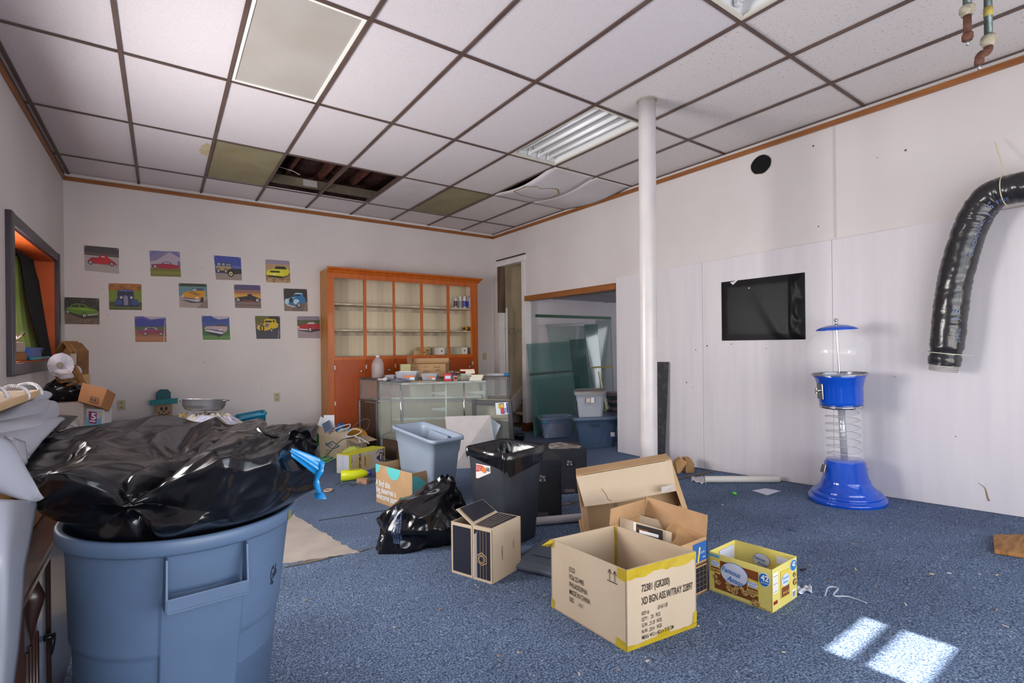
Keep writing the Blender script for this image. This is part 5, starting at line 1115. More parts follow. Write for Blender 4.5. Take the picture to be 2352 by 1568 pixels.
def sheet(label, pts, extra, d):
    P = [AtD(x, y, dd) for (x, y), dd in pts]; t = thing('cardboard_sheet', label, 'cardboard', P[0].lerp(P[1], .5), group='cardboard sheets poking out between the boxes')
    mb = MB(); mb.slab(P, .006); obj('sheet', mb, m_card2, t); f = Face(P[0], P[1], P[3], -.004 if (P[1]-P[0]).cross(P[3]-P[0]).dot(_F) > 0 else .001)
    mb = MB(); extra(mb, f); obj('print', mb, [C('e4e2e0'), C('25201e'), C('c4702c')], t)
def e1(mb, f): rect_mb(mb, .04, .74, .33, .96, f, 0, 1); rect_mb(mb, .34, .55, .86, .93, f, 1, 1); rect_mb(mb, .40, .72, .78, .80, f, 0, 2); text_mb(mb, "Trader Joe's", f, .36, .80, .010, 2, 3, sx=.85)
def e2(mb, f): rect_mb(mb, .08, .80, .62, .95, f, 0, 1); line_mb(mb, [(.02, .98), (.93, .98), (.93, .2)], .002, f, 1); rect_mb(mb, .30, .84, .34, .92, f, 1, 2); rect_mb(mb, .46, .85, .47, .91, f, 1, 2)
sheet('cardboard flap with a white strip and dark lettering, nearer of two', [((1424, 1275), 2.62), ((1541, 1310), 2.47), ((1543, 1222), 2.52), ((1424, 1187), 2.66)], e1, 0)
sheet('cardboard flap with a long white tape strip, farther of two', [((1440, 1260), 2.74), ((1560, 1290), 2.60), ((1561, 1206), 2.64), ((1440, 1174), 2.80)], e2, 0)
# ---- upright box with a drooping flap
t = thing('cardboard_box', 'tall cardboard box standing on end with a wide flap folded down', 'cardboard box', V(.68, 3.0, .03))
TL, TR = AtD(1323, 1093, 3.05), AtD(1541, 1055, 3.22); BL, BR = AtD(1349, 1250, 2.98), AtD(1606, 1225, 3.08)
BL.z = fl(BL.y); BR.z = fl(BR.y); bk = _F*.16+_R*.02
m_kb = mat('golden_cardboard', 'bc9870', .75, col2='ad8a62', nscale=4, lo=.3, hi=.7)
e = (TR-TL)*.06
for nm, q, tk in (('back_panel', [BL+bk, BR+bk, TR+bk, TL+bk], .005), ('side_panel', [BL, BL+bk, TL+bk, TL], .005), ('side_panel', [BR+bk, BR, TR, TR+bk], .005), ('top_panel', [TL, TR, TR+bk, TL+bk], .005),
                  ('left_lip', [BL, BL+e*.9, TL+e, TL], .004), ('right_lip', [BR-e*.8, BR, TR, TR-e], .004)):
    mb = MB(); mb.slab(q, tk); obj(nm, mb, m_kb, t)
fb = [AtD(1343, 1163, 2.97), AtD(1430, 1152, 2.99), AtD(1553, 1127, 3.12)]
mb = MB(); mb.slab([TL-_F*.012, fb[0], fb[1], fb[2], TR-_F*.012], -.004); obj('front_flap', mb, m_card2, t)
mb = MB(); mb.tube([AtD(1382, 1122, 2.975), AtD(1392, 1135, 2.965), AtD(1396, 1146, 2.96), AtD(1404, 1150, 2.96)], .0022, 4); obj('tear', mb, C('8c5f3c'), t)
mb = MB(); mb.slab([AtD(1519, 1118, 3.04), AtD(1549, 1113, 3.08), AtD(1550, 1126, 3.075), AtD(1520, 1132, 3.03)], .001); obj('clear_tape', mb, mat('clear_tape', 'c9bdb6', .12, alpha=.6, coat=1), t)
for x in (1413, 1487):
    mb = MB(); mb.beam(AtD(x, 1100, 3.24), AtD(x+8, 1230, 3.14), .004, .003); obj('crease', mb, C('94703f'), t)
mb = MB(); mb.slab([BL-_R*.03+Vector((0, 0, .10)), BL+Vector((0, 0, .05)), BL+bk*.5+Vector((0, 0, .22)), BL-_R*.05+bk*.3+Vector((0, 0, .2))], .004); obj('side_flap', mb, m_kb, t)
# ---- cookie carton
n0, l0, r0 = G(1774, 1408), G(1629, 1354), G(1831, 1370); h = hgt(n0, 1775, 1309)
m_yel = mat('yellow_carton', 'd8ca74', .4, col2='d3c468', nscale=3)
t, cs = open_box('snack_carton', 'open yellow cookie carton with a white oval logo, on the carpet', n0, r0-n0, l0-n0, h, .003, m_yel, cat='carton')
uz = Vector((0, 0, h)); fl_ = Face(l0, n0, l0+uz, .001); fr_ = Face(n0, r0, n0+uz, .001)
cm = [C('7c4320', .4), C('c9cde0', .4), C('2272b8', .4), C('e8e6e0', .4), C('c09a5c', .4), C('4a2814', .4), C('d6bd4a', .4), C('8a2420', .4), C('3a9ccc', .4), C('2a2a30', .4)]
random.seed(21)
def cookie(mb, f, x, y, r, k=3):
    a = f.h/f.w; oval_mb(mb, x, y, r*a, r*.8, f, 5, k); oval_mb(mb, x, y+.008, r*a*.92, r*.72, f, 4, k+1)
    for q in range(6): oval_mb(mb, x+random.uniform(-.6, .6)*r*a, y+random.uniform(-.4, .5)*r, r*a*.14, r*.13, f, 5, k+2, 7)
def logo(mb, f, x, y, w_, k=2, m1=2):      # white oval with the two words
    a = f.w/f.h
    oval_mb(mb, x, y, w_*.53, w_*.40*a, f, m1, k, 28, -.1); oval_mb(mb, x, y, w_*.515, w_*.385*a, f, 1, k+1, 28, -.1)
    text_mb(mb, 'Famous', f, x-w_*.48, y+w_*.02*a, w_*f.w*.19, 2, k+3, sx=.88, shear=.25, rot=-.12, bold=.012); text_mb(mb, 'Amos', f, x-w_*.26, y-w_*.27*a, w_*f.w*.19, 2, k+3, sx=.95, shear=.25, rot=-.12, bold=.012)
def pack(mb, f, x, y, w_, hh, k=2):
    poly_mb(mb, [(x, y), (x+w_, y-.03), (x+w_*.98, y+hh), (x+w_*.02, y+hh+.03)], f, 6, k); poly_mb(mb, [(x+w_*.08, y+.03), (x+w_*.92, y+.02), (x+w_*.92, y+hh*.4), (x+w_*.08, y+hh*.42)], f, 0, k+1)
    oval_mb(mb, x+w_*.5, y+hh*.66, w_*.42, hh*.24, f, 1, k+1); text_mb(mb, 'Famous\n Amos', f, x+w_*.14, y+hh*.70, w_*f.w*.16, 8, k+2, shear=.2)
    for q in range(3): cookie(mb, f, x+w_*(.25+.25*q), y+hh*.18, .05, k+2)
mb = MB(); rect_mb(mb, .10, .11, .80, .85, fl_, 0, 1); pack(mb, fl_, .03, .52, .17, .33); pack(mb, fl_, .63, .30, .18, .32)
logo(mb, fl_, .43, .62, .42, 4); 
for x, y, r in ((.12, .40, .07), (.16, .28, .09), (.33, .33, .08), (.35, .22, .10), (.43, .20, .11), (.47, .30, .07), (.55, .32, .07), (.60, .24, .09), (.66, .30, .08), (.72, .26, .08), (.76, .10, .10)): cookie(mb, fl_, x, y, r, 3)
poly_mb(mb, [(.30, .40), (.56, .33), (.56, .40), (.30, .47)], fl_, 5, 3); text_mb(mb, 'Chocolate Chip', fl_, .315, .415, .0085, 3, 5, rot=-.10, bold=.02)
oval_mb(mb, .89, .72, .085, .165, fl_, 3, 2); oval_mb(mb, .89, .72, .078, .152, fl_, 2, 3); text_mb(mb, '42', fl_, .845, .70, .026, 3, 4, bold=.03); text_mb(mb, 'SNACK PACKS', fl_, .845, .64, .0045, 3, 4, bold=.02)
text_mb(mb, 'ARRIBA', fl_, .0, .90, .013, 8, 3, bold=.04); text_mb(mb, 'NET WT 3 LB 4 OZ', fl_, .72, .03, .005, 0, 2)
obj('printed_front', mb, cm, t)
mb = MB(); rect_mb(mb, .03, .42, .22, .90, fr_, 3, 1); 
for i in range(9): line_mb(mb, [(.05, .46+.045*i), (.20, .46+.045*i)], .0008 if i % 4 else .002, fr_, 9)
pack(mb, fr_, .32, .20, .36, .62, 2); rect_mb(mb, .05, .16, .20, .24, fr_, 7, 1); rect_mb(mb, .78, .05, .94, .24, fr_, 3, 1)
for i in range(6): line_mb(mb, [(.81+.02*i, .07), (.81+.02*i, .2)], .0012 if i % 2 else .002, fr_, 9)
oval_mb(mb, .84, .84, .13, .145, fr_, 3, 2); oval_mb(mb, .84, .84, .12, .13, fr_, 2, 3); text_mb(mb, '42', fr_, .77, .82, .022, 3, 4, bold=.03)
cookie(mb, fr_, .90, .42, .10); cookie(mb, fr_, .88, .60, .07); obj('printed_end', mb, cm, t)
# inside print on the far walls
dd = (l0-n0).normalized()*.0045; d2 = (r0-n0).normalized()*.0045
fi = Face(cs[3]-dd, cs[2]-dd, cs[3]-dd+uz, 0); fi2 = Face(cs[2], cs[1], cs[2]+uz, 0)
fb1 = Face(cs[2]-d2, cs[1]-d2, cs[2]-d2+uz, .0); fb1.n = -(r0-n0).normalized(); fb1.off = .0004
fb1 = Face(cs[1]-d2, cs[2]-d2, cs[1]-d2+uz, .0006); 
mb = MB(); fq = Face(cs[2]-d2, cs[1]-d2, cs[2]-d2+uz, -.0006) ; fq2 = Face(cs[3]-dd, cs[2]-dd, cs[3]-dd+uz, -.0006)
fq.n = -(r0-n0).normalized(); fq.off = .0006; fq2.n = -(l0-n0).normalized(); fq2.off = .0006
logo(mb, fq, .46, .66, .26, 2); rect_mb(mb, .70, .70, .95, .88, fq, 1, 2); rect_mb(mb, .06, .34, .2, .46, fq, 3, 2)
rect_mb(mb, .36, .36, .94, .90, fq2, 1, 2); rect_mb(mb, .05, .5, .30, .88, fq2, 1, 2); obj('inside_print', mb, cm, t)
# ---- box with black panels
n0, l0, r0 = G(1131, 1342), G(1037, 1313), G(1197, 1302); h = hgt(n0, 1134, 1217)
t, cs = open_box('cardboard_box', 'brown and black striped box with a hexagon emblem and one flap standing open', n0, r0-n0, l0-n0, h, .004, m_card2)
uz = Vector((0, 0, h)); fl_ = Face(l0, n0, l0+uz); fr_ = Face(n0, r0, n0+uz); tp = Face(n0+uz, r0+uz, l0+uz)
mb = MB(); P = [tp.p(a, b, 0) for a, b in ((0, 0), (1, 0), (1, .56), (0, .46))]; mb.slab(P, .003); obj('top_panel', mb, m_card2, t)
tp.off = .005; mk = C('272630', .35)
mb = MB(); poly_mb(mb, [(.05, .05), (.95, .05), (.95, .52), (.05, .43)], tp, 0, 1)
for i in range(5): line_mb(mb, [(.05, .12+.065*i), (.95, .12+.078*i)], .0018, tp, 1, 1.3)
obj('top_print', mb, [mk, m_card2], t)
a, b = tp.p(0, .46, 0), tp.p(1, .56, 0)
q = [a, b, AtD(1108, 1147, b.dot(_F)+.03), AtD(1047, 1170, a.dot(_F)+.10)]
mb = MB(); mb.slab(q, .003); obj('open_flap', mb, m_card2, t)
mb = MB(); nn_ = (q[1]-q[0]).cross(q[3]-q[0]).normalized(); bq = lambda a_, b_: q[0].lerp(q[1], a_).lerp(q[3].lerp(q[2], a_), b_)
for sg in (.013, -.010):
    G_ = [[bq(.07+.86*i/6, .08+.84*j/6)+nn_*sg for j in range(7)] for i in range(7)]
    mb.add([p for row in G_ for p in row], [(7*i+j, 7*i+j+1, 7*i+j+8, 7*i+j+7) for i in range(6) for j in range(6)])
obj('flap_print', mb, [mk], t)
mb = MB(); rect_mb(mb, .05, .05, .50, .94, fl_, 0, 1); rect_mb(mb, .58, .05, .96, .95, fl_, 0, 1)
for i in range(4): line_mb(mb, [(.66+.07*i, .05), (.66+.07*i, .95)], .0016, fl_, 1, 2)
hx = [(.77+.13*math.cos(a_), .42+.125*math.sin(a_)) for a_ in [PI/6+PI/3*k for k in range(6)]]; poly_mb(mb, hx, fl_, 1, 3); poly_mb(mb, [(.77+(x-.77)*.85, .42+(y-.42)*.85) for x, y in hx], fl_, 0, 4)
oval_mb(mb, .77, .42, .08, .08, fl_, 1, 5); oval_mb(mb, .77, .42, .065, .065, fl_, 0, 6); line_mb(mb, [(.71, .42), (.77, .49), (.83, .42), (.77, .35), (.71, .42)], .002, fl_, 1, 7)
line_mb(mb, [(.54, 0), (.54, 1)], .004, fl_, 2, 1); obj('black_panels', mb, [mk, C('b59a72'), C('8f7555')], t)
mb = MB(); poly_mb(mb, [(.56, .06), (.66, .06), (.66, .9), (.60, .86), (.57, .5)], fl_, 0, 5.5); obj('torn_tape', mb, mat('clear_tape', 'c9bdb6', .12, alpha=.6), t)
mb = MB(); text_mb(mb, "HARRY'S", fr_, .30, .62, .014, 0, 2, rot=-PI/2); text_mb(mb, 'RAZOR', fr_, .70, .62, .010, 0, 2, rot=-PI/2); obj('side_print', mb, m_print, t)
# ================================================================== PLASTIC BIN, TUBS
def rsq(cx, cy, w_, d_, rz, z, r=.06, n=6, tilt=None):
    """rounded rectangle loop"""
    P = []
    for qx, qy, a0 in ((1, 1, 0), (-1, 1, PI/2), (-1, -1, PI), (1, -1, 1.5*PI)):
        for k in range(n+1):
            a = a0+PI/2*k/n; x = qx*(w_/2-r)+r*math.cos(a); y = qy*(d_/2-r)+r*math.sin(a)
            P.append(Vector((x, y, z)))
    Rm = Matrix.Rotation(rz, 3, 'Z'); P = [Rm @ p for p in P]
    if tilt is not None: P = [tilt @ p for p in P]
    return [p+Vector((cx, cy, 0)) for p in P]
def loft(mb, loops, mi=0, cap0=True, cap1=False, smooth=True):
    n = len(loops[0]); mb.add([p for L in loops for p in L], [(i*n+j, i*n+(j+1) % n, (i+1)*n+(j+1) % n, (i+1)*n+j) for i in range(len(loops)-1) for j in range(n)], mi, smooth)
    if cap0: mb.add(loops[0], [tuple(range(n))[::-1]], mi)
    if cap1: mb.add(loops[-1], [tuple(range(n))], mi)
c_ = V(-.055, 3.37, 0); zb = fl(c_.y); zr = .668
m_bin = mat('black_bin_plastic', '282b31', .45, col2='30333b', nscale=6, bump=.15, bscale=90, bdist=.002); m_bag = bagmat('black_bin_liner', '121216', .22, 16, .8)
t = thing('trash_bin', 'tall square charcoal plastic bin lined with a black bag', 'bin', (c_.x, c_.y, zb)); rz = PI/4-YAW+.05
mb = MB(); zz = lambda k: zb+(zr-zb)*k
loft(mb, [rsq(c_.x, c_.y, w_, w_, rz, z, .05) for w_, z in ((.30, zb), (.315, zz(.04)), (.372, zz(.9)), (.372, zz(1)), (.36, zz(1)), (.30, zz(.1)))], cap1=True); obj('bin_body', mb, m_bin, t)
L_ = []
for w_, z, a in ((.385, zr-.085, 1), (.40, zr-.04, .4), (.405, zr+.005, .1), (.385, zr+.012, .05), (.355, zr-.01, .1), (.33, zr-.12, .2), (.30, zr-.25, .3), (.2, zr-.40, .2)):
    P = rsq(c_.x, c_.y, w_, w_, rz, z, .05, 14); n = len(P); Q = []
    for i, p in enumerate(P):
        nn = noise.noise(Vector((i*.35, z*6, 1))); d_ = (p-Vector((c_.x, c_.y, p.z))).normalized()
        q = p+d_*.010*nn*(1+a)
        if a == 1:
            s_ = (p-Vector((c_.x, c_.y, 0))); fr = s_.dot(-_F)/.25; rt = s_.dot(_R)/.25
            q.z += -.05*max(0, fr)*max(0, rt+.25)*2+.035*noise.noise(Vector((i*.2, 3, 2)))+.03*max(0, -rt)
        Q.append(q)
    L_.append(Q)
mb = MB(); loft(mb, L_, cap0=False, cap1=True); obj('bag_liner', mb, m_bag, t, solid=0)
m_ = C('d9d2d0', .4)
sdl = (Matrix.Rotation(rz, 3, 'Z') @ Vector((-1, 0, 0))); sdf = (Matrix.Rotation(rz, 3, 'Z') @ Vector((0, -1, 0)))
nr = sdl if sdl.dot(_R) < 0 and sdl.dot(_F) < 0 else sdf
for cand in (sdl, sdf, -sdl, -sdf):
    if cand.dot(_F) < -.3 and cand.dot(_R) < -.3: nr = cand
tg = Vector((-nr.y, nr.x, 0)); tg = tg if tg.dot(_R) > 0 else -tg
pc = c_+nr*.186; pc.z = 0
S_ = lambda a, z: pc+tg*a+Vector((0, 0, z))-nr*(.0+(zr-z)*.045)
f = Face(S_(-.10, zr-.19), S_(.04, zr-.19), S_(-.10, zr-.09), .004)
if f.n.dot(nr) < 0: f.n = -f.n
mb = MB(); poly_mb(mb, [(0, 0), (.15, .0), (1, .55), (1, 1), (.05, .98)], f, 0, 1); poly_mb(mb, [(.04, .42), (.55, .62), (.55, .92), (.06, .92)], f, 1, 1.3); oval_mb(mb, .58, .66, .16, .2, f, 2, 1.6); text_mb(mb, '32', f, .74, .66, .022, 3, 2, bold=.03); text_mb(mb, 'Creative\nstorage', f, .08, .76, .010, 0, 2.2); obj('sticker', mb, [m_, C('b8433c'), C('c9742e'), C('23232b')], t)
# grey tote body builder from explicit top corners
m_tub = mat('grey_tote_plastic', '8a97a8', .38, col2='929fb0', nscale=3, bump=.08, bscale=60, bdist=.002)
def lerp2(q, a, b): return q[0].lerp(q[1], a).lerp(q[3].lerp(q[2], a), b)
def rq(q, k, z_, r=.12, n=5):      # rounded loop inside quad q (4 corners), shrunk by k, offset z_
    P = []
    for cx, cy, a0 in ((1-r, 1-r, 0), (r, 1-r, PI/2), (r, r, PI), (1-r, r, 1.5*PI)):
        for j in range(n+1):
            a = a0+PI/2*j/n; x, y = cx+r*math.cos(a), cy+r*math.sin(a)
            P.append(lerp2(q, .5+(x-.5)*k, .5+(y-.5)*k)+z_)
    return P
def tote(name, label, q, hh, m_, dn=None, lid=None, cat='storage tote', group=None, rimw=1.05):
    dn = dn or Vector((0, 0, -1)); c0 = sum(q, Vector())/4
    t = thing(name, label, cat, c0+dn*hh, group=group); mb = MB()
    loft(mb, [rq(q, .78, dn*hh), rq(q, .80, dn*(hh-.01)), rq(q, .90, dn*hh*.34), rq(q, .935, dn*hh*.30), rq(q, .97, dn*.03), rq(q, rimw, dn*.028), rq(q, rimw+.005, dn*.012), rq(q, rimw-.01, dn*0), rq(q, .97, dn*.002), rq(q, .93, dn*.05), rq(q, .80, dn*(hh-.02))], cap1=True)
    obj('tub_body', mb, m_, t)
    for a, b in ((0, 1), (1, 2)):      # recessed end grips
        e0, e1 = q[a], q[b]; ctr = sum(q, Vector())/4
        out = ((e0+e1)/2-ctr).normalized(); mb = MB()
        A0, A1 = e0.lerp(e1, .28), e0.lerp(e1, .72)
        mb.slab([A0-out*.03+dn*.04, A1-out*.03+dn*.04, A1-out*.055+dn*hh*.31, A0-out*.055+dn*hh*.31], .02); 
        obj('grip', mb, m_, t, bevel=.006)
    if lid:
        mb = MB(); loft(mb, [rq(q, rimw+.02, dn*.018), rq(q, rimw+.03, dn*.0), rq(q, rimw+.02, dn*-.014), rq(q, .93, dn*-.02), rq(q, .88, dn*-.012)], cap1=True); obj('lid', mb, lid, t)
    return t
# ---- grey tub in the printed carton
n0, l0 = G(948, 1182), G(864, 1152); h = hgt(n0, 948, 1087); r0 = AtD(1043, 1075, 4.28); r0.z = 0
t, cs = open_box('printed_carton', 'cardboard carton with teal dots and white slogan, holding the grey tub', n0, r0-n0, l0-n0, h, .005, m_card, cat='carton')
uz = Vector((0, 0, h)); fl_ = Face(l0, n0, l0+uz); fr_ = Face(n0, r0, n0+uz)
mt_ = C('5fc0bd', .6)
mb = MB(); 
def semi(mb, f, x, y, rx_, ry_, a0, a1, mi, k=1): poly_mb(mb, [(x, y)]+[(x+rx_*math.cos(a0+(a1-a0)*i/16), y+ry_*math.sin(a0+(a1-a0)*i/16)) for i in range(17)], f, mi, k)
semi(mb, fl_, .50, 1, .19, .30, PI, 2*PI, 0); semi(mb, fl_, 0, 1, .14, .22, 1.5*PI, 2*PI, 0); semi(mb, fl_, .85, 0, .22, .16, 0, PI, 0); poly_mb(mb, [(.93, 0), (1, 0), (1, .12)], fl_, 0)
for i, s_ in enumerate(('A find this', 'big deserves a', 'welcome party')): text_mb(mb, s_, fl_, .0+.01*i, .46-.17*i, .052, 1, 2, sx=.72, bold=.022)
semi(mb, fr_, 0, .42, .36, .50, -PI/2, PI/2, 0); obj('printing', mb, [mt_, C('dfe0de')], t)
qd = [V(-.648, 3.96, .60), V(-.41, 4.19, .60), V(-.85, 4.67, .655), V(-1.09, 4.44, .655)]
tote('grey_tub', 'open grey plastic tub sitting in the carton with teal dots', qd, .42, m_tub, dn=Vector((0.02, .05, -1)).normalized())
# ---- side room totes
q = [AtD(1361, 903, 6.35), AtD(1405, 903, 6.45), AtD(1424, 892, 6.9), AtD(1376, 890, 6.8)]
zt2 = AtD(1316, 905, 6.45).z
def zq(P, z): return [Vector((p.x, p.y, z)) for p in P]
w2 = 6.45
q = zq([V(.81, 6.38, 0), V(1.215, 6.46, 0), V(1.29, 6.88, 0), V(.86, 6.80, 0)], .735)
m_ltub = mat('light_grey_tote', 'a9adb5', .4, col2='b0b4bc', nscale=3)
t = tote('storage_tote', 'light grey lidded storage tote stacked on the dark blue one', q, .325, m_ltub, lid=mat('dusty_grey_lid', '8f9096', .45, col2='877d77', nscale=6))
f = Face(q[0].lerp(q[1], .33)+Vector((0, 0, -.13))-_F*.006, q[0].lerp(q[1], .62)+Vector((0, 0, -.13))-_F*.006, q[0].lerp(q[1], .33)+Vector((0, 0, -.065))-_F*.006)
mb = MB(); rect_mb(mb, 0, 0, .62, 1, f, 0, 1); rect_mb(mb, .08, .08, .54, .92, f, 1, 2); rect_mb(mb, .62, 0, 1, 1, f, 2, 1); text_mb(mb, 'Xmas & Lights', f, -.2, -.45, .02, 3, 1, sx=.7); obj('sticker', mb, [C('6f6468'), C('c9b6a8'), C('d9d6d8'), C('8d92a4')], t)
q = zq([V(.79, 6.40, 0), V(1.40, 6.50, 0), V(1.46, 6.98, 0), V(.86, 6.92, 0)], .395)
m_btub = mat('dark_blue_tote', '44566f', .4, col2='4c5f79', nscale=3)
t = tote('storage_tote', 'dark blue lidded storage tote marked Hallow on the floor of the side room', q, .393, m_btub, lid=mat('blue_lid', '55657c', .4))
f = Face(q[0]+Vector((0, 0, -.36))-_F*.012, q[1]+Vector((0, 0, -.36))-_F*.012, q[0]-_F*.012)
mb = MB(); text_mb(mb, 'Hallow', f, .33, .68, .055, 0, 1, sx=.7, shear=.2); line_mb(mb, [(.56, -.02), (.62, .35), (.68, .72)], .006, f, 0, 1); line_mb(mb, [(.72, .88), (.84, .84), (.78, .76)], .004, f, 0, 1); rect_mb(mb, .80, .32, .89, .48, f, 1, 1); rect_mb(mb, .78, .27, .85, .34, f, 2, 1); obj('marker_writing', mb, [C('1f2733'), C('d3d0cf'), C('3a4f9c')], t)
q = zq([V(.40, 7.10, 0), V(.90, 7.22, 0), V(.86, 7.62, 0), V(.36, 7.50, 0)], .305)
t = tote('storage_tote', 'clear storage tub with teal clips and pink cloth in the side room', q, .30, mat('clear_blue_tub', '9fb0cc', .2, alpha=.42))
mb = MB()
def pile(u, v): 
    p = lerp2(q, .14+.72*u, .14+.72*v); e = min(u, 1-u, v, 1-v); return (p.x, p.y, .012+min(1, e*5)*(.13+.07*noise.noise(Vector((u*4, v*3, 1)))+.03*noise.noise(Vector((u*14, v*10, 5)))))
mb.grid(pile, 30, 22); obj('cloth_contents', mb, mat('pink_white_cloth', 'c9b8bf', .8, col2='d8d4dc', nscale=9, lo=.4, hi=.6), t)
for a in (.13,): p = q[0].lerp(q[1], a)-_F*.02-_R*.0+Vector((0, 0, -.055)); mb = MB(); mb.box(p, (.09, .02, .022), (0, 0, -YAW)); obj('teal_clip', mb, C('1f8fb0', .35), t, bevel=.006)
mb = MB(); p = q[1].lerp(q[2], .6); mb.box(p+Vector((0, 0, -.01)), (.09, .02, .02), (0, 0, -YAW+.3)); obj('teal_clip', mb, C('7fc0cc', .35), t, bevel=.005)
# boards stacked beside the tote
for i, (c1, y) in enumerate((('a39598', 893), ('4e5f60', 908), ('a39598', 923), ('3f5052', 939), ('a8979a', 951))):
    z = .395+.022+.052*(4-i); p = V(1.60, 7.12, z); t = thing('stacked_plank', ['pinkish grey plank on top of the stack behind the totes', 'dark green plank second from the top of the stack', 'pinkish grey plank in the middle of the stack', 'dark green plank fourth from the top of the stack', 'pinkish plank at the bottom of the stack'][i], 'plank', p, rz=-YAW+.1, group='painted planks stacked behind the totes')
    mb = MB(); mb.box((0, 0, .026), (.46-.02*i, .22, .048)); obj('plank', mb, C(c1), t, world=False, bevel=.003)
t = thing('side_stand', 'low grey wooden stand carrying the painted planks', 'stand', V(1.60, 7.12, 0), rz=-YAW+.1)
mb = MB(); mb.box((0, 0, .40), (.44, .21, .028)); obj('stand_top', mb, C('5d5a5c'), t, world=False)
for sx_ in (-.18, .18): mb = MB(); mb.box((sx_, 0, .193), (.03, .18, .386)); obj('stand_leg', mb, C('5d5a5c'), t, world=False)
# ---- sheets of glass leaning on the side wall
m_gg = mat('green_sheet_glass', '54807a', .06, alpha=.42, spec=.6); m_gg2 = mat('pale_sheet_glass', '86a29c', .06, alpha=.24, spec=.5); m_gg3 = mat('deep_green_sheet_glass', '2c5f58', .08, alpha=.5, spec=.6)
def pane(label, top, xb, m_, yb=5.80, yt=6.20, edge=None, tck=.008):
    """top: (px0, py0, px1, py1) top corners on the wall; xb: px of the two lower corners at floor"""
    a, b = AtY(top[0], top[1], yt), AtY(top[2], top[3], yt)
    c0, c1 = AtY(xb[0], 1000, yb), AtY(xb[1], 1000, yb); c0.z = c1.z = .004
    t = thing('glass_sheet', label, 'glass sheet', (c0+c1)/2, group='sheets of shelf glass leaning in the side room'); mb = MB(); mb.slab([c0, c1, b, a], tck); obj('glass', mb, m_, t, bevel=.001)
    for p, q_ in ((c0, a), (c1, b)): mb = MB(); mb.beam(p, q_, .006, tck+.003, up=(0, 1, 0)); obj('polished_edge', mb, mat('glass_edge', '6f958c', .2, alpha=.85), t)
    if edge:
        y0_, hx_, cc = edge; f0 = c0.lerp(a, y0_); f1 = c1.lerp(b, y0_); mb = MB(); mb.beam(f0-Vector((0, .012, 0)), f1-Vector((0, .012, 0)), .006, hx_, up=(0, 0, 1)); obj('edge_bar', mb, C(cc, .35), t)
    return t
pane('large tall green glass sheet with a dark bar, nearest the jamb', (1210, 790, 1306, 784), (1228, 1330), m_gg, 5.82, 6.10, (.66, .03, '39443f'))
pane('clear glass sheet with a grey top channel behind the green sheets', (1258, 745, 1340, 742), (1290, 1375), m_gg2, 5.98, 6.25, (.985, .04, '8a8584'))
pane('deep green sheet standing in front of the clear ones', (1308, 780, 1344, 778), (1322, 1362), m_gg3, 5.86, 6.16)
pane('narrow olive-tinted pane right of the deep green sheet', (1341, 746, 1371, 744), (1364, 1392), m_gg, 6.08, 6.29, (.56, .03, 'a08a3c'))
pane('tallest narrow pane at the right end of the glass sheets', (1371, 735, 1402, 734), (1386, 1412), m_gg2, 6.14, 6.315, (.53, .03, 'a08a3c'))
pane('second green glass sheet lying close behind the large one', (1233, 1000-130, 1330, 862), (1236, 1345), m_gg3, 5.88, 6.08)
t = thing('brass_strip', 'short brass-coloured metal strip leaning by the glass sheets', 'metal strip', AtY(1385, 960, 5.9)); a, b = AtY(1375, 853, 6.0), AtY(1386, 935, 5.85); mb = MB(); mb.beam(a, Vector((b.x+.05, b.y-.1, .01)), .03, .012); obj('strip', mb, mat('brass_trim', '8f7f55', .4, .4), t)
# ---- speakers
m_spk = mat('black_carpeted_box', '1c1d23', .8, col2='24252c', nscale=40)
def speaker(label, br, wd, dp, hz, top_m=None, rz=0.12):
    g = G(*br); u = (_R*math.cos(rz)-_F*math.sin(rz)*-1) if False else (_R*math.cos(rz)+_F*math.sin(rz)); v = Vector((-u.y, u.x, 0)); z0 = g.z
    if v.dot(_F) < 0: v = -v
    t = thing('speaker_cabinet', label, 'speaker', g-u*wd/2+v*dp/2, group='black speaker cabinets by the bin')
    P = [g-u*wd, g, g+v*dp, g-u*wd+v*dp]; P = zq(P, z0); mb = MB(); mb.slab(P, hz); obj('cabinet_body', mb, m_spk, t, bevel=.006)
    f = Face(P[0], P[1], P[0]+Vector((0, 0, hz)), .001)
    mb = MB(); rect_mb(mb, .44, .60, .66, .76, f, 0, 1); rect_mb(mb, .47, .62, .63, .74, f, 1, 2)
    obj('terminal_plate', mb, [C('0c0c0e'), C('3f4049')], t)
    for a, b in ((.50, .65), (.58, .70), (.52, .72), (.60, .65)): mb = MB(); p = f.p(a, b, 0); mb.lathe([(.008, 0), (.008, .008), (0, .009)], p-v*.003, 10, R=Matrix(((u.x, 0, -v.x), (u.y, 0, -v.y), (0, 1, 0)))); obj('terminal', mb, C('8b7f80', .3), t)
    mb = MB(); rect_mb(mb, .42, .03, .68, .10, f, 0, 1); obj('spec_label', mb, [C('57494a')], t)
    if top_m: mb = MB(); tp = Face(P[0]+Vector((0, 0, hz)), P[1]+Vector((0, 0, hz)), P[3]+Vector((0, 0, hz)), .001); poly_mb(mb, [(.06, .1), (.3, .0), (.7, .05), (.8, .0), (.95, .3), (.7, .7), (.5, .95), (.2, .8), (.1, .5)], tp, 0, 1); obj('dust_patch', mb, top_m, t)
    return t
speaker('black speaker cabinet close behind the charcoal bin', (1291, 1187), .33, .30, hgt(G(1291, 1187), 1290, 1054))
speaker('black speaker cabinet with pale dust on top, farther from the bin', (1349, 1131), .36, .33, hgt(G(1349, 1131), 1347, 1029), mat('pale_dust', 'a39a90', .9, col2='6b655f', nscale=14, lo=.4, hi=.6))
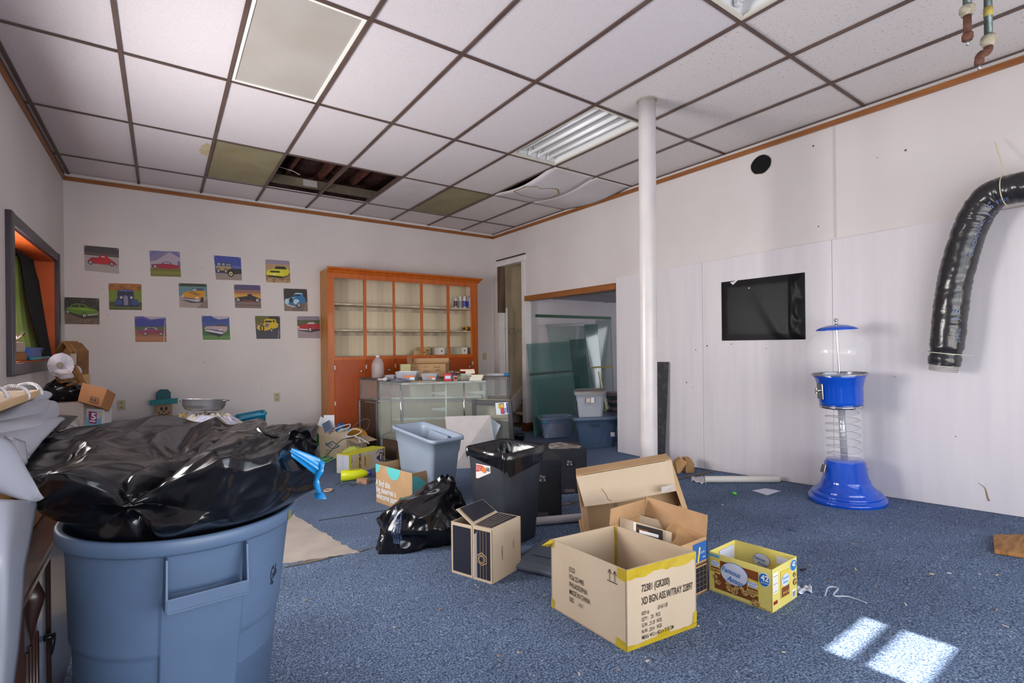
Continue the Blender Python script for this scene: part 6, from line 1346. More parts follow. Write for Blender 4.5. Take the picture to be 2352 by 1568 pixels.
# ---- tubes, lid, pot, small floor things
def ctube(name, label, cat, a, b, r, m_, mend, group=None):
    t = thing(name, label, cat, (a+b)/2-Vector((0, 0, 0)), group=group); up_ = Vector((0, 0, r+.002)); mb = MB()
    mb.tube([a+up_, b+up_], r, 24, cap=False); mb.tube([a+up_, b+up_], r*.8, 24, cap=False); obj('tube_wall', mb, m_, t)
    d_ = (b-a).normalized(); mb = MB(); u = Vector((0, 0, 1)); v = d_.cross(u)
    for p in (a, b):
        P = [p+up_+(u*math.cos(2*PI*k/24)+v*math.sin(2*PI*k/24))*rr for rr in (r, r*.8) for k in range(24)]; mb.add(P, [(k, (k+1) % 24, 24+(k+1) % 24, 24+k) for k in range(24)])
    obj('cut_end', mb, mend, t); return t
m_pt = mat('white_tube', 'c9c7ca', .4, col2='bdbabc', nscale=5)
a, b = G(1226, 1207), G(1352, 1196); ctube('plastic_tube', 'white tube on the carpet between the bin and the tall cardboard box', 'tube', a, b+(b-a)*.2, .029, m_pt, m_pt)
a, b = G(1619, 1108), G(1793, 1107); b = a+(b-a).normalized()*min((b-a).length, .66); b = G(1790, 1108); ctube('plastic_tube', 'off-white cardboard tube lying beside the right wall', 'tube', a, b, .030, mat('ivory_tube', 'c9c4bb', .5), m_pt)
tag(obj('torn_paper', MB().grid(lambda u, v: (lambda g: (g.x, g.y, g.z+.008+.012*noise.noise(Vector((u*5, v*5, 0)))))(G(1588+34*u, 1096+12*v+8*u*v-4*abs(math.sin(u*9))*v)), 14, 6), C('c6c6ca'), solid=.001), 'torn white paper at the left end of the wall-side tube', 'paper')
c_ = G(1268, 1283); m_lid = mat('grey_blue_lid', '5f6a78', .35, col2='67727f', nscale=3)
t = thing('tote_lid', 'loose grey-blue tote lid lying half behind the yellow-taped box', 'lid', c_, rz=-.45); R0 = wm(t)
mb = MB(); loft(mb, [rsq(0, 0, .46, .36, 0, .002, .08), rsq(0, 0, .47, .37, 0, .014, .08), rsq(0, 0, .46, .36, 0, .026, .08), rsq(0, 0, .42, .32, 0, .028, .07), rsq(0, 0, .38, .28, 0, .040, .06)], cap1=True); obj('lid_plate', mb, m_lid, t, world=False)
for k in (-1, 1): mb = MB(); mb.box((k*.09, 0, .043), (.02, .2, .006)); obj('lid_rib', mb, m_lid, t, world=False, bevel=.002)
t.rotation_euler = (-.055, -.01, .35)
t.location = (1.90, 2.26, fl(2.26)+.010)
p = V(.085, 6.9, 0); t = thing('plant_pot', 'small black plastic pot on the floor below the stairs', 'pot', p)
mb = MB(); mb.lathe([(0, 0), (.062, 0), (.078, .10), (.084, .10), (.084, .125), (.076, .125), (.06, .02), (0, .02)], (0, 0, 0), 24); obj('pot_body', mb, mat('black_pot', '1c1d24', .4), t, world=False)
mb = MB(); P = [G(1727, 1127), G(1758, 1122), G(1793, 1128), G(1762, 1138), G(1753, 1135)]; mb.slab([p+Vector((0, 0, .003)) for p in P][::-1], .0012); tag(obj('paper_sheet', mb, C('c9cadb')), 'white sheet of paper lying flat in front of the gumball machine', 'paper')
p = G(1687, 1135); t = thing('bottle_cap', 'bright green plastic cap on the carpet near the paper sheet', 'cap', p); mb = MB(); mb.lathe([(0, .002), (.017, .002), (.018, .012), (.015, .018), (0, .018)], (0, 0, 0), 16); obj('cap', mb, C('4fc42c', .4), t, world=False)
# wooden plank end at the right edge
m_ply = mat('worn_board', 'a8763f', .7, col2='7d5228', nscale=7, stretch=(1, 6, 1), lo=.35, hi=.65, bump=.3, bscale=30)
P = [G(2281, 1236), G(2284, 1272), G(2400, 1290), G(2400, 1236)]; mb = MB(); mb.slab([p+Vector((0, 0, .002)) for p in P], .022)
tag(obj('wood_board', mb, m_ply, bevel=.003), 'short weathered brown board at the right edge of the picture', 'board')
# wood blocks behind the tall box
def blk(label, pts, zoff, tck, name='wood_block'):
    mb = MB(); mb.slab(pts, tck); return tag(obj(name, mb, mat('pine_block', 'b38a5c', .7, col2='99703f', nscale=8), bevel=.003), label, 'wood block', 'wood offcuts by the right wall')
g = G(1578, 1086); u = _R; 
P = [AtD(1575, 1086, 5.08), AtD(1595, 1086, 5.08), AtD(1595, 1066, 5.08), AtD(1588, 1053, 5.08), AtD(1574, 1053, 5.08)]; blk('pale wood offcut with a clipped corner, right of the two by the wall', P, 0, -.10)
P = [AtD(1556, 1087, 4.98), AtD(1562, 1087, 4.98), AtD(1579, 1062, 4.98), AtD(1565, 1052, 4.98), AtD(1552, 1062, 4.98)]; blk('wood offcut leaning against the clipped one', P, 0, -.09)
# ---- black bag on the floor
def bagmesh(t, name, m_, center, rad, fold, seed, nu=96, nv=64, top=None, flat=.05, knots=()):
    """closed crumpled bag: an ellipsoid pushed by ridged folds; center/rad in world metres"""
    mb = MB(); cx, cy, cz = center
    def f(u, v):
        th = 2*PI*u; ph = -PI/2+PI*v; c, s_ = math.cos(ph), math.sin(ph)
        d = Vector((c*math.cos(th), c*math.sin(th), s_))
        r1 = 1-abs(noise.noise(d*1.7+Vector((seed, 0, 0))))*1.0
        r2 = 1-abs(noise.noise(Vector((d.x*3.2, d.y*3.2, d.z*2))+Vector((0, seed, 0))))
        r3 = noise.noise(d*1.1+Vector((0, 0, seed)))
        k = 1+fold*(.9*(r1-.75)+.5*(r2-.75)+1.0*r3)
        x, y, z = d.x*rad[0]*k, d.y*rad[1]*k, d.z*rad[2]*(1+fold*.6*(r1-.75)+fold*r3*.8)
        if top: x, y, z = top(x, y, z, d)
        z = max(z, -rad[2]+flat)
        return (cx+x, cy+y, cz+z)
    mb.grid(f, nu, nv, cu=True)
    return obj(name, mb, m_, t)
m_gbag = bagmat('black_garbage_bag', '0c0c10', .2, 11, .8)
g = V(-.63, 3.42, 0); t = thing('garbage_bag', 'knotted black garbage bag with printed warning text, slumped on the carpet', 'garbage bag', (g.x, g.y, fl(g.y)))
def topf(x, y, z, d):
    s_ = x*_R.x+y*_R.y; w_ = max(0, d.z)      # drawn up to the right into a knot
    sh = .17*w_*w_; return x*(1-.42*w_)+_R.x*sh, y*(1-.42*w_)+_R.y*sh, z
bagmesh(t, 'bag', m_gbag, (g.x, g.y, fl(g.y)+.16), (.33, .26, .245), .34, 3.3, top=topf, flat=.085)
p = AtD(1030, 1108, 3.42); mb = MB(); mb.grid(lambda u, v: (p+_R*((.05+.03*v)*math.cos(2*PI*u)*(.5+v*(1-v)*2)-.02)+_F*.04*math.sin(2*PI*u)+Vector((0, 0, -.05+.09*v+.012*math.sin(u*2*PI*6)*v))), 40, 8, cu=True); obj('knot', mb, m_gbag, t)
from mathutils.bvhtree import BVHTree
def text_on(parent, bag, lines, o, ux_, uy_, size, m_, name='warning_text'):
    """printed text laid on a curved bag: glyph points dropped onto its surface"""
    M = wm(bag); me = bag.data; bv = BVHTree.FromPolygons([M @ v.co for v in me.vertices], [tuple(p.vertices) for p in me.polygons]); mb = MB(); f = Face(o, o+ux_, o+uy_, 0)
    for i, l_ in enumerate(lines): text_mb(mb, l_, f, 0, 1-i*.5, size, 0, 0, rot=PI/2 if False else 0, sx=.8)
    dr = ux_.cross(uy_).normalized(); dr = dr if dr.dot(_F) > 0 else -dr; vs = []
    for v in mb.v:
        h = bv.ray_cast(v-dr*.5, dr); vs.append((h[0]-dr*.003) if h[0] is not None else v)
    mb.v = vs; return obj(name, mb, m_, parent)
bag_o = [c for c in t.children if c.name.startswith('bag')][0]
o_ = V(-.735, 3.2, .10); text_on(t, bag_o, ['WARNING: TO AVOID DANGER OF', 'SUFFOCATION KEEP THIS BAG', 'AWAY FROM BABIES AND', 'CHILDREN. THIS BAG IS NOT A TOY'], o_, Vector((0, 0, .24)), -_R*.03, .012, C('6f86ad', .5))
# ---- cookie-yellow solvent box, bottle and bits
n0, l0, r0 = G(803, 1090), G(773, 1086), G(905, 1062); h = hgt(n0, 803, 1046)
r0 = n0+(r0-n0).normalized()*.50
t, cs = open_box('printed_carton', 'yellow and white printed carton lying on its side behind the yellow bottle', n0, r0-n0, l0-n0, h, .004, m_yel, cat='carton')
uz = Vector((0, 0, h)); mb = MB(); mb.slab([c+uz for c in cs], .004); obj('top_panel', mb, mat('lemon_card', 'd3d23c', .5), t)
fr_ = Face(n0, r0, n0+uz); fl_ = Face(l0, n0, l0+uz)
mb = MB(); rect_mb(mb, .02, .02, .98, .96, fr_, 0, 1); rect_mb(mb, 0, 0, .05, 1, fr_, 1, 2); poly_mb(mb, [(.10, .12), (.55, .10), (.62, .35), (.60, .70), (.50, .86), (.14, .82), (.08, .5)], fr_, 2, 2)
rect_mb(mb, .40, .25, .43, .75, fr_, 3, 3); text_mb(mb, 'OPTIMUS', fr_, .30, .2, .028, 4, 3, rot=PI/2, bold=.02); text_mb(mb, 'OPTIMUS', fr_, .97, .12, .030, 4, 3, rot=PI/2, bold=.03)
rect_mb(mb, .82, .30, .90, .80, fr_, 5, 3); rect_mb(mb, .84, .38, .88, .72, fr_, 0, 4); poly_mb(mb, [(.74, .48), (.82, .36), (.82, .66), (.74, .58)], fr_, 5, 3); line_mb(mb, [(.72, .78), (.80, .90), (.90, .94)], .006, fr_, 4, 3); text_mb(mb, 'TM4', fr_, .045, .8, .016, 4, 3, rot=-PI/2)
obj('printing', mb, [C('c9bcae', .45), C('d8d430', .45), C('c9b27a'), C('a8584a'), C('23202a'), C('4a3560')], t)
mb = MB(); rect_mb(mb, .04, .03, .96, .97, fl_, 0, 1); line_mb(mb, [(.5, 0), (.5, 1)], .003, fl_, 1, 2); obj('white_end', mb, [C('c9cad6'), C('8f909a')], t)
a, b = G(783, 1105), G(850, 1098); t = thing('plastic_bottle', 'bright yellow bottle with a blue cap lying in front of the lamp carton', 'bottle', (a+b)/2); up_ = Vector((0, 0, .055)); d_ = (b-a)
prof = [(0, .045), (.03, .055), (.55, .055), (.72, .05), (.88, .028), (.94, .018)]
mb = MB(); mb.tube([a+d_*k+up_ for k, r in prof], [max(r, .01) for k, r in prof], 20); obj('bottle_body', mb, mat('lemon_plastic', 'd6dc1e', .35), t)
mb = MB(); mb.tube([a+d_*.93+up_, a+d_*1.04+up_], .022, 14); obj('cap', mb, C('3a2f8c', .35), t)
mb = MB(); mb.slab([a+d_*.3+up_*2.01-_F*.03, a+d_*.62+up_*2.01-_F*.03, a+d_*.62+up_*2.01+_F*.03, a+d_*.3+up_*2.01+_F*.03], .001); obj('label', mb, C('b9ac50', .4), t)
small = lambda name, label, cat, px, py, w_, d2_, h_, c1, rz=0: (lambda g: (lambda t: (obj('body', MB().box((0, 0, h_/2+.001), (w_, d2_, h_)), C(c1), t, world=False, bevel=.002), t)[1])(thing(name, label, cat, g, rz=-YAW+rz)))(G(px, py))
small('wood_block', 'small tan block on the carpet in front of the yellow bottle', 'wood block', 834, 1110, .11, .06, .05, 'b0886a', -.2)
g = G(800, 1115); t = thing('cable_loop', 'thin dark wire loops beside the yellow bottle', 'wire', g); mb = MB(); mb.tube([g+_R*(.13*(k/30-.5)*2)+_F*(.05*math.sin(k*.55))+Vector((0, 0, .008+.012*abs(math.sin(k*.4)))) for k in range(31)], .003, 6); obj('wire', mb, C('3a3a40'), t)
g = G(754, 1128); t = thing('wooden_ring', 'small pale wooden ring lying alone on the carpet', 'ring', g); mb = MB(); mb.tube([g+Vector((.035*math.cos(a), .035*math.sin(a), .010)) for a in [2*PI*k/24 for k in range(24)]], .009, 8, closed=True); obj('ring', mb, C('b8a08c'), t)
# ---- carton of junk
n0, l0 = G(797, 1058), G(733, 1046); h = hgt(n0, 797, 1008); uy = Vector(((l0-n0).y, -(l0-n0).x, 0)).normalized()*.30
if uy.dot(_F) < 0: uy = -uy
t, cs = open_box('cardboard_box', 'open carton printed with a diamond logo, overflowing with hangers and papers', l0, n0-l0, uy, h, .004, m_card2, flaps=[(0, .12, -.25), (3, .14, .75), (1, .2, 1.75)])
f = Face(l0, n0, l0+Vector((0, 0, h))); mb = MB(); poly_mb(mb, [(.22, .58), (.5, .82), (.78, .62), (.5, .40)], f, 0, 1); poly_mb(mb, [(.30, .59), (.5, .76), (.70, .62), (.5, .46)], f, 1, 2); text_mb(mb, 'CLOROX', f, .24, .56, .034, 0, 3, sx=.8, bold=.03); text_mb(mb, 'Stain Fighter\n& Color\nBooster', f, .26, .30, .022, 2, 2, sx=.8); obj('printing', mb, [C('4a6484'), m_card2, C('4f4436')], t)
top_ = (cs[0]+cs[2])/2+Vector((0, 0, h))
def junk(name, label, cat, fn, m_, **k): t = thing(name, label, cat, top_); mb = MB(); fn(mb); obj('body', mb, m_, t, **k); return t
for i, (px, py, w_, c1, lab) in enumerate([(742, 968, .10, 'cfd2d8', 'white folded paper leaning at the back of the junk carton'), (756, 965, .13, 'd6d8de', 'larger white paper sticking up from the junk carton'), (751, 978, .11, '6a7590', 'grey barcode-striped sheet in the junk carton')]):
    p = AtD(px, py, 6.12-.05*i); t = thing('paper_sheet', lab, 'paper', p-Vector((0, 0, .1)), group='papers in the junk carton'); mb = MB(); a_ = .5-.5*i
    u = _R*math.cos(a_)-Vector((0, 0, 1))*math.sin(a_); v = _R*math.sin(a_)*.6+Vector((0, 0, 1))*math.cos(a_)
    mb.slab([p-u*w_/2-v*w_*.7, p+u*w_/2-v*w_*.7, p+u*w_/2+v*w_*.5, p-u*w_/2+v*w_*.5], .003); obj('sheet', mb, C(c1), t)
    if i == 2:
        mb = MB()
        for q_ in range(6): mb.slab([p-_F*.006-u*w_*.4-v*(w_*.5-.02*q_), p-_F*.006+u*w_*.4-v*(w_*.5-.02*q_), p-_F*.006+u*w_*.4-v*(w_*.5-.02*q_-.008), p-_F*.006-u*w_*.4-v*(w_*.5-.02*q_-.008)], .001)
        obj('stripes', mb, C('2c3446'), t)
p = AtD(780, 982, 6.05); t = thing('blue_cup', 'dark blue plastic cup tipped over in the junk carton', 'cup', p-Vector((0, 0, .05))); mb = MB(); mb.lathe([(0, -.05), (.032, -.05), (.042, .05), (.036, .05), (.028, -.04)], p, 18, R=Euler((.4, .5, 0)).to_matrix()); obj('cup', mb, C('2a5f96', .3), t)
p = AtD(797, 986, 5.98); t = thing('blue_case', 'small sky-blue plastic case on top of the junk carton', 'case', p-Vector((0, 0, .02))); mb = MB(); mb.box(p, (.075, .04, .03), (0, 0, -YAW)); obj('case', mb, C('3fa0cc', .35), t, bevel=.004)
for i, (pts, lab, c1, r_w) in enumerate([([(765, 988), (780, 980), (803, 974), (800, 982), (775, 990)], 'white plastic hanger arm crossing the junk carton, upper one', 'c9c6cc', .006), ([(790, 1005), (815, 1000), (830, 990), (810, 985), (795, 1000), (820, 1003), (838, 1012), (848, 1018)], 'white looping hanger on the right of the junk carton', 'd3d2d8', .007), ([(745, 1050), (760, 1035), (775, 1018), (790, 1008), (815, 1002)], 'long dark grey cable hanging down the junk carton', '57504c', .005), ([(806, 983), (820, 972), (838, 962), (849, 966), (843, 985), (825, 996)], 'thin wire loop arching up above the junk carton', '6f655f', .003), ([(822, 1004), (828, 1016), (832, 1028)], 'short pale stick in front of the junk carton', 'b9b6c0', .008)]):
    P = resample([AtD(x, y, 5.92-.05*(k % 2)-.12*(i in (2,))) for k, (x, y) in enumerate(pts)], 30)
    t = thing('plastic_hanger' if i < 2 else 'loose_cable' if i in (2, 3) else 'stick', lab, 'hanger' if i < 2 else 'cable' if i in (2, 3) else 'stick', P[-1]); mb = MB(); mb.tube(P, r_w, 7); obj('wire', mb, C(c1, .4), t)
g = V(-1.97, 6.20, 0); t = thing('orange_dish', 'round orange-yellow plastic dish standing on edge behind the junk carton', 'dish', g); mb = MB(); mb.lathe([(0, .0), (.13, .0), (.155, .02), (.16, .02), (.135, -.012), (0, -.012)], (g.x, g.y, .19), 30, R=(_R.to_track_quat('X', 'Z').to_matrix() @ Euler((PI/2-.2, 0, 0)).to_matrix())); obj('dish', mb, C('b8801c', .4), t)
# green sign and tissue
m_grn = mat('green_poster', '35a84c', .45, col2='2f9c44', nscale=4)
P = [AtD(681, 1033, 6.35), AtD(731, 1037, 6.30), AtD(724, 992, 6.42), AtD(688, 990, 6.48)]
t = thing('green_bag', 'bright green bag lettered in black marker beside the junk carton', 'bag', Vector((P[0].x, P[0].y, 0)))
P[0].z = P[1].z = .01; bkk = _F*.12
mb = MB(); mb.slab(P, -.11); obj('bag_body', mb, m_grn, t, bevel=.012)
f = Face(P[0], P[1], P[3], .003)
if f.n.dot(_F) > 0: f.n = -f.n
mb = MB(); text_mb(mb, 'SE', f, .62, .26, .085, 0, 1, rot=PI/2, bold=.01); random.seed(2)
for k in range(9): line_mb(mb, [(.3+.12*math.sin(k*1.9), .05+.05*k), (.55+.2*math.sin(k*2.3), .08+.05*k)], .010, f, 0, 1)
obj('marker_letters', mb, C('12221a'), t)
mb = MB(); c0 = (P[2]+P[3])/2+_F*.05; mb.grid(lambda u, v: c0+_R*(u-.5)*.21+_F*(v-.5)*.12+Vector((0, 0, .05*(1-(2*u-1)**2)+.03*noise.noise(Vector((u*7, v*5, 0))))), 16, 8); obj('crumpled_top', mb, C('6fbf6a'), t, solid=.002)
mb = MB(); tis = [(715, 1052), (735, 1043), (760, 1048), (772, 1053), (740, 1068), (712, 1062)]
mb.slab([G(*p)+Vector((0, 0, .004)) for p in tis][::-1], .003); t = thing('green_card', 'pale green sheet with a dark outline lying in front of the junk carton', 'paper', G(745, 1058)); obj('card', mb, C('7cc48c'), t)
mb = MB(); mb.tube([G(735, 1056)+Vector((0, 0, .01)), G(748, 1051)+Vector((0, 0, .01)), G(765, 1052)+Vector((0, 0, .01)), G(750, 1060)+Vector((0, 0, .01)), G(736, 1060)+Vector((0, 0, .01))], .004, 5, closed=True); obj('outline', mb, C('2a5238'), t)
mb = MB(); c0 = AtD(812, 1027, 5.65); c0.z = .20
tag(obj('plastic_wad', MB().grid(lambda u, v: c0+_R*(u-.5)*.22+_F*(v-.5)*.18+Vector((0, 0, .045*(1-(2*u-1)**2)*(1-(2*v-1)**2)+.02*noise.noise(Vector((u*9, v*9, 2)))-.02)), 16, 12), C('b9c45c', .4), solid=.002), 'crumpled yellow-green plastic behind the lamp carton', 'plastic wrap')
t = thing('blue_plastic_cap', 'glossy light blue twisted plastic on the floor left of the green bag', 'plastic', V(-2.9, 6.55, 0)); mb = MB(); p = AtD(670, 1012, 6.5); mb.tube([Vector((p.x, p.y, .0)), Vector((p.x, p.y, p.z-.03)), p, p+Vector((0, 0, .035)), p+Vector((.01, 0, .085)), p+Vector((0, 0, .11))], [.03, .032, .028, .052, .05, .04], 12); obj('twist', mb, C('2c9ccc', .25), t)
# ---- debris: chips, straws and crumbs scattered on the carpet
random.seed(31)
spots = [(1098, 1350), (1092, 1345), (1144, 1508), (1487, 1520), (1250, 1368), (1604, 1440), (1905, 1335), (1965, 1308), (2140, 1320), (2180, 1318), (2010, 1350), (2250, 1320), (2290, 1322), (2080, 1390), (2290, 1402), (905, 1442), (1278, 1205), (1660, 1160), (1712, 1150), (2068, 1168), (1190, 1500), (1330, 1550), (1010, 1400), (840, 1190), (700, 1380), (660, 1372), (1420, 1540), (1740, 1420), (1860, 1300), (2310, 1440), (1960, 1250), (1800, 1500)]
for i, (x, y) in enumerate(spots):
    g = G(x, y); mb = MB(); L0 = random.uniform(.008, .022); W0 = random.uniform(.003, .007)
    mb.box((0, 0, .004), (L0, W0, .003), (random.uniform(-.2, .2), 0, random.uniform(0, 3)))
    o_ = obj('litter_chip', mb, [C('c9a679'), C('b9b2a6'), C('a88258'), C('c4b6a0')][i % 4], world=False); o_.location = g+Vector((0, 0, .001))
    nearest = min((((g-G(*q)).length, nm) for q, nm in ((  (1440, 1450), 'yellow-taped box'), ((1740, 1400), 'cookie carton'), ((1120, 1340), 'black-striped box'), ((2030, 1480), 'sunlit patch'), ((1950, 1150), 'gumball machine'), ((2290, 1270), 'brown board'), ((690, 1400), 'grey trash can'), ((880, 1200), 'black floor bag'))))
    tag(o_, ['tan', 'grey', 'brown', 'cream'][i % 4]+' chip on the carpet near the '+nearest[1]+('', ', closer to the viewer', ', farther off', ', a thin sliver', ', a stubby crumb', ', a broad flake')[i % 6], 'litter', 'tiny pale chips scattered over the carpet')
g = G(1850, 1357); tag(obj('tissue_scrap', MB().grid(lambda u, v: (lambda q: (q.x, q.y, q.z+.004+.022*max(0, noise.noise(Vector((u*4, v*4, 0)))+.2)))(G(1829+36*u, 1350+14*v+3*math.sin(u*7))), 12, 8), C('c3c8d6'), solid=.001), 'crumpled white plastic scrap beside the yellow cookie carton', 'scrap')
P = resample([G(1895, 1372)+Vector((0, 0, .008)), G(1903, 1358)+Vector((0, 0, .02)), G(1925, 1360)+Vector((0, 0, .02)), G(1915, 1372)+Vector((0, 0, .01)), G(1950, 1373)+Vector((0, 0, .006)), G(1990, 1386)+Vector((0, 0, .004))], 40)
mb = MB(); mb.tube(P, .004, 6); tag(obj('plastic_strand', mb, mat('clear_strand', 'b9c0cc', .2, alpha=.6)), 'twisted clear plastic strand on the carpet right of the cookie carton', 'scrap')
g = G(1822, 1218); P = [g+Vector((.05*math.cos(k*2.4)*(k % 7)/7, .04*math.sin(k*1.7)*(k % 5)/5, .004+.008*random.random())) for k in range(40)]; mb = MB(); mb.tube(P, .0022, 4); tag(obj('thread_tangle', mb, C('5a6a88')), 'small tangle of blue carpet thread on the open carpet', 'thread')
g = G(1840, 1313); mb = MB(); mb.tube([g+Vector((0, 0, .01)), g+Vector((.03, -.01, .012))], .006, 8); tag(obj('black_bit', mb, C('1a1a1e')), 'tiny black plastic bit right of the cookie carton', 'litter')
# ================================================================== LEFT SIDE
# ---- grey trash can with the big black bag
ccx, ccy, cz0, zrim = .062, 1.83, fl(1.83), .872
tilt = .045
t = thing('trash_can', 'large round grey-blue trash can with moulded handles in the left foreground', 'trash can', (ccx-.035, ccy, cz0), rot=(0, tilt, 0)); can = t
m_can = mat('grey_blue_can_plastic', '526682', .42, col2='5a6f8e', nscale=4, lo=.3, hi=.7, bump=.12, bscale=45, bdist=.003)
HC = zrim-cz0; th0 = math.radians(-83)
def angd(a, b): return (a-b+PI) % (2*PI)-PI
def canr(th, z):
    k = z/HC; r = .235+.052*k; d = angd(th, th0); d2 = angd(th, th0+PI)
    led = .60 if abs(d) > .36 and abs(d2) > .36 else 0
    if k < led: r -= .006
    if abs(d) < .36 or abs(d2) < .36:
        if k < .80: r += .004
        elif k > .80: r -= .010 if abs(d) < .33 or abs(d2) < .33 else 0
    for c_ in (-.95, .95, PI-.95, PI+.95):
        if abs(angd(th, th0+c_)) < .42 and .05 < k < .36: r -= .007
    if .965 < k: r = .287
    return r
mb = MB(); zs_ = sorted(set([0, .005]+[i*HC/90 for i in range(1, 88)]))
mb.grid(lambda u, v: (canr(2*PI*u, zs_[int(round(v*(len(zs_)-1)))])*math.cos(2*PI*u), canr(2*PI*u, zs_[int(round(v*(len(zs_)-1)))])*math.sin(2*PI*u), zs_[int(round(v*(len(zs_)-1)))]), 420, len(zs_), cu=True)
mb.disc((0, 0, .002), .23, n=40); obj('can_body', mb, m_can, t, world=False)
mb = MB(); mb.lathe([(.284, HC-.044), (.300, HC-.042), (.306, HC-.034), (.307, HC-.006), (.303, HC), (.292, HC), (.286, HC-.01), (.284, HC-.07), (.262, HC-.2), (.24, .03), (0, .02)], (0, 0, 0), 96); obj('rim', mb, m_can, t, world=False)
for s_ in (0, PI):
    a = th0+s_; er = Vector((math.cos(a), math.sin(a), 0)); et = Vector((-er.y, er.x, 0)); mb = MB(); w_ = .092; zt0, zb0 = HC-.045, HC-.170; ro = .325; ri = .272
    P = lambda tt, r, z: er*r+et*tt+Vector((0, 0, z))
    for sg in (-1, 1): mb.slab([P(sg*w_-.003, ri, zt0), P(sg*w_-.003, .302, zt0), P(sg*w_-.003, ro, zb0+.03), P(sg*w_-.003, ro, zb0), P(sg*w_-.003, ri, zb0)], .006)
    mb.slab([P(-w_, ri, zb0), P(w_, ri, zb0), P(w_, ro, zb0), P(-w_, ro, zb0)], .005); mb.slab([P(-w_, ro-.005, zb0), P(w_, ro-.005, zb0), P(w_, ro-.005, zb0+.034), P(-w_, ro-.005, zb0+.034)], .006)
    obj('handle', mb, m_can, t, world=False, bevel=.002)
def on_can(th, z, off=.0015): r = canr(th, z)+off; return Vector((r*math.cos(th), r*math.sin(th), z))
mb = MB()      # felt-pen scribble on the side
strokes = [[(0, .5), (-.3, .9), (-.6, .6), (-.7, 0), (-.4, -.5), (0, -.2), (-.05, .1), (-.3, .05)], [(.1, -.2), (.3, .2), (.45, -.1), (.25, -.3), (.1, -.1)], [(.5, .9), (.5, -.2), (.65, .2), (.75, -.2), (.9, .3), (1.0, -.1)], [(-.6, -.8), (-.2, -.5), (-.1, -.9), (.3, -.7)]]
for st_ in strokes:
    P = [on_can(th0+.80+a*.07, HC*.745+b*.032) for a, b in st_]; mb.tube(resample(P, 24), .0012, 4)
obj('felt_pen_scribble', mb, C('1c2433'), t, world=False)
for k in (0, 1): mb = MB(); th = th0+.86+.035*k; r = .3085; mb.slab([Vector((r*math.cos(th+q), r*math.sin(th+q), HC-.036+zz)) for q, zz in ((-.008, 0), (.008, 0), (.008, .03), (-.008, .03))], .0008); obj('tape_mark', mb, C('9c9454'), t, world=False)
# the bag
t = thing('garbage_bag', 'huge glossy black garbage bag with a blue drawstring heaped in the grey can', 'garbage bag', (ccx, ccy, zrim))
cB = V(-.995, 1.525, 0)
def ridge(p): return 1-2*abs(noise.noise(p))
def bagf(u, v):
    # polar sheet: v 0 = inside the can, 1 = top centre
    th = 2*PI*u; dx, dy = math.cos(th), math.sin(th)          # dx sideways (right), dy away
    Rl = .475 if dx < 0 else .315
    Rr = math.sqrt((Rl*dx)**2+((.36 if dy > 0 else .262)*dy)**2)
    hm = .135 if dx > 0 else .135+.10*dx*dx
    if v < .1: k = v/.1; rho = .225+.045*k; z = -.045+.045*k
    elif v < .5:
        k = (v-.1)/.4; e = k**(.85+.75*max(0, -dx)); rho = .270+(Rr-.270)*math.sin(e*PI/2); z = hm*k**(1-.25*max(0, -dx))
        if dx > .3: z -= .03*math.sin(k*PI)*dx
    else:
        k = (v-.5)/.5; rho = Rr*math.cos(k*PI/2)**.9; top = .178+.03*dx*(1-k)+.015*dy*(1-k)
        z = hm+(top-hm)*math.sin(k*PI/2)**.8
    x, y = rho*dx, rho*dy
    if v > .1:
        a = min(1, (v-.1)/.2)
        w_ = noise.noise(Vector((x*2+4, y*2+1, z*3+7)))
        q1 = noise.noise(Vector((x*4.4+w_*1.3+y*1.2, y*.9, z*1.0+2))); f1 = 1-2.4*abs(q1)      # long folds running from the back to the front
        q2 = noise.noise(Vector((x*8+z*7+w_*2, y*4, z*5+9))); f2 = 1-2.4*abs(q2)
        f3 = 1-2.2*abs(noise.noise(Vector((x*17-z*14, y*14, z*15+3))))
        d_ = .060*(f1-.3)+.018*(f2-.3)+.004*(f3-.3)
        vd = noise.voronoi(Vector((x*4.5+w_*.5, y*2.6, z*6.5)))[0]; d_ += .055*(.45-(vd[1]-vd[0])); vd = noise.voronoi(Vector((x*10+w_, y*6, z*13+5)))[0]; d_ += .018*(.4-(vd[1]-vd[0]))
        ang = math.atan2(z-.10, x-.03); rr_ = math.hypot(x-.03, z-.10)
        if dy < 0: d_ += .020*math.exp(-(rr_/.16)**2)*(abs(math.sin(2.5*ang+.4))*2-1)+.012*math.exp(-(rr_/.03)**2)
        kk = 1+d_*a/max(.18, rho)
        x *= kk; y *= kk
        if v > .40: z += a*d_*.85*min(1, (v-.4)/.15)
    return cB+_R*x+_F*y+Vector((0, 0, zrim-.004+z))
mb = MB(); mb.grid(bagf, 320, 170, cu=True)
m_big = bagmat('glossy_black_bag', '0b0c11', .22, 7.5, .75)
obj('bag', mb, m_big, t)
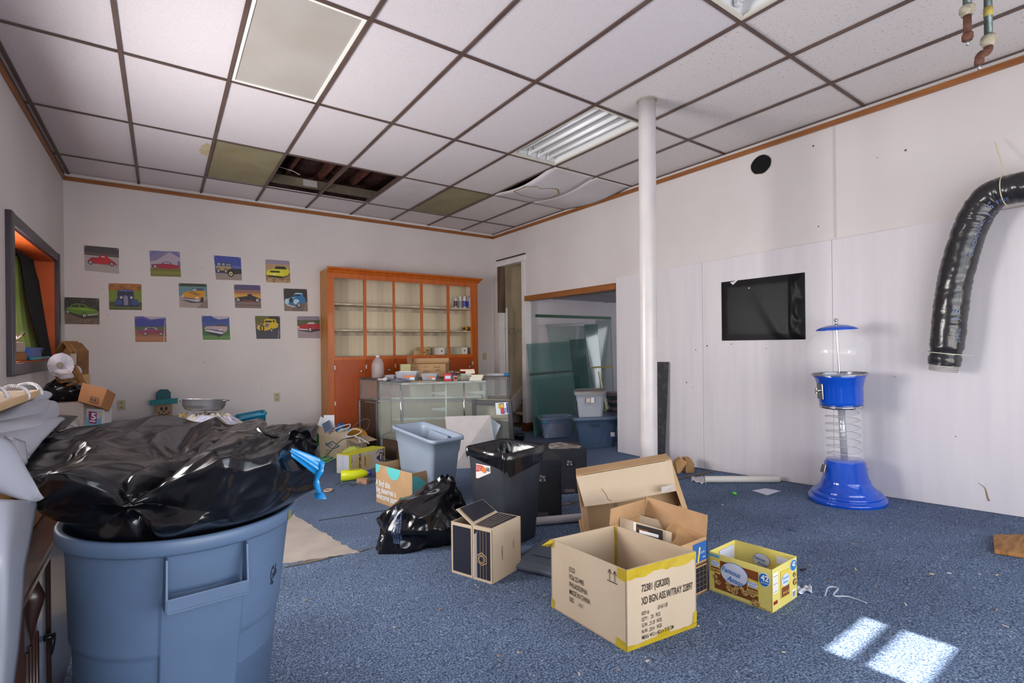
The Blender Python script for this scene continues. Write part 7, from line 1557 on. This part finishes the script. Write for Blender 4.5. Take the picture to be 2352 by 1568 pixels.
# gathered neck and blue ribbon on the right
p0 = AtD(662, 1035, 1.46)
mb = MB(); d_ = (AtD(735, 1066, 1.50)-p0); up_ = Vector((0, 0, 1)); sd = d_.cross(up_).normalized()
mb.grid(lambda u, v: p0+d_*v+(sd*math.cos(2*PI*u)*.5+up_*math.sin(2*PI*u))*((.010+.018*v)*(1+.22*math.sin(2*PI*u*5+v*3)))-up_*.01*v, 40, 12, cu=True)
m_rib = mat('blue_drawstring', '1d86c9', .22, coat=.4, bump=.2, bscale=30); obj('drawstring_bunch', mb, m_rib, t)
mb = MB(); P = resample([AtD(722, 1052, 1.50), AtD(738, 1062, 1.49), AtD(737, 1080, 1.48), AtD(729, 1095, 1.48), AtD(727, 1112, 1.48), AtD(733, 1130, 1.47), AtD(737, 1146, 1.46)], 24); wds = [.006+.004*abs(math.sin(k*.5))+(.007 if k > 19 else 0) for k in range(24)]
mb.add([p+_R*s_*w_ for p, w_ in zip(P, wds) for s_ in (-1, 1)], [(2*i, 2*i+1, 2*i+3, 2*i+2) for i in range(23)], 0, True); obj('drawstring_tail', mb, m_rib, t, solid=.0015)
mb = MB(); c0 = AtD(652, 1030, 1.50); mb.grid(lambda u, v: c0+(_R*math.cos(2*PI*u)+up_*math.sin(2*PI*u)*1.1)*((.030+.045*abs(v-.45))*(1+.10*math.sin(2*PI*u*7+v*2)))+_R*(.05-.12*v)+_F*(.02*math.sin(v*7)), 60, 12, cu=True); obj('gathered_neck', mb, m_big, t)
# ---- dresser
m_dark = mat('dark_mahogany', '38211a', .35, col2='24130f', nscale=6, stretch=(6, 6, .7), lo=.3, hi=.7, coat=.2); m_dtop = mat('worn_dark_top', '4f3527', .3, col2='2c1a14', nscale=5, stretch=(2, 8, 1), lo=.35, hi=.65, coat=.3)
t = thing('carved_dresser', 'dark carved wooden dresser against the left wall under stacked lumber', 'dresser', (-.56, 1.85, fl(1.85)))
DX = -.272; zT = .80
mb = MB(); mb.bb(XL+.01, DX+.012, .95, 2.80, zT-.028, zT); obj('top', mb, m_dtop, t, bevel=.008)
mb = MB(); mb.bb(XL+.03, DX-.03, 1.0, 2.76, fl(1.0)+.002, zT-.03); obj('carcass', mb, m_dark, t)
for y0, y1 in ((1.66, 1.81),):
    mb = MB(); mb.bb(DX-.03, DX-.006, y0, y1, fl(y0)+.03, zT-.03)
    for k in range(4): yy = y0+(y1-y0)*(k+.5)/4; mb.tube([(DX-.006, yy, fl(y0)+.1), (DX-.006, yy, zT-.18)], .006, 8)
    mb.tube([(DX-.012, (y0+y1)/2, zT-.035), (DX-.002, (y0+y1)/2, zT-.07), (DX-.01, (y0+y1)/2, zT-.13), (DX-.012, (y0+y1)/2, zT-.19)], [.022, .024, .016, .006], 12); obj('carved_pilaster', mb, m_dark, t)
mb = MB(); mb.bb(DX-.028, DX-.012, 1.825, 1.97, fl(1.9)+.16, zT-.045); dp = obj('painted_door', mb, mat('blue_white_enamel', 'aab4c6', .25, col2='8b95aa', nscale=3, coat=.3), t, bevel=.004)
mb = MB(); mb.bb(DX-.03, DX-.002, 1.975, 2.13, fl(2)+.02, zT-.03); obj('end_panel', mb, m_dark, t, bevel=.004)
mb = MB(); c_ = AtX(122, 1470, DX+.01); mb.tube([c_+Vector((.012*math.sin(a)*.3, .016*math.cos(a), .028*math.sin(a)-.01)) for a in [2*PI*k/22 for k in range(22)]], .0035, 8, closed=True); mb.tube([c_+Vector((-.02, 0, .012)), c_+Vector((.004, 0, .012))], .009, 10); obj('ring_pull', mb, C('16161c', .3), dp)
# ---- lumber on the dresser
def lum(name, label, x0, x1, y0, y1, z0, z1, m_, cat='timber', rz=0):
    mb = MB(); mb.box(((x0+x1)/2, (y0+y1)/2, (z0+z1)/2), (x1-x0, y1-y0, z1-z0), (0, 0, rz)); return tag(obj(name, mb, m_, bevel=.003), label, cat, 'lumber stacked on the dresser')
m_l1 = mat('planed_orange_pine', 'b47a42', .5, col2='8d5526', nscale=3, stretch=(8, 1, 8), lo=.3, hi=.7); m_l2 = mat('rough_timber', 'b08b52', .8, col2='8a6636', nscale=12, stretch=(5, 1, 5), lo=.35, hi=.65, bump=.4); m_l3 = mat('grey_painted_timber', 'a5a09a', .8, col2='7d766d', nscale=10, lo=.4, hi=.7, bump=.4, bscale=30); m_l4 = mat('pale_new_pine', 'c9ab84', .65, col2='b8976c', nscale=4, stretch=(8, 1, 8), bump=.15)
lum('wood_board', 'orange planed board lying directly on the dresser top', XL+.05, -.335, 1.2, 2.70, .802, .845, m_l1, 'board')
lum('timber_block', 'square rough timber lying on the orange board', -.78, -.392, 2.40, 2.60, .847, .955, m_l2)
lum('timber_block', 'grey weathered timber on top of the rough square timber', -.80, -.388, 2.38, 2.61, .957, 1.045, m_l3)
lum('wood_board', 'wide pale pine board draped with bead bracelets, on the folded sheeting', -.72, -.372, 1.95, 2.52, 1.190, 1.215, m_l4, 'board')
lum('wood_board', 'short chipboard piece at the left edge, above the pine board', -.85, -.52, 1.85, 2.12, 1.217, 1.245, mat('chipboard', 'b8a184', .85, col2='8d7659', nscale=60), 'board')
# ---- bead bracelets
m_bead = mat('clear_beads', 'd6d3da', .1, alpha=.75, coat=.8)
def ico(mb, c, r):
    vs = [Vector(p)*r+c for p in ((0, 0, 1), (.89, 0, .45), (.28, .85, .45), (-.72, .53, .45), (-.72, -.53, .45), (.28, -.85, .45), (.72, .53, -.45), (-.28, .85, -.45), (-.89, 0, -.45), (-.28, -.85, -.45), (.72, -.53, -.45), (0, 0, -1))]
    mb.add(vs, [(0, 1, 2), (0, 2, 3), (0, 3, 4), (0, 4, 5), (0, 5, 1), (1, 6, 2), (2, 7, 3), (3, 8, 4), (4, 9, 5), (5, 10, 1), (6, 7, 2), (7, 8, 3), (8, 9, 4), (9, 10, 5), (10, 6, 1), (11, 7, 6), (11, 8, 7), (11, 9, 8), (11, 10, 9), (11, 6, 10)], 0, True)
for i, (pts, lab) in enumerate([([(-14, 890), (5, 893), (18, 912), (14, 926)], 'clear bead bracelet at the far left edge of the pine board'), ([(8, 892), (25, 886), (48, 889), (62, 898), (66, 912), (55, 922), (42, 926)], 'clear bead bracelet hanging over the edge of the pine board, middle one'), ([(45, 884), (68, 880), (85, 885), (94, 898), (96, 904)], 'clear bead bracelet farthest right on the pine board')]):
    dd = 1.50+.16*i; P = resample([AtD(x, y, dd+(.10 if k < 2 else .02)) for k, (x, y) in enumerate(pts)], 20+12*(i == 1))
    t = thing('bead_bracelet', lab, 'bracelet', sum(P, Vector())/len(P), group='bead bracelets on the pine board'); mb = MB()
    for p in P: ico(mb, p, .0065)
    o_ = obj('bead', mb, m_bead, t); o_['kind'] = 'stuff'
# ---- folded white vinyl sheeting
m_vin = mat('white_vinyl', '9b9eaa', .35, col2='9295a2', nscale=3, bump=.08, bscale=60, bdist=.002)
t = thing('vinyl_sheeting', 'thick folds of pale grey-white vinyl sheeting with a black underside', 'sheeting', (-.5, 1.9, 1.05))
def fold(pts, rs, fl_=.55, name='fold', m_=m_vin):
    P = resample([AtD(x, y, d) for x, y, d in pts], 26); k = len(P); mb = MB(); vs = []; n = 16
    for i, p in enumerate(P):
        tt = (P[min(i+1, k-1)]-P[max(i-1, 0)]).normalized(); u = tt.cross(_F).normalized(); v = tt.cross(u); q = i/(k-1)*(len(rs)-1); a = int(min(q, len(rs)-2)); r = rs[a]+(rs[a+1]-rs[a])*(q-a)
        for j in range(n): vs.append(p+u*math.cos(2*PI*j/n)*r*fl_+v*math.sin(2*PI*j/n)*r*1.6)
    mb.add(vs, [(i*n+j, i*n+(j+1) % n, (i+1)*n+(j+1) % n, (i+1)*n+j) for i in range(k-1) for j in range(n)], 0, True)
    mb.add(vs[-n:], [tuple(range(n))]); mb.add(vs[:n], [tuple(range(n))[::-1]]); return obj(name, mb, m_, t)
fold([(-40, 990, 1.5), (20, 958, 1.6), (60, 925, 1.75), (98, 905, 1.9)], [.05, .035, .026, .018], .8)
fold([(-40, 1010, 1.4), (20, 975, 1.5), (65, 940, 1.65), (104, 930, 1.8)], [.055, .04, .03, .022], .8)
fold([(-20, 1020, 1.35), (35, 990, 1.45), (80, 965, 1.6), (103, 938, 1.72), (92, 925, 1.8)], [.05, .04, .032, .024, .02], .8)
fold([(-10, 1035, 1.3), (40, 1005, 1.4), (90, 975, 1.55), (140, 962, 1.75)], [.045, .035, .03, .012], .6)
fold([(30, 1002, 1.42), (75, 995, 1.5), (115, 990, 1.58)], [.018, .014, .005], .5)
mb = MB(); mb.slab([AtD(88, 985, 1.55), AtD(120, 995, 1.56), AtD(150, 985, 1.62), AtD(178, 958, 1.75), AtD(140, 955, 1.72), AtD(100, 962, 1.62)], .006); obj('black_underside', mb, mat('black_vinyl', '141419', .3, coat=.2), t, bevel=.002)
mb = MB(); mb.slab([AtD(140, 968, 1.78), AtD(178, 985, 1.80), AtD(176, 978, 1.86), AtD(150, 955, 1.86)], .004); obj('corner_tip', mb, m_vin, t)
mb = MB()      # tongue hanging down
mb.grid(lambda u, v: AtD(12+44*u+6*math.sin(v*3)*u-8*v*(1-u), 1000+(78*math.sin(PI/2*min(1, v))-16*(2*u-1)**2*v)+14*u*(1-v), 1.30-.05*math.sin(v*PI)-.03*math.sin(u*PI)), 14, 16); obj('hanging_tongue', mb, m_vin, t, solid=.004)
# large sleeve-like roll and the drape below it
mb = MB(); 
ra = [(-60, 985), (0, 1012), (40, 1065), (70, 1108), (89, 1142)]; rb = [(-60, 1100), (-20, 1120), (20, 1135), (60, 1148), (89, 1150)]
A1 = resample([AtD(x, y, 1.12) for x, y in ra], 24); B1 = resample([AtD(x, y, 1.10) for x, y in rb], 24)
def slv(u, v): i = min(23, int(round(v*23))); c_ = (A1[i]+B1[i])/2; h_ = (A1[i]-B1[i])/2; return c_+h_*math.cos(2*PI*u)-_F*math.sin(2*PI*u)*min(.06, h_.length)*.9
mb.grid(slv, 28, 24, cu=True); obj('rolled_edge', mb, m_vin, t)
er = [(88, 1150), (80, 1190), (66, 1260), (57, 1305), (54, 1370), (48, 1440), (42, 1500), (33, 1568), (28, 1640)]
er += [(22, 1740), (15, 1900)]
E1 = resample([(x, y, 0) for x, y in er], 40)
def drp(u, v): i = min(39, int(round(v*39))); p = E1[i]; return AtX(p.x*(1-u)-150*u, p.y-10*u, -.232+.014*math.sin(u*8+v*2.5)*min(1, u*5)-.03*math.exp(-u*14)+.012*math.sin(v*5))
mb = MB(); mb.grid(drp, 30, 40); obj('hanging_drape', mb, m_vin, t, solid=.0015)
# ---- low cabinet behind the bag holding the corner clutter
t = thing('side_cabinet', 'plain brown low cabinet in the left corner under boxes', 'cabinet', (-.52, 5.9, 0))
mb = MB(); mb.bb(XL+.01, -.22, 5.25, 6.75, .05, .575); obj('carcass', mb, m_dark, t); mb = MB(); mb.bb(XL+.01, -.20, 5.23, 6.77, .575, .60); obj('top', mb, m_dtop, t, bevel=.003)
for x in (-.8, -.26):
    for y in (5.3, 6.7): mb = MB(); mb.box((x, y, .025), (.05, .05, .05)); obj('foot', mb, m_dark, t)
def vbox(name, label, cat, pts, d, dep, m_, z0=None, group=None, par=None):
    """front face given by four image points (bl, br, tr, tl) at depth d, extruded backwards"""
    P = [AtD(x, y, dd) for (x, y), dd in zip(pts, d)]
    t = thing(name, label, cat, (P[0]+P[1])/2, group=group); mb = MB(); n = (P[1]-P[0]).cross(P[3]-P[0]); s_ = 1 if n.dot(_F) > 0 else -1
    mb.slab(P, s_*dep); obj('body', mb, m_, t, bevel=.003); return t, P
t, P = vbox('white_carton', 'white archive carton with faint form lines behind the black bag', 'box', [(118, 1010), (190, 1018), (192, 924), (114, 926)], (4.02, 4.10, 4.10, 4.02), .30, mat('white_box_card', 'b3a9a3', .7, col2='aaa09a', nscale=5))
f = Face(P[0], P[1], P[3], .004); 
if f.n.dot(_F) > 0: f.n = -f.n
mb = MB()
for y_ in (.52, .64): line_mb(mb, [(.1, y_), (.92, y_)], .004, f)
for x_ in (.42, .92): line_mb(mb, [(x_, .3), (x_, .64)], .004, f)
obj('form_lines', mb, C('8d8480'), t)
t, P = vbox('medicine_carton', 'white and blue carton with a magenta tag reading 5', 'box', [(196, 1010), (238, 1014), (240, 940), (197, 937)], (4.16, 4.2, 4.2, 4.16), .14, C('c3c0c6', .5)); f = Face(P[0], P[1], P[3], .004)
if f.n.dot(_F) > 0: f.n = -f.n
mb = MB(); rect_mb(mb, 0, .38, .86, .72, f, 1, 1); rect_mb(mb, .20, .55, .62, .92, f, 0, 2); text_mb(mb, '5', f, .32, .68, .055, 2, 3, bold=.03); line_mb(mb, [(.27, .62), (.56, .62)], .01, f, 2, 3); line_mb(mb, [(.86, .1), (.86, .95)], .004, f, 3, 2); rect_mb(mb, .78, .84, .88, .92, f, 4, 3); obj('printed_label', mb, [C('8c2464'), C('6fa3bf'), C('e6e0e6'), C('8f8c94'), C('c9c84a')], t)
t, P = vbox('cardboard_box', 'tan cardboard box tipped over on the corner pile, hinged flap print facing out', 'cardboard box', [(178, 921), (231, 935), (247, 893), (189, 878)], (4.0, 4.05, 4.1, 4.05), .22, mat('tan_shipping_box', 'a8744a', .7, col2='9c6a42', nscale=4)); f = Face(P[0], P[1], P[3], .004)
if f.n.dot(_F) > 0: f.n = -f.n
mb = MB(); rect_mb(mb, .48, .10, .84, .42, f, 0, 1); rect_mb(mb, .50, .14, .82, .38, f, 1, 2); oval_mb(mb, .58, .26, .06, .09, f, 0, 3); oval_mb(mb, .72, .26, .06, .09, f, 0, 3); obj('handling_symbols', mb, [C('4f3a2c'), C('a8744a')], t)
t = thing('garbage_bag', 'small black plastic bag squeezed into the left corner pile', 'garbage bag', AtD(145, 925, 4.15)); c_ = AtD(150, 902, 4.2); bagmesh(t, 'bag', m_gbag, (c_.x, c_.y, c_.z), (.14, .12, .11), .4, 8.1, 50, 34, flat=0)
# doll chair with pleated paper fan
m_oak = mat('small_chair_wood', '8f6436', .55, col2='6f4a22', nscale=8)
t = thing('doll_chair', 'small tilted wooden doll chair holding a white crumpled figure', 'chair', AtD(150, 900, 4.15))
for a, b, w_ in (((132, 862), (150, 900), .02), ((168, 850), (196, 884), .02), ((130, 858), (170, 850), .02), ((140, 878), (180, 868), .018), ((150, 872), (188, 858), .02), ((170, 838), (188, 872), .018), ((146, 888), (186, 876), .015)):
    mb = MB(); mb.beam(AtD(*a, 4.12), AtD(*b, 4.16), w_, w_*1.6, up=tuple(_F)); obj('rail', mb, m_oak, t, bevel=.002)
mb = MB(); mb.slab([AtD(136, 872, 4.12), AtD(172, 864, 4.12), AtD(176, 858, 4.26), AtD(142, 864, 4.26)], .015); obj('seat', mb, m_oak, t)
t = thing('paper_figure', 'crumpled white padded figure sitting on the doll chair', 'figure', AtD(153, 870, 4.12)); c_ = AtD(153, 856, 4.12); bagmesh(t, 'body', mat('white_padding', 'bdb8bc', .7), (c_.x, c_.y, c_.z), (.07, .06, .055), .35, 2.2, 40, 26, flat=0)
t = thing('pleated_fan', 'round white pleated paper fan with a tan centre in the left corner', 'fan', AtD(141, 864, 4.08)); c_ = AtD(141, 838, 4.08); mb = MB(); nq = 48; u = _R*.95+_F*.2; v = Vector((0, 0, 1)); nn = -_F
mb.add([c_]+[c_+u*math.cos(2*PI*k/(2*nq))*.098+v*math.sin(2*PI*k/(2*nq))*.098+nn*(.010 if k % 2 else 0) for k in range(2*nq)], [(0, 1+k, 1+(k+1) % (2*nq)) for k in range(2*nq)]); obj('pleats', mb, mat('white_paper', 'c3c3cc', .7), t)
mb = MB(); mb.disc(c_+nn*.014, .026, tuple(nn), 20, t=.004); obj('centre_disc', mb, C('7c7068'), t)
t = thing('pleated_fan', 'smaller white pleated rosette half hidden behind the figure', 'fan', AtD(176, 872, 4.3)); c_ = AtD(176, 855, 4.3); mb = MB()
mb.add([c_]+[c_+u*math.cos(2*PI*k/60)*.045+v*math.sin(2*PI*k/60)*.06+nn*(.008 if k % 2 else 0) for k in range(60)], [(0, 1+k, 1+(k+1) % 60) for k in range(60)]); obj('pleats', mb, mat('white_paper', 'c3c3cc', .7), t)
mb = MB(); mb.tube([c_+_F*.01, c_+_F*.01-Vector((0, 0, .1))], .006, 8); obj('stem', mb, m_oak, t)
t = thing('bird_house', 'small brown wooden birdhouse with a steep roof against the back corner', 'birdhouse', AtD(161, 850, 4.55)); d = 4.5
mb = MB(); P = [AtD(145, 860, d), AtD(178, 860, d), AtD(178, 806, d), AtD(161, 787, d), AtD(145, 806, d)]; mb.slab(P, -.12 if (P[1]-P[0]).cross(P[2]-P[0]).dot(_F) < 0 else .12); obj('house_body', mb, mat('birdhouse_wood', '7d5836', .7, col2='664529', nscale=8), t)
for a, b in (((142, 808), (161, 784)), ((161, 784), (181, 808))): mb = MB(); mb.beam(AtD(*a, d+.05), AtD(*b, d+.05), .15, .014, up=(0, 0, 1)); obj('roof_board', mb, m_oak, t)
mb = MB(); mb.slab([AtD(163, 850, d-.01), AtD(176, 850, d-.01), AtD(176, 812, d-.01), AtD(163, 812, d-.01)], .006); obj('paper_panel', mb, C('a3978a'), t)
p_ = (AtD(146, 860, 4.5)+AtD(177, 860, 4.5))/2; w_ = (AtD(177, 860, 4.5)-AtD(146, 860, 4.5)).length
t = thing('cardboard_box', 'upright brown cardboard box under the birdhouse in the corner', 'cardboard box', (p_.x, p_.y, .60), rz=-YAW); mb = MB(); mb.box((0, .07, (p_.z-.60)/2), (w_, .14, p_.z-.602)); obj('body', mb, m_card, t, world=False, bevel=.003); mb = MB(); mb.box((0, -.001, (p_.z-.60)/2), (.04, .001, p_.z-.61)); obj('tape', mb, C('b99a6a', .3), t, world=False)
# ---- scarecrow sign by the back wall
Yp = 7.06
def wp(x, y, Y=Yp): return AtY(x, y, Y)
t = thing('scarecrow_sign', 'painted wooden scarecrow sign with a teal hat and red arms by the back wall', 'sign', wp(376, 985))
t.location.z = 0
def bd(name, pts, m_, Y=Yp, tk=.02):
    P = [wp(x, y, Y) for x, y in pts]; mb = MB(); s_ = (P[1]-P[0]).cross(P[2]-P[0]).y; mb.slab(P, tk if s_ > 0 else -tk); return obj(name, mb, m_, t, bevel=.002)
P = [wp(358, 960), wp(396, 960)]; zb_ = 0
mb = MB(); mb.bb(P[0].x, P[1].x, Yp, Yp+.02, .0, wp(376, 925).z); obj('post_board', mb, mat('tan_face_board', 'a1866c', .7, col2='93765c', nscale=7), t)
mb = MB(); mb.bb(P[0].x-.002, P[1].x+.002, Yp-.004, Yp, .0, wp(376, 963).z); obj('red_body', mb, mat('barn_red', '5e1f20', .7), t)
bd('hat_crown', [(358, 921), (393, 918), (392, 900), (385, 894), (367, 894), (358, 903)], mat('dark_teal_hat', '17585c', .6, col2='244d5c', nscale=12), Yp-.012, .012)
bd('hat_brim', [(344, 931), (408, 926), (408, 914), (344, 919)], mat('teal_brim', '16747c', .55), Yp-.03, .016)
bd('arm', [(307, 975), (375, 970), (375, 962), (307, 967)], mat('barn_red', '5e1f20', .7), Yp-.02, .015)
f = Face(wp(358, 962, Yp-.001), wp(396, 960, Yp-.001), wp(358, 930, Yp-.001), .001)
if f.n.y > 0: f.n = -f.n
mb = MB(); oval_mb(mb, .34, .72, .08, .13, f, 0, 1); oval_mb(mb, .62, .72, .08, .13, f, 0, 1); poly_mb(mb, [(.40, .48), (.56, .48), (.48, .62)], f, 0, 1); line_mb(mb, [(.14, .50), (.26, .28), (.38, .34), (.48, .22), (.58, .34), (.72, .28), (.84, .50)], .008, f, 0, 2); poly_mb(mb, [(.40, .30), (.56, .30), (.48, .10)], f, 1, 1.5); obj('painted_face', mb, [C('241a18'), C('c9b4a6')], t)
# ---- pan on lace, on a crate
cr = V(-2.88, 4.62, 0)
t = thing('wooden_crate', 'slatted wooden crate under the lace and metal pan', 'crate', (cr.x, cr.y, 0), rz=-YAW)
for i in range(5):
    for s_ in (-1, 1):
        mb = MB(); mb.box((0, s_*.18, .06+.12*i), (.5, .015, .10)); obj('slat', mb, m_l2, t, world=False); mb = MB(); mb.box((s_*.245, 0, .06+.12*i), (.015, .345, .10)); obj('slat', mb, m_l2, t, world=False)
mb = MB(); mb.box((0, 0, .615), (.52, .39, .015)); obj('lid_board', mb, m_l2, t, world=False)
t = thing('lace_bundle', 'heap of cream ruffled lace trim under the metal pan', 'lace', (cr.x, cr.y, .623), rz=-YAW); mb = MB()
def lacef(u, v): x = (u-.5)*.66; y = (v-.5)*.36; e = (1-(2*u-1)**4)*(1-(2*v-1)**4); return (x-.03, y-.02, .02+e*(.10+.03*x)+.030*e*noise.noise(Vector((x*22, y*26, 0)))+.012*math.sin(x*90+6*math.sin(y*30))*e)
mb.grid(lacef, 90, 50); obj('ruffles', mb, mat('cream_lace', 'c3b7a4', .8, col2='b9b5c9', nscale=9, lo=.45, hi=.55, bump=.6, bscale=60), t, world=False, solid=.002)
for k in range(4):
    mb = MB(); P = [Vector((-.30+.19*q/12, -.17+.02*k+.03*math.sin(q*2.1+k), .04+.015*k+.06*q/12+.012*math.sin(q*3))) for q in range(13)]; mb.tube(resample(P, 50), .012, 7); obj('gathered_trim', mb, C(['c9b483', 'b9ad98', 'b98a4a', '8d8878'][k]), t, world=False)
pc = AtD(468, 946, 4.60); t = thing('metal_pan', 'wide silver aluminium pan with two loop handles on the lace heap', 'pan', pc+Vector((0, 0, .012)), rot=Matrix.Rotation(math.radians(-8), 3, _R).to_euler())
mb = MB(); mb.lathe([(0, 0), (.12, 0), (.15, .012), (.172, .05), (.178, .098), (.184, .105), (.178, .106), (.170, .098), (.164, .05), (.14, .014), (0, .006)], (0, 0, 0), 48); obj('pan_body', mb, mat('brushed_aluminium', 'a5a3a6', .38, .85, bump=.05, bscale=80), t, world=False)
for s_ in (-1, 1): mb = MB(); mb.tube([_R*s_*.176+_F*.03+Vector((0, 0, .092)), _R*s_*.215+_F*.022+Vector((0, 0, .094)), _R*s_*.215-_F*.022+Vector((0, 0, .094)), _R*s_*.176-_F*.03+Vector((0, 0, .092))], .006, 8); obj('loop_handle', mb, mat('brushed_aluminium', 'a5a3a6'), t, world=False)
# ---- teal tub
d = 5.2; q = [AtD(540, 962, d-.05), AtD(612, 946, d), AtD(606, 940, d+.45), AtD(540, 952, d+.40)]
t = tote('teal_tub', 'teal plastic tub tipped on edge by the back wall', q, .62, mat('teal_plastic', '1a7a9c', .35, col2='17708f', nscale=4), dn=Vector((.02, 0, -1)).normalized())
# ---- window sill things and curtains
XW = -.90
def sill(name, label, cat, x0, x1, y1, hpx, m_, X=XW, dep=.045):
    a, b = AtX(x0, y1, X), AtX(x1, y1, X); z0 = wz0+.011; d_ = (a.dot(_F)); h_ = hpx*d_/FPX
    t = thing(name, label, cat, (X, (a.y+b.y)/2, z0), group=None); mb = MB(); mb.bb(X-dep, X, a.y, b.y, z0, z0+h_); obj('body', mb, m_, t, bevel=.004); return t, (a.y, b.y, z0, h_)
t, g4 = sill('wooden_box', 'small brown wooden box on the left window sill', 'box', 33, 62, 840, 20, mat('sill_box_wood', '9a6430', .6))
mb = MB(); mb.bb(XW-.05, XW-.004, g4[0]+.02, g4[1]-.02, g4[2]+g4[3], g4[2]+g4[3]+.085); tag(obj('ceramic_pot', mb, C('b9ab98', .4), bevel=.015), 'cream square planter standing on the brown sill box', 'planter')
mb = MB(); random.seed(12); c_ = Vector((XW-.03, (g4[0]+g4[1])/2, g4[2]+g4[3]+.085))
for k in range(14): a = random.uniform(0, 6.28); mb.tube([c_, c_+Vector((.03*math.cos(a), .05*math.sin(a), .04)), c_+Vector((.05*math.cos(a), .10*math.sin(a), .02+.06*random.random()))], .004, 5)
o_ = obj('dried_plant', mb, C('4a3426')); tag(o_, 'dried brown sprigs sticking out of the cream planter', 'plant', kind='stuff')
t, g5 = sill('blue_box', 'bright blue box with a clear end on the left window sill', 'box', 66, 108, 834, 30, mat('blue_box', '1b56a8', .35), X=XW)
for k, (x0, x1, lab) in enumerate(((70, 92, 'teal packet with a white label lying before the blue box'), (88, 112, 'dark teal packet under the curtain on the sill'))):
    a, b = AtX(x0, 842, -.88), AtX(x1, 842, -.88); mb = MB(); mb.box((-.878, (a.y+b.y)/2, wz0+.026), (.03, abs(a.y-b.y)*.9, .026), (.0, .05, 0)); tag(obj('teal_packet', mb, C(['1d8a96', '1a5f6c'][k], .35), bevel=.004), lab, 'packet')
def curtain(name, label, le, re, m_, waves, amp):
    Lp = resample([AtX(*p) for p in le], 40); Rp = resample([AtX(*p) for p in re], 40)
    def f(u, v): i = min(39, int(round(v*39))); p = Lp[i].lerp(Rp[i], u); return p+Vector((amp*math.sin(u*waves*2*PI+.8*math.sin(v*3))*(.6+.4*v), amp*.4*math.cos(u*waves*2*PI), 0))
    mb = MB(); mb.grid(f, 60, 40); return tag(obj(name, mb, m_, solid=.003), label, 'curtain')
curtain('green_curtain', 'shiny lime green satin curtain in the left window', [(28, 585, -1.04), (30, 680, -1.03), (33, 750, -1.01), (36, 815, -.99)], [(54, 592, -1.04), (62, 660, -1.02), (76, 740, -.99), (92, 815, -.95)], mat('lime_satin', '7d9c34', .28, sheen=.5, col2='8fb03e', nscale=5), 4, .012)
curtain('black_curtain', 'black curtain pulled diagonally over the green one', [(28, 562, -1.01), (46, 600, -1.0), (60, 690, -.97), (80, 765, -.93), (102, 838, -.89)], [(76, 578, -1.01), (84, 620, -.99), (96, 700, -.94), (108, 770, -.905), (123, 838, -.868)], mat('black_cloth', '131214', .8), 4, .010)
mb = MB(); mb.tube([(-1.03, wy0+.01, 2.20), (-1.03, wy1-.015, 2.20)], .008, 10); tag(obj('curtain_rod', mb, C('6f6a66', .3)), 'thin metal curtain rod across the left window', 'rod')
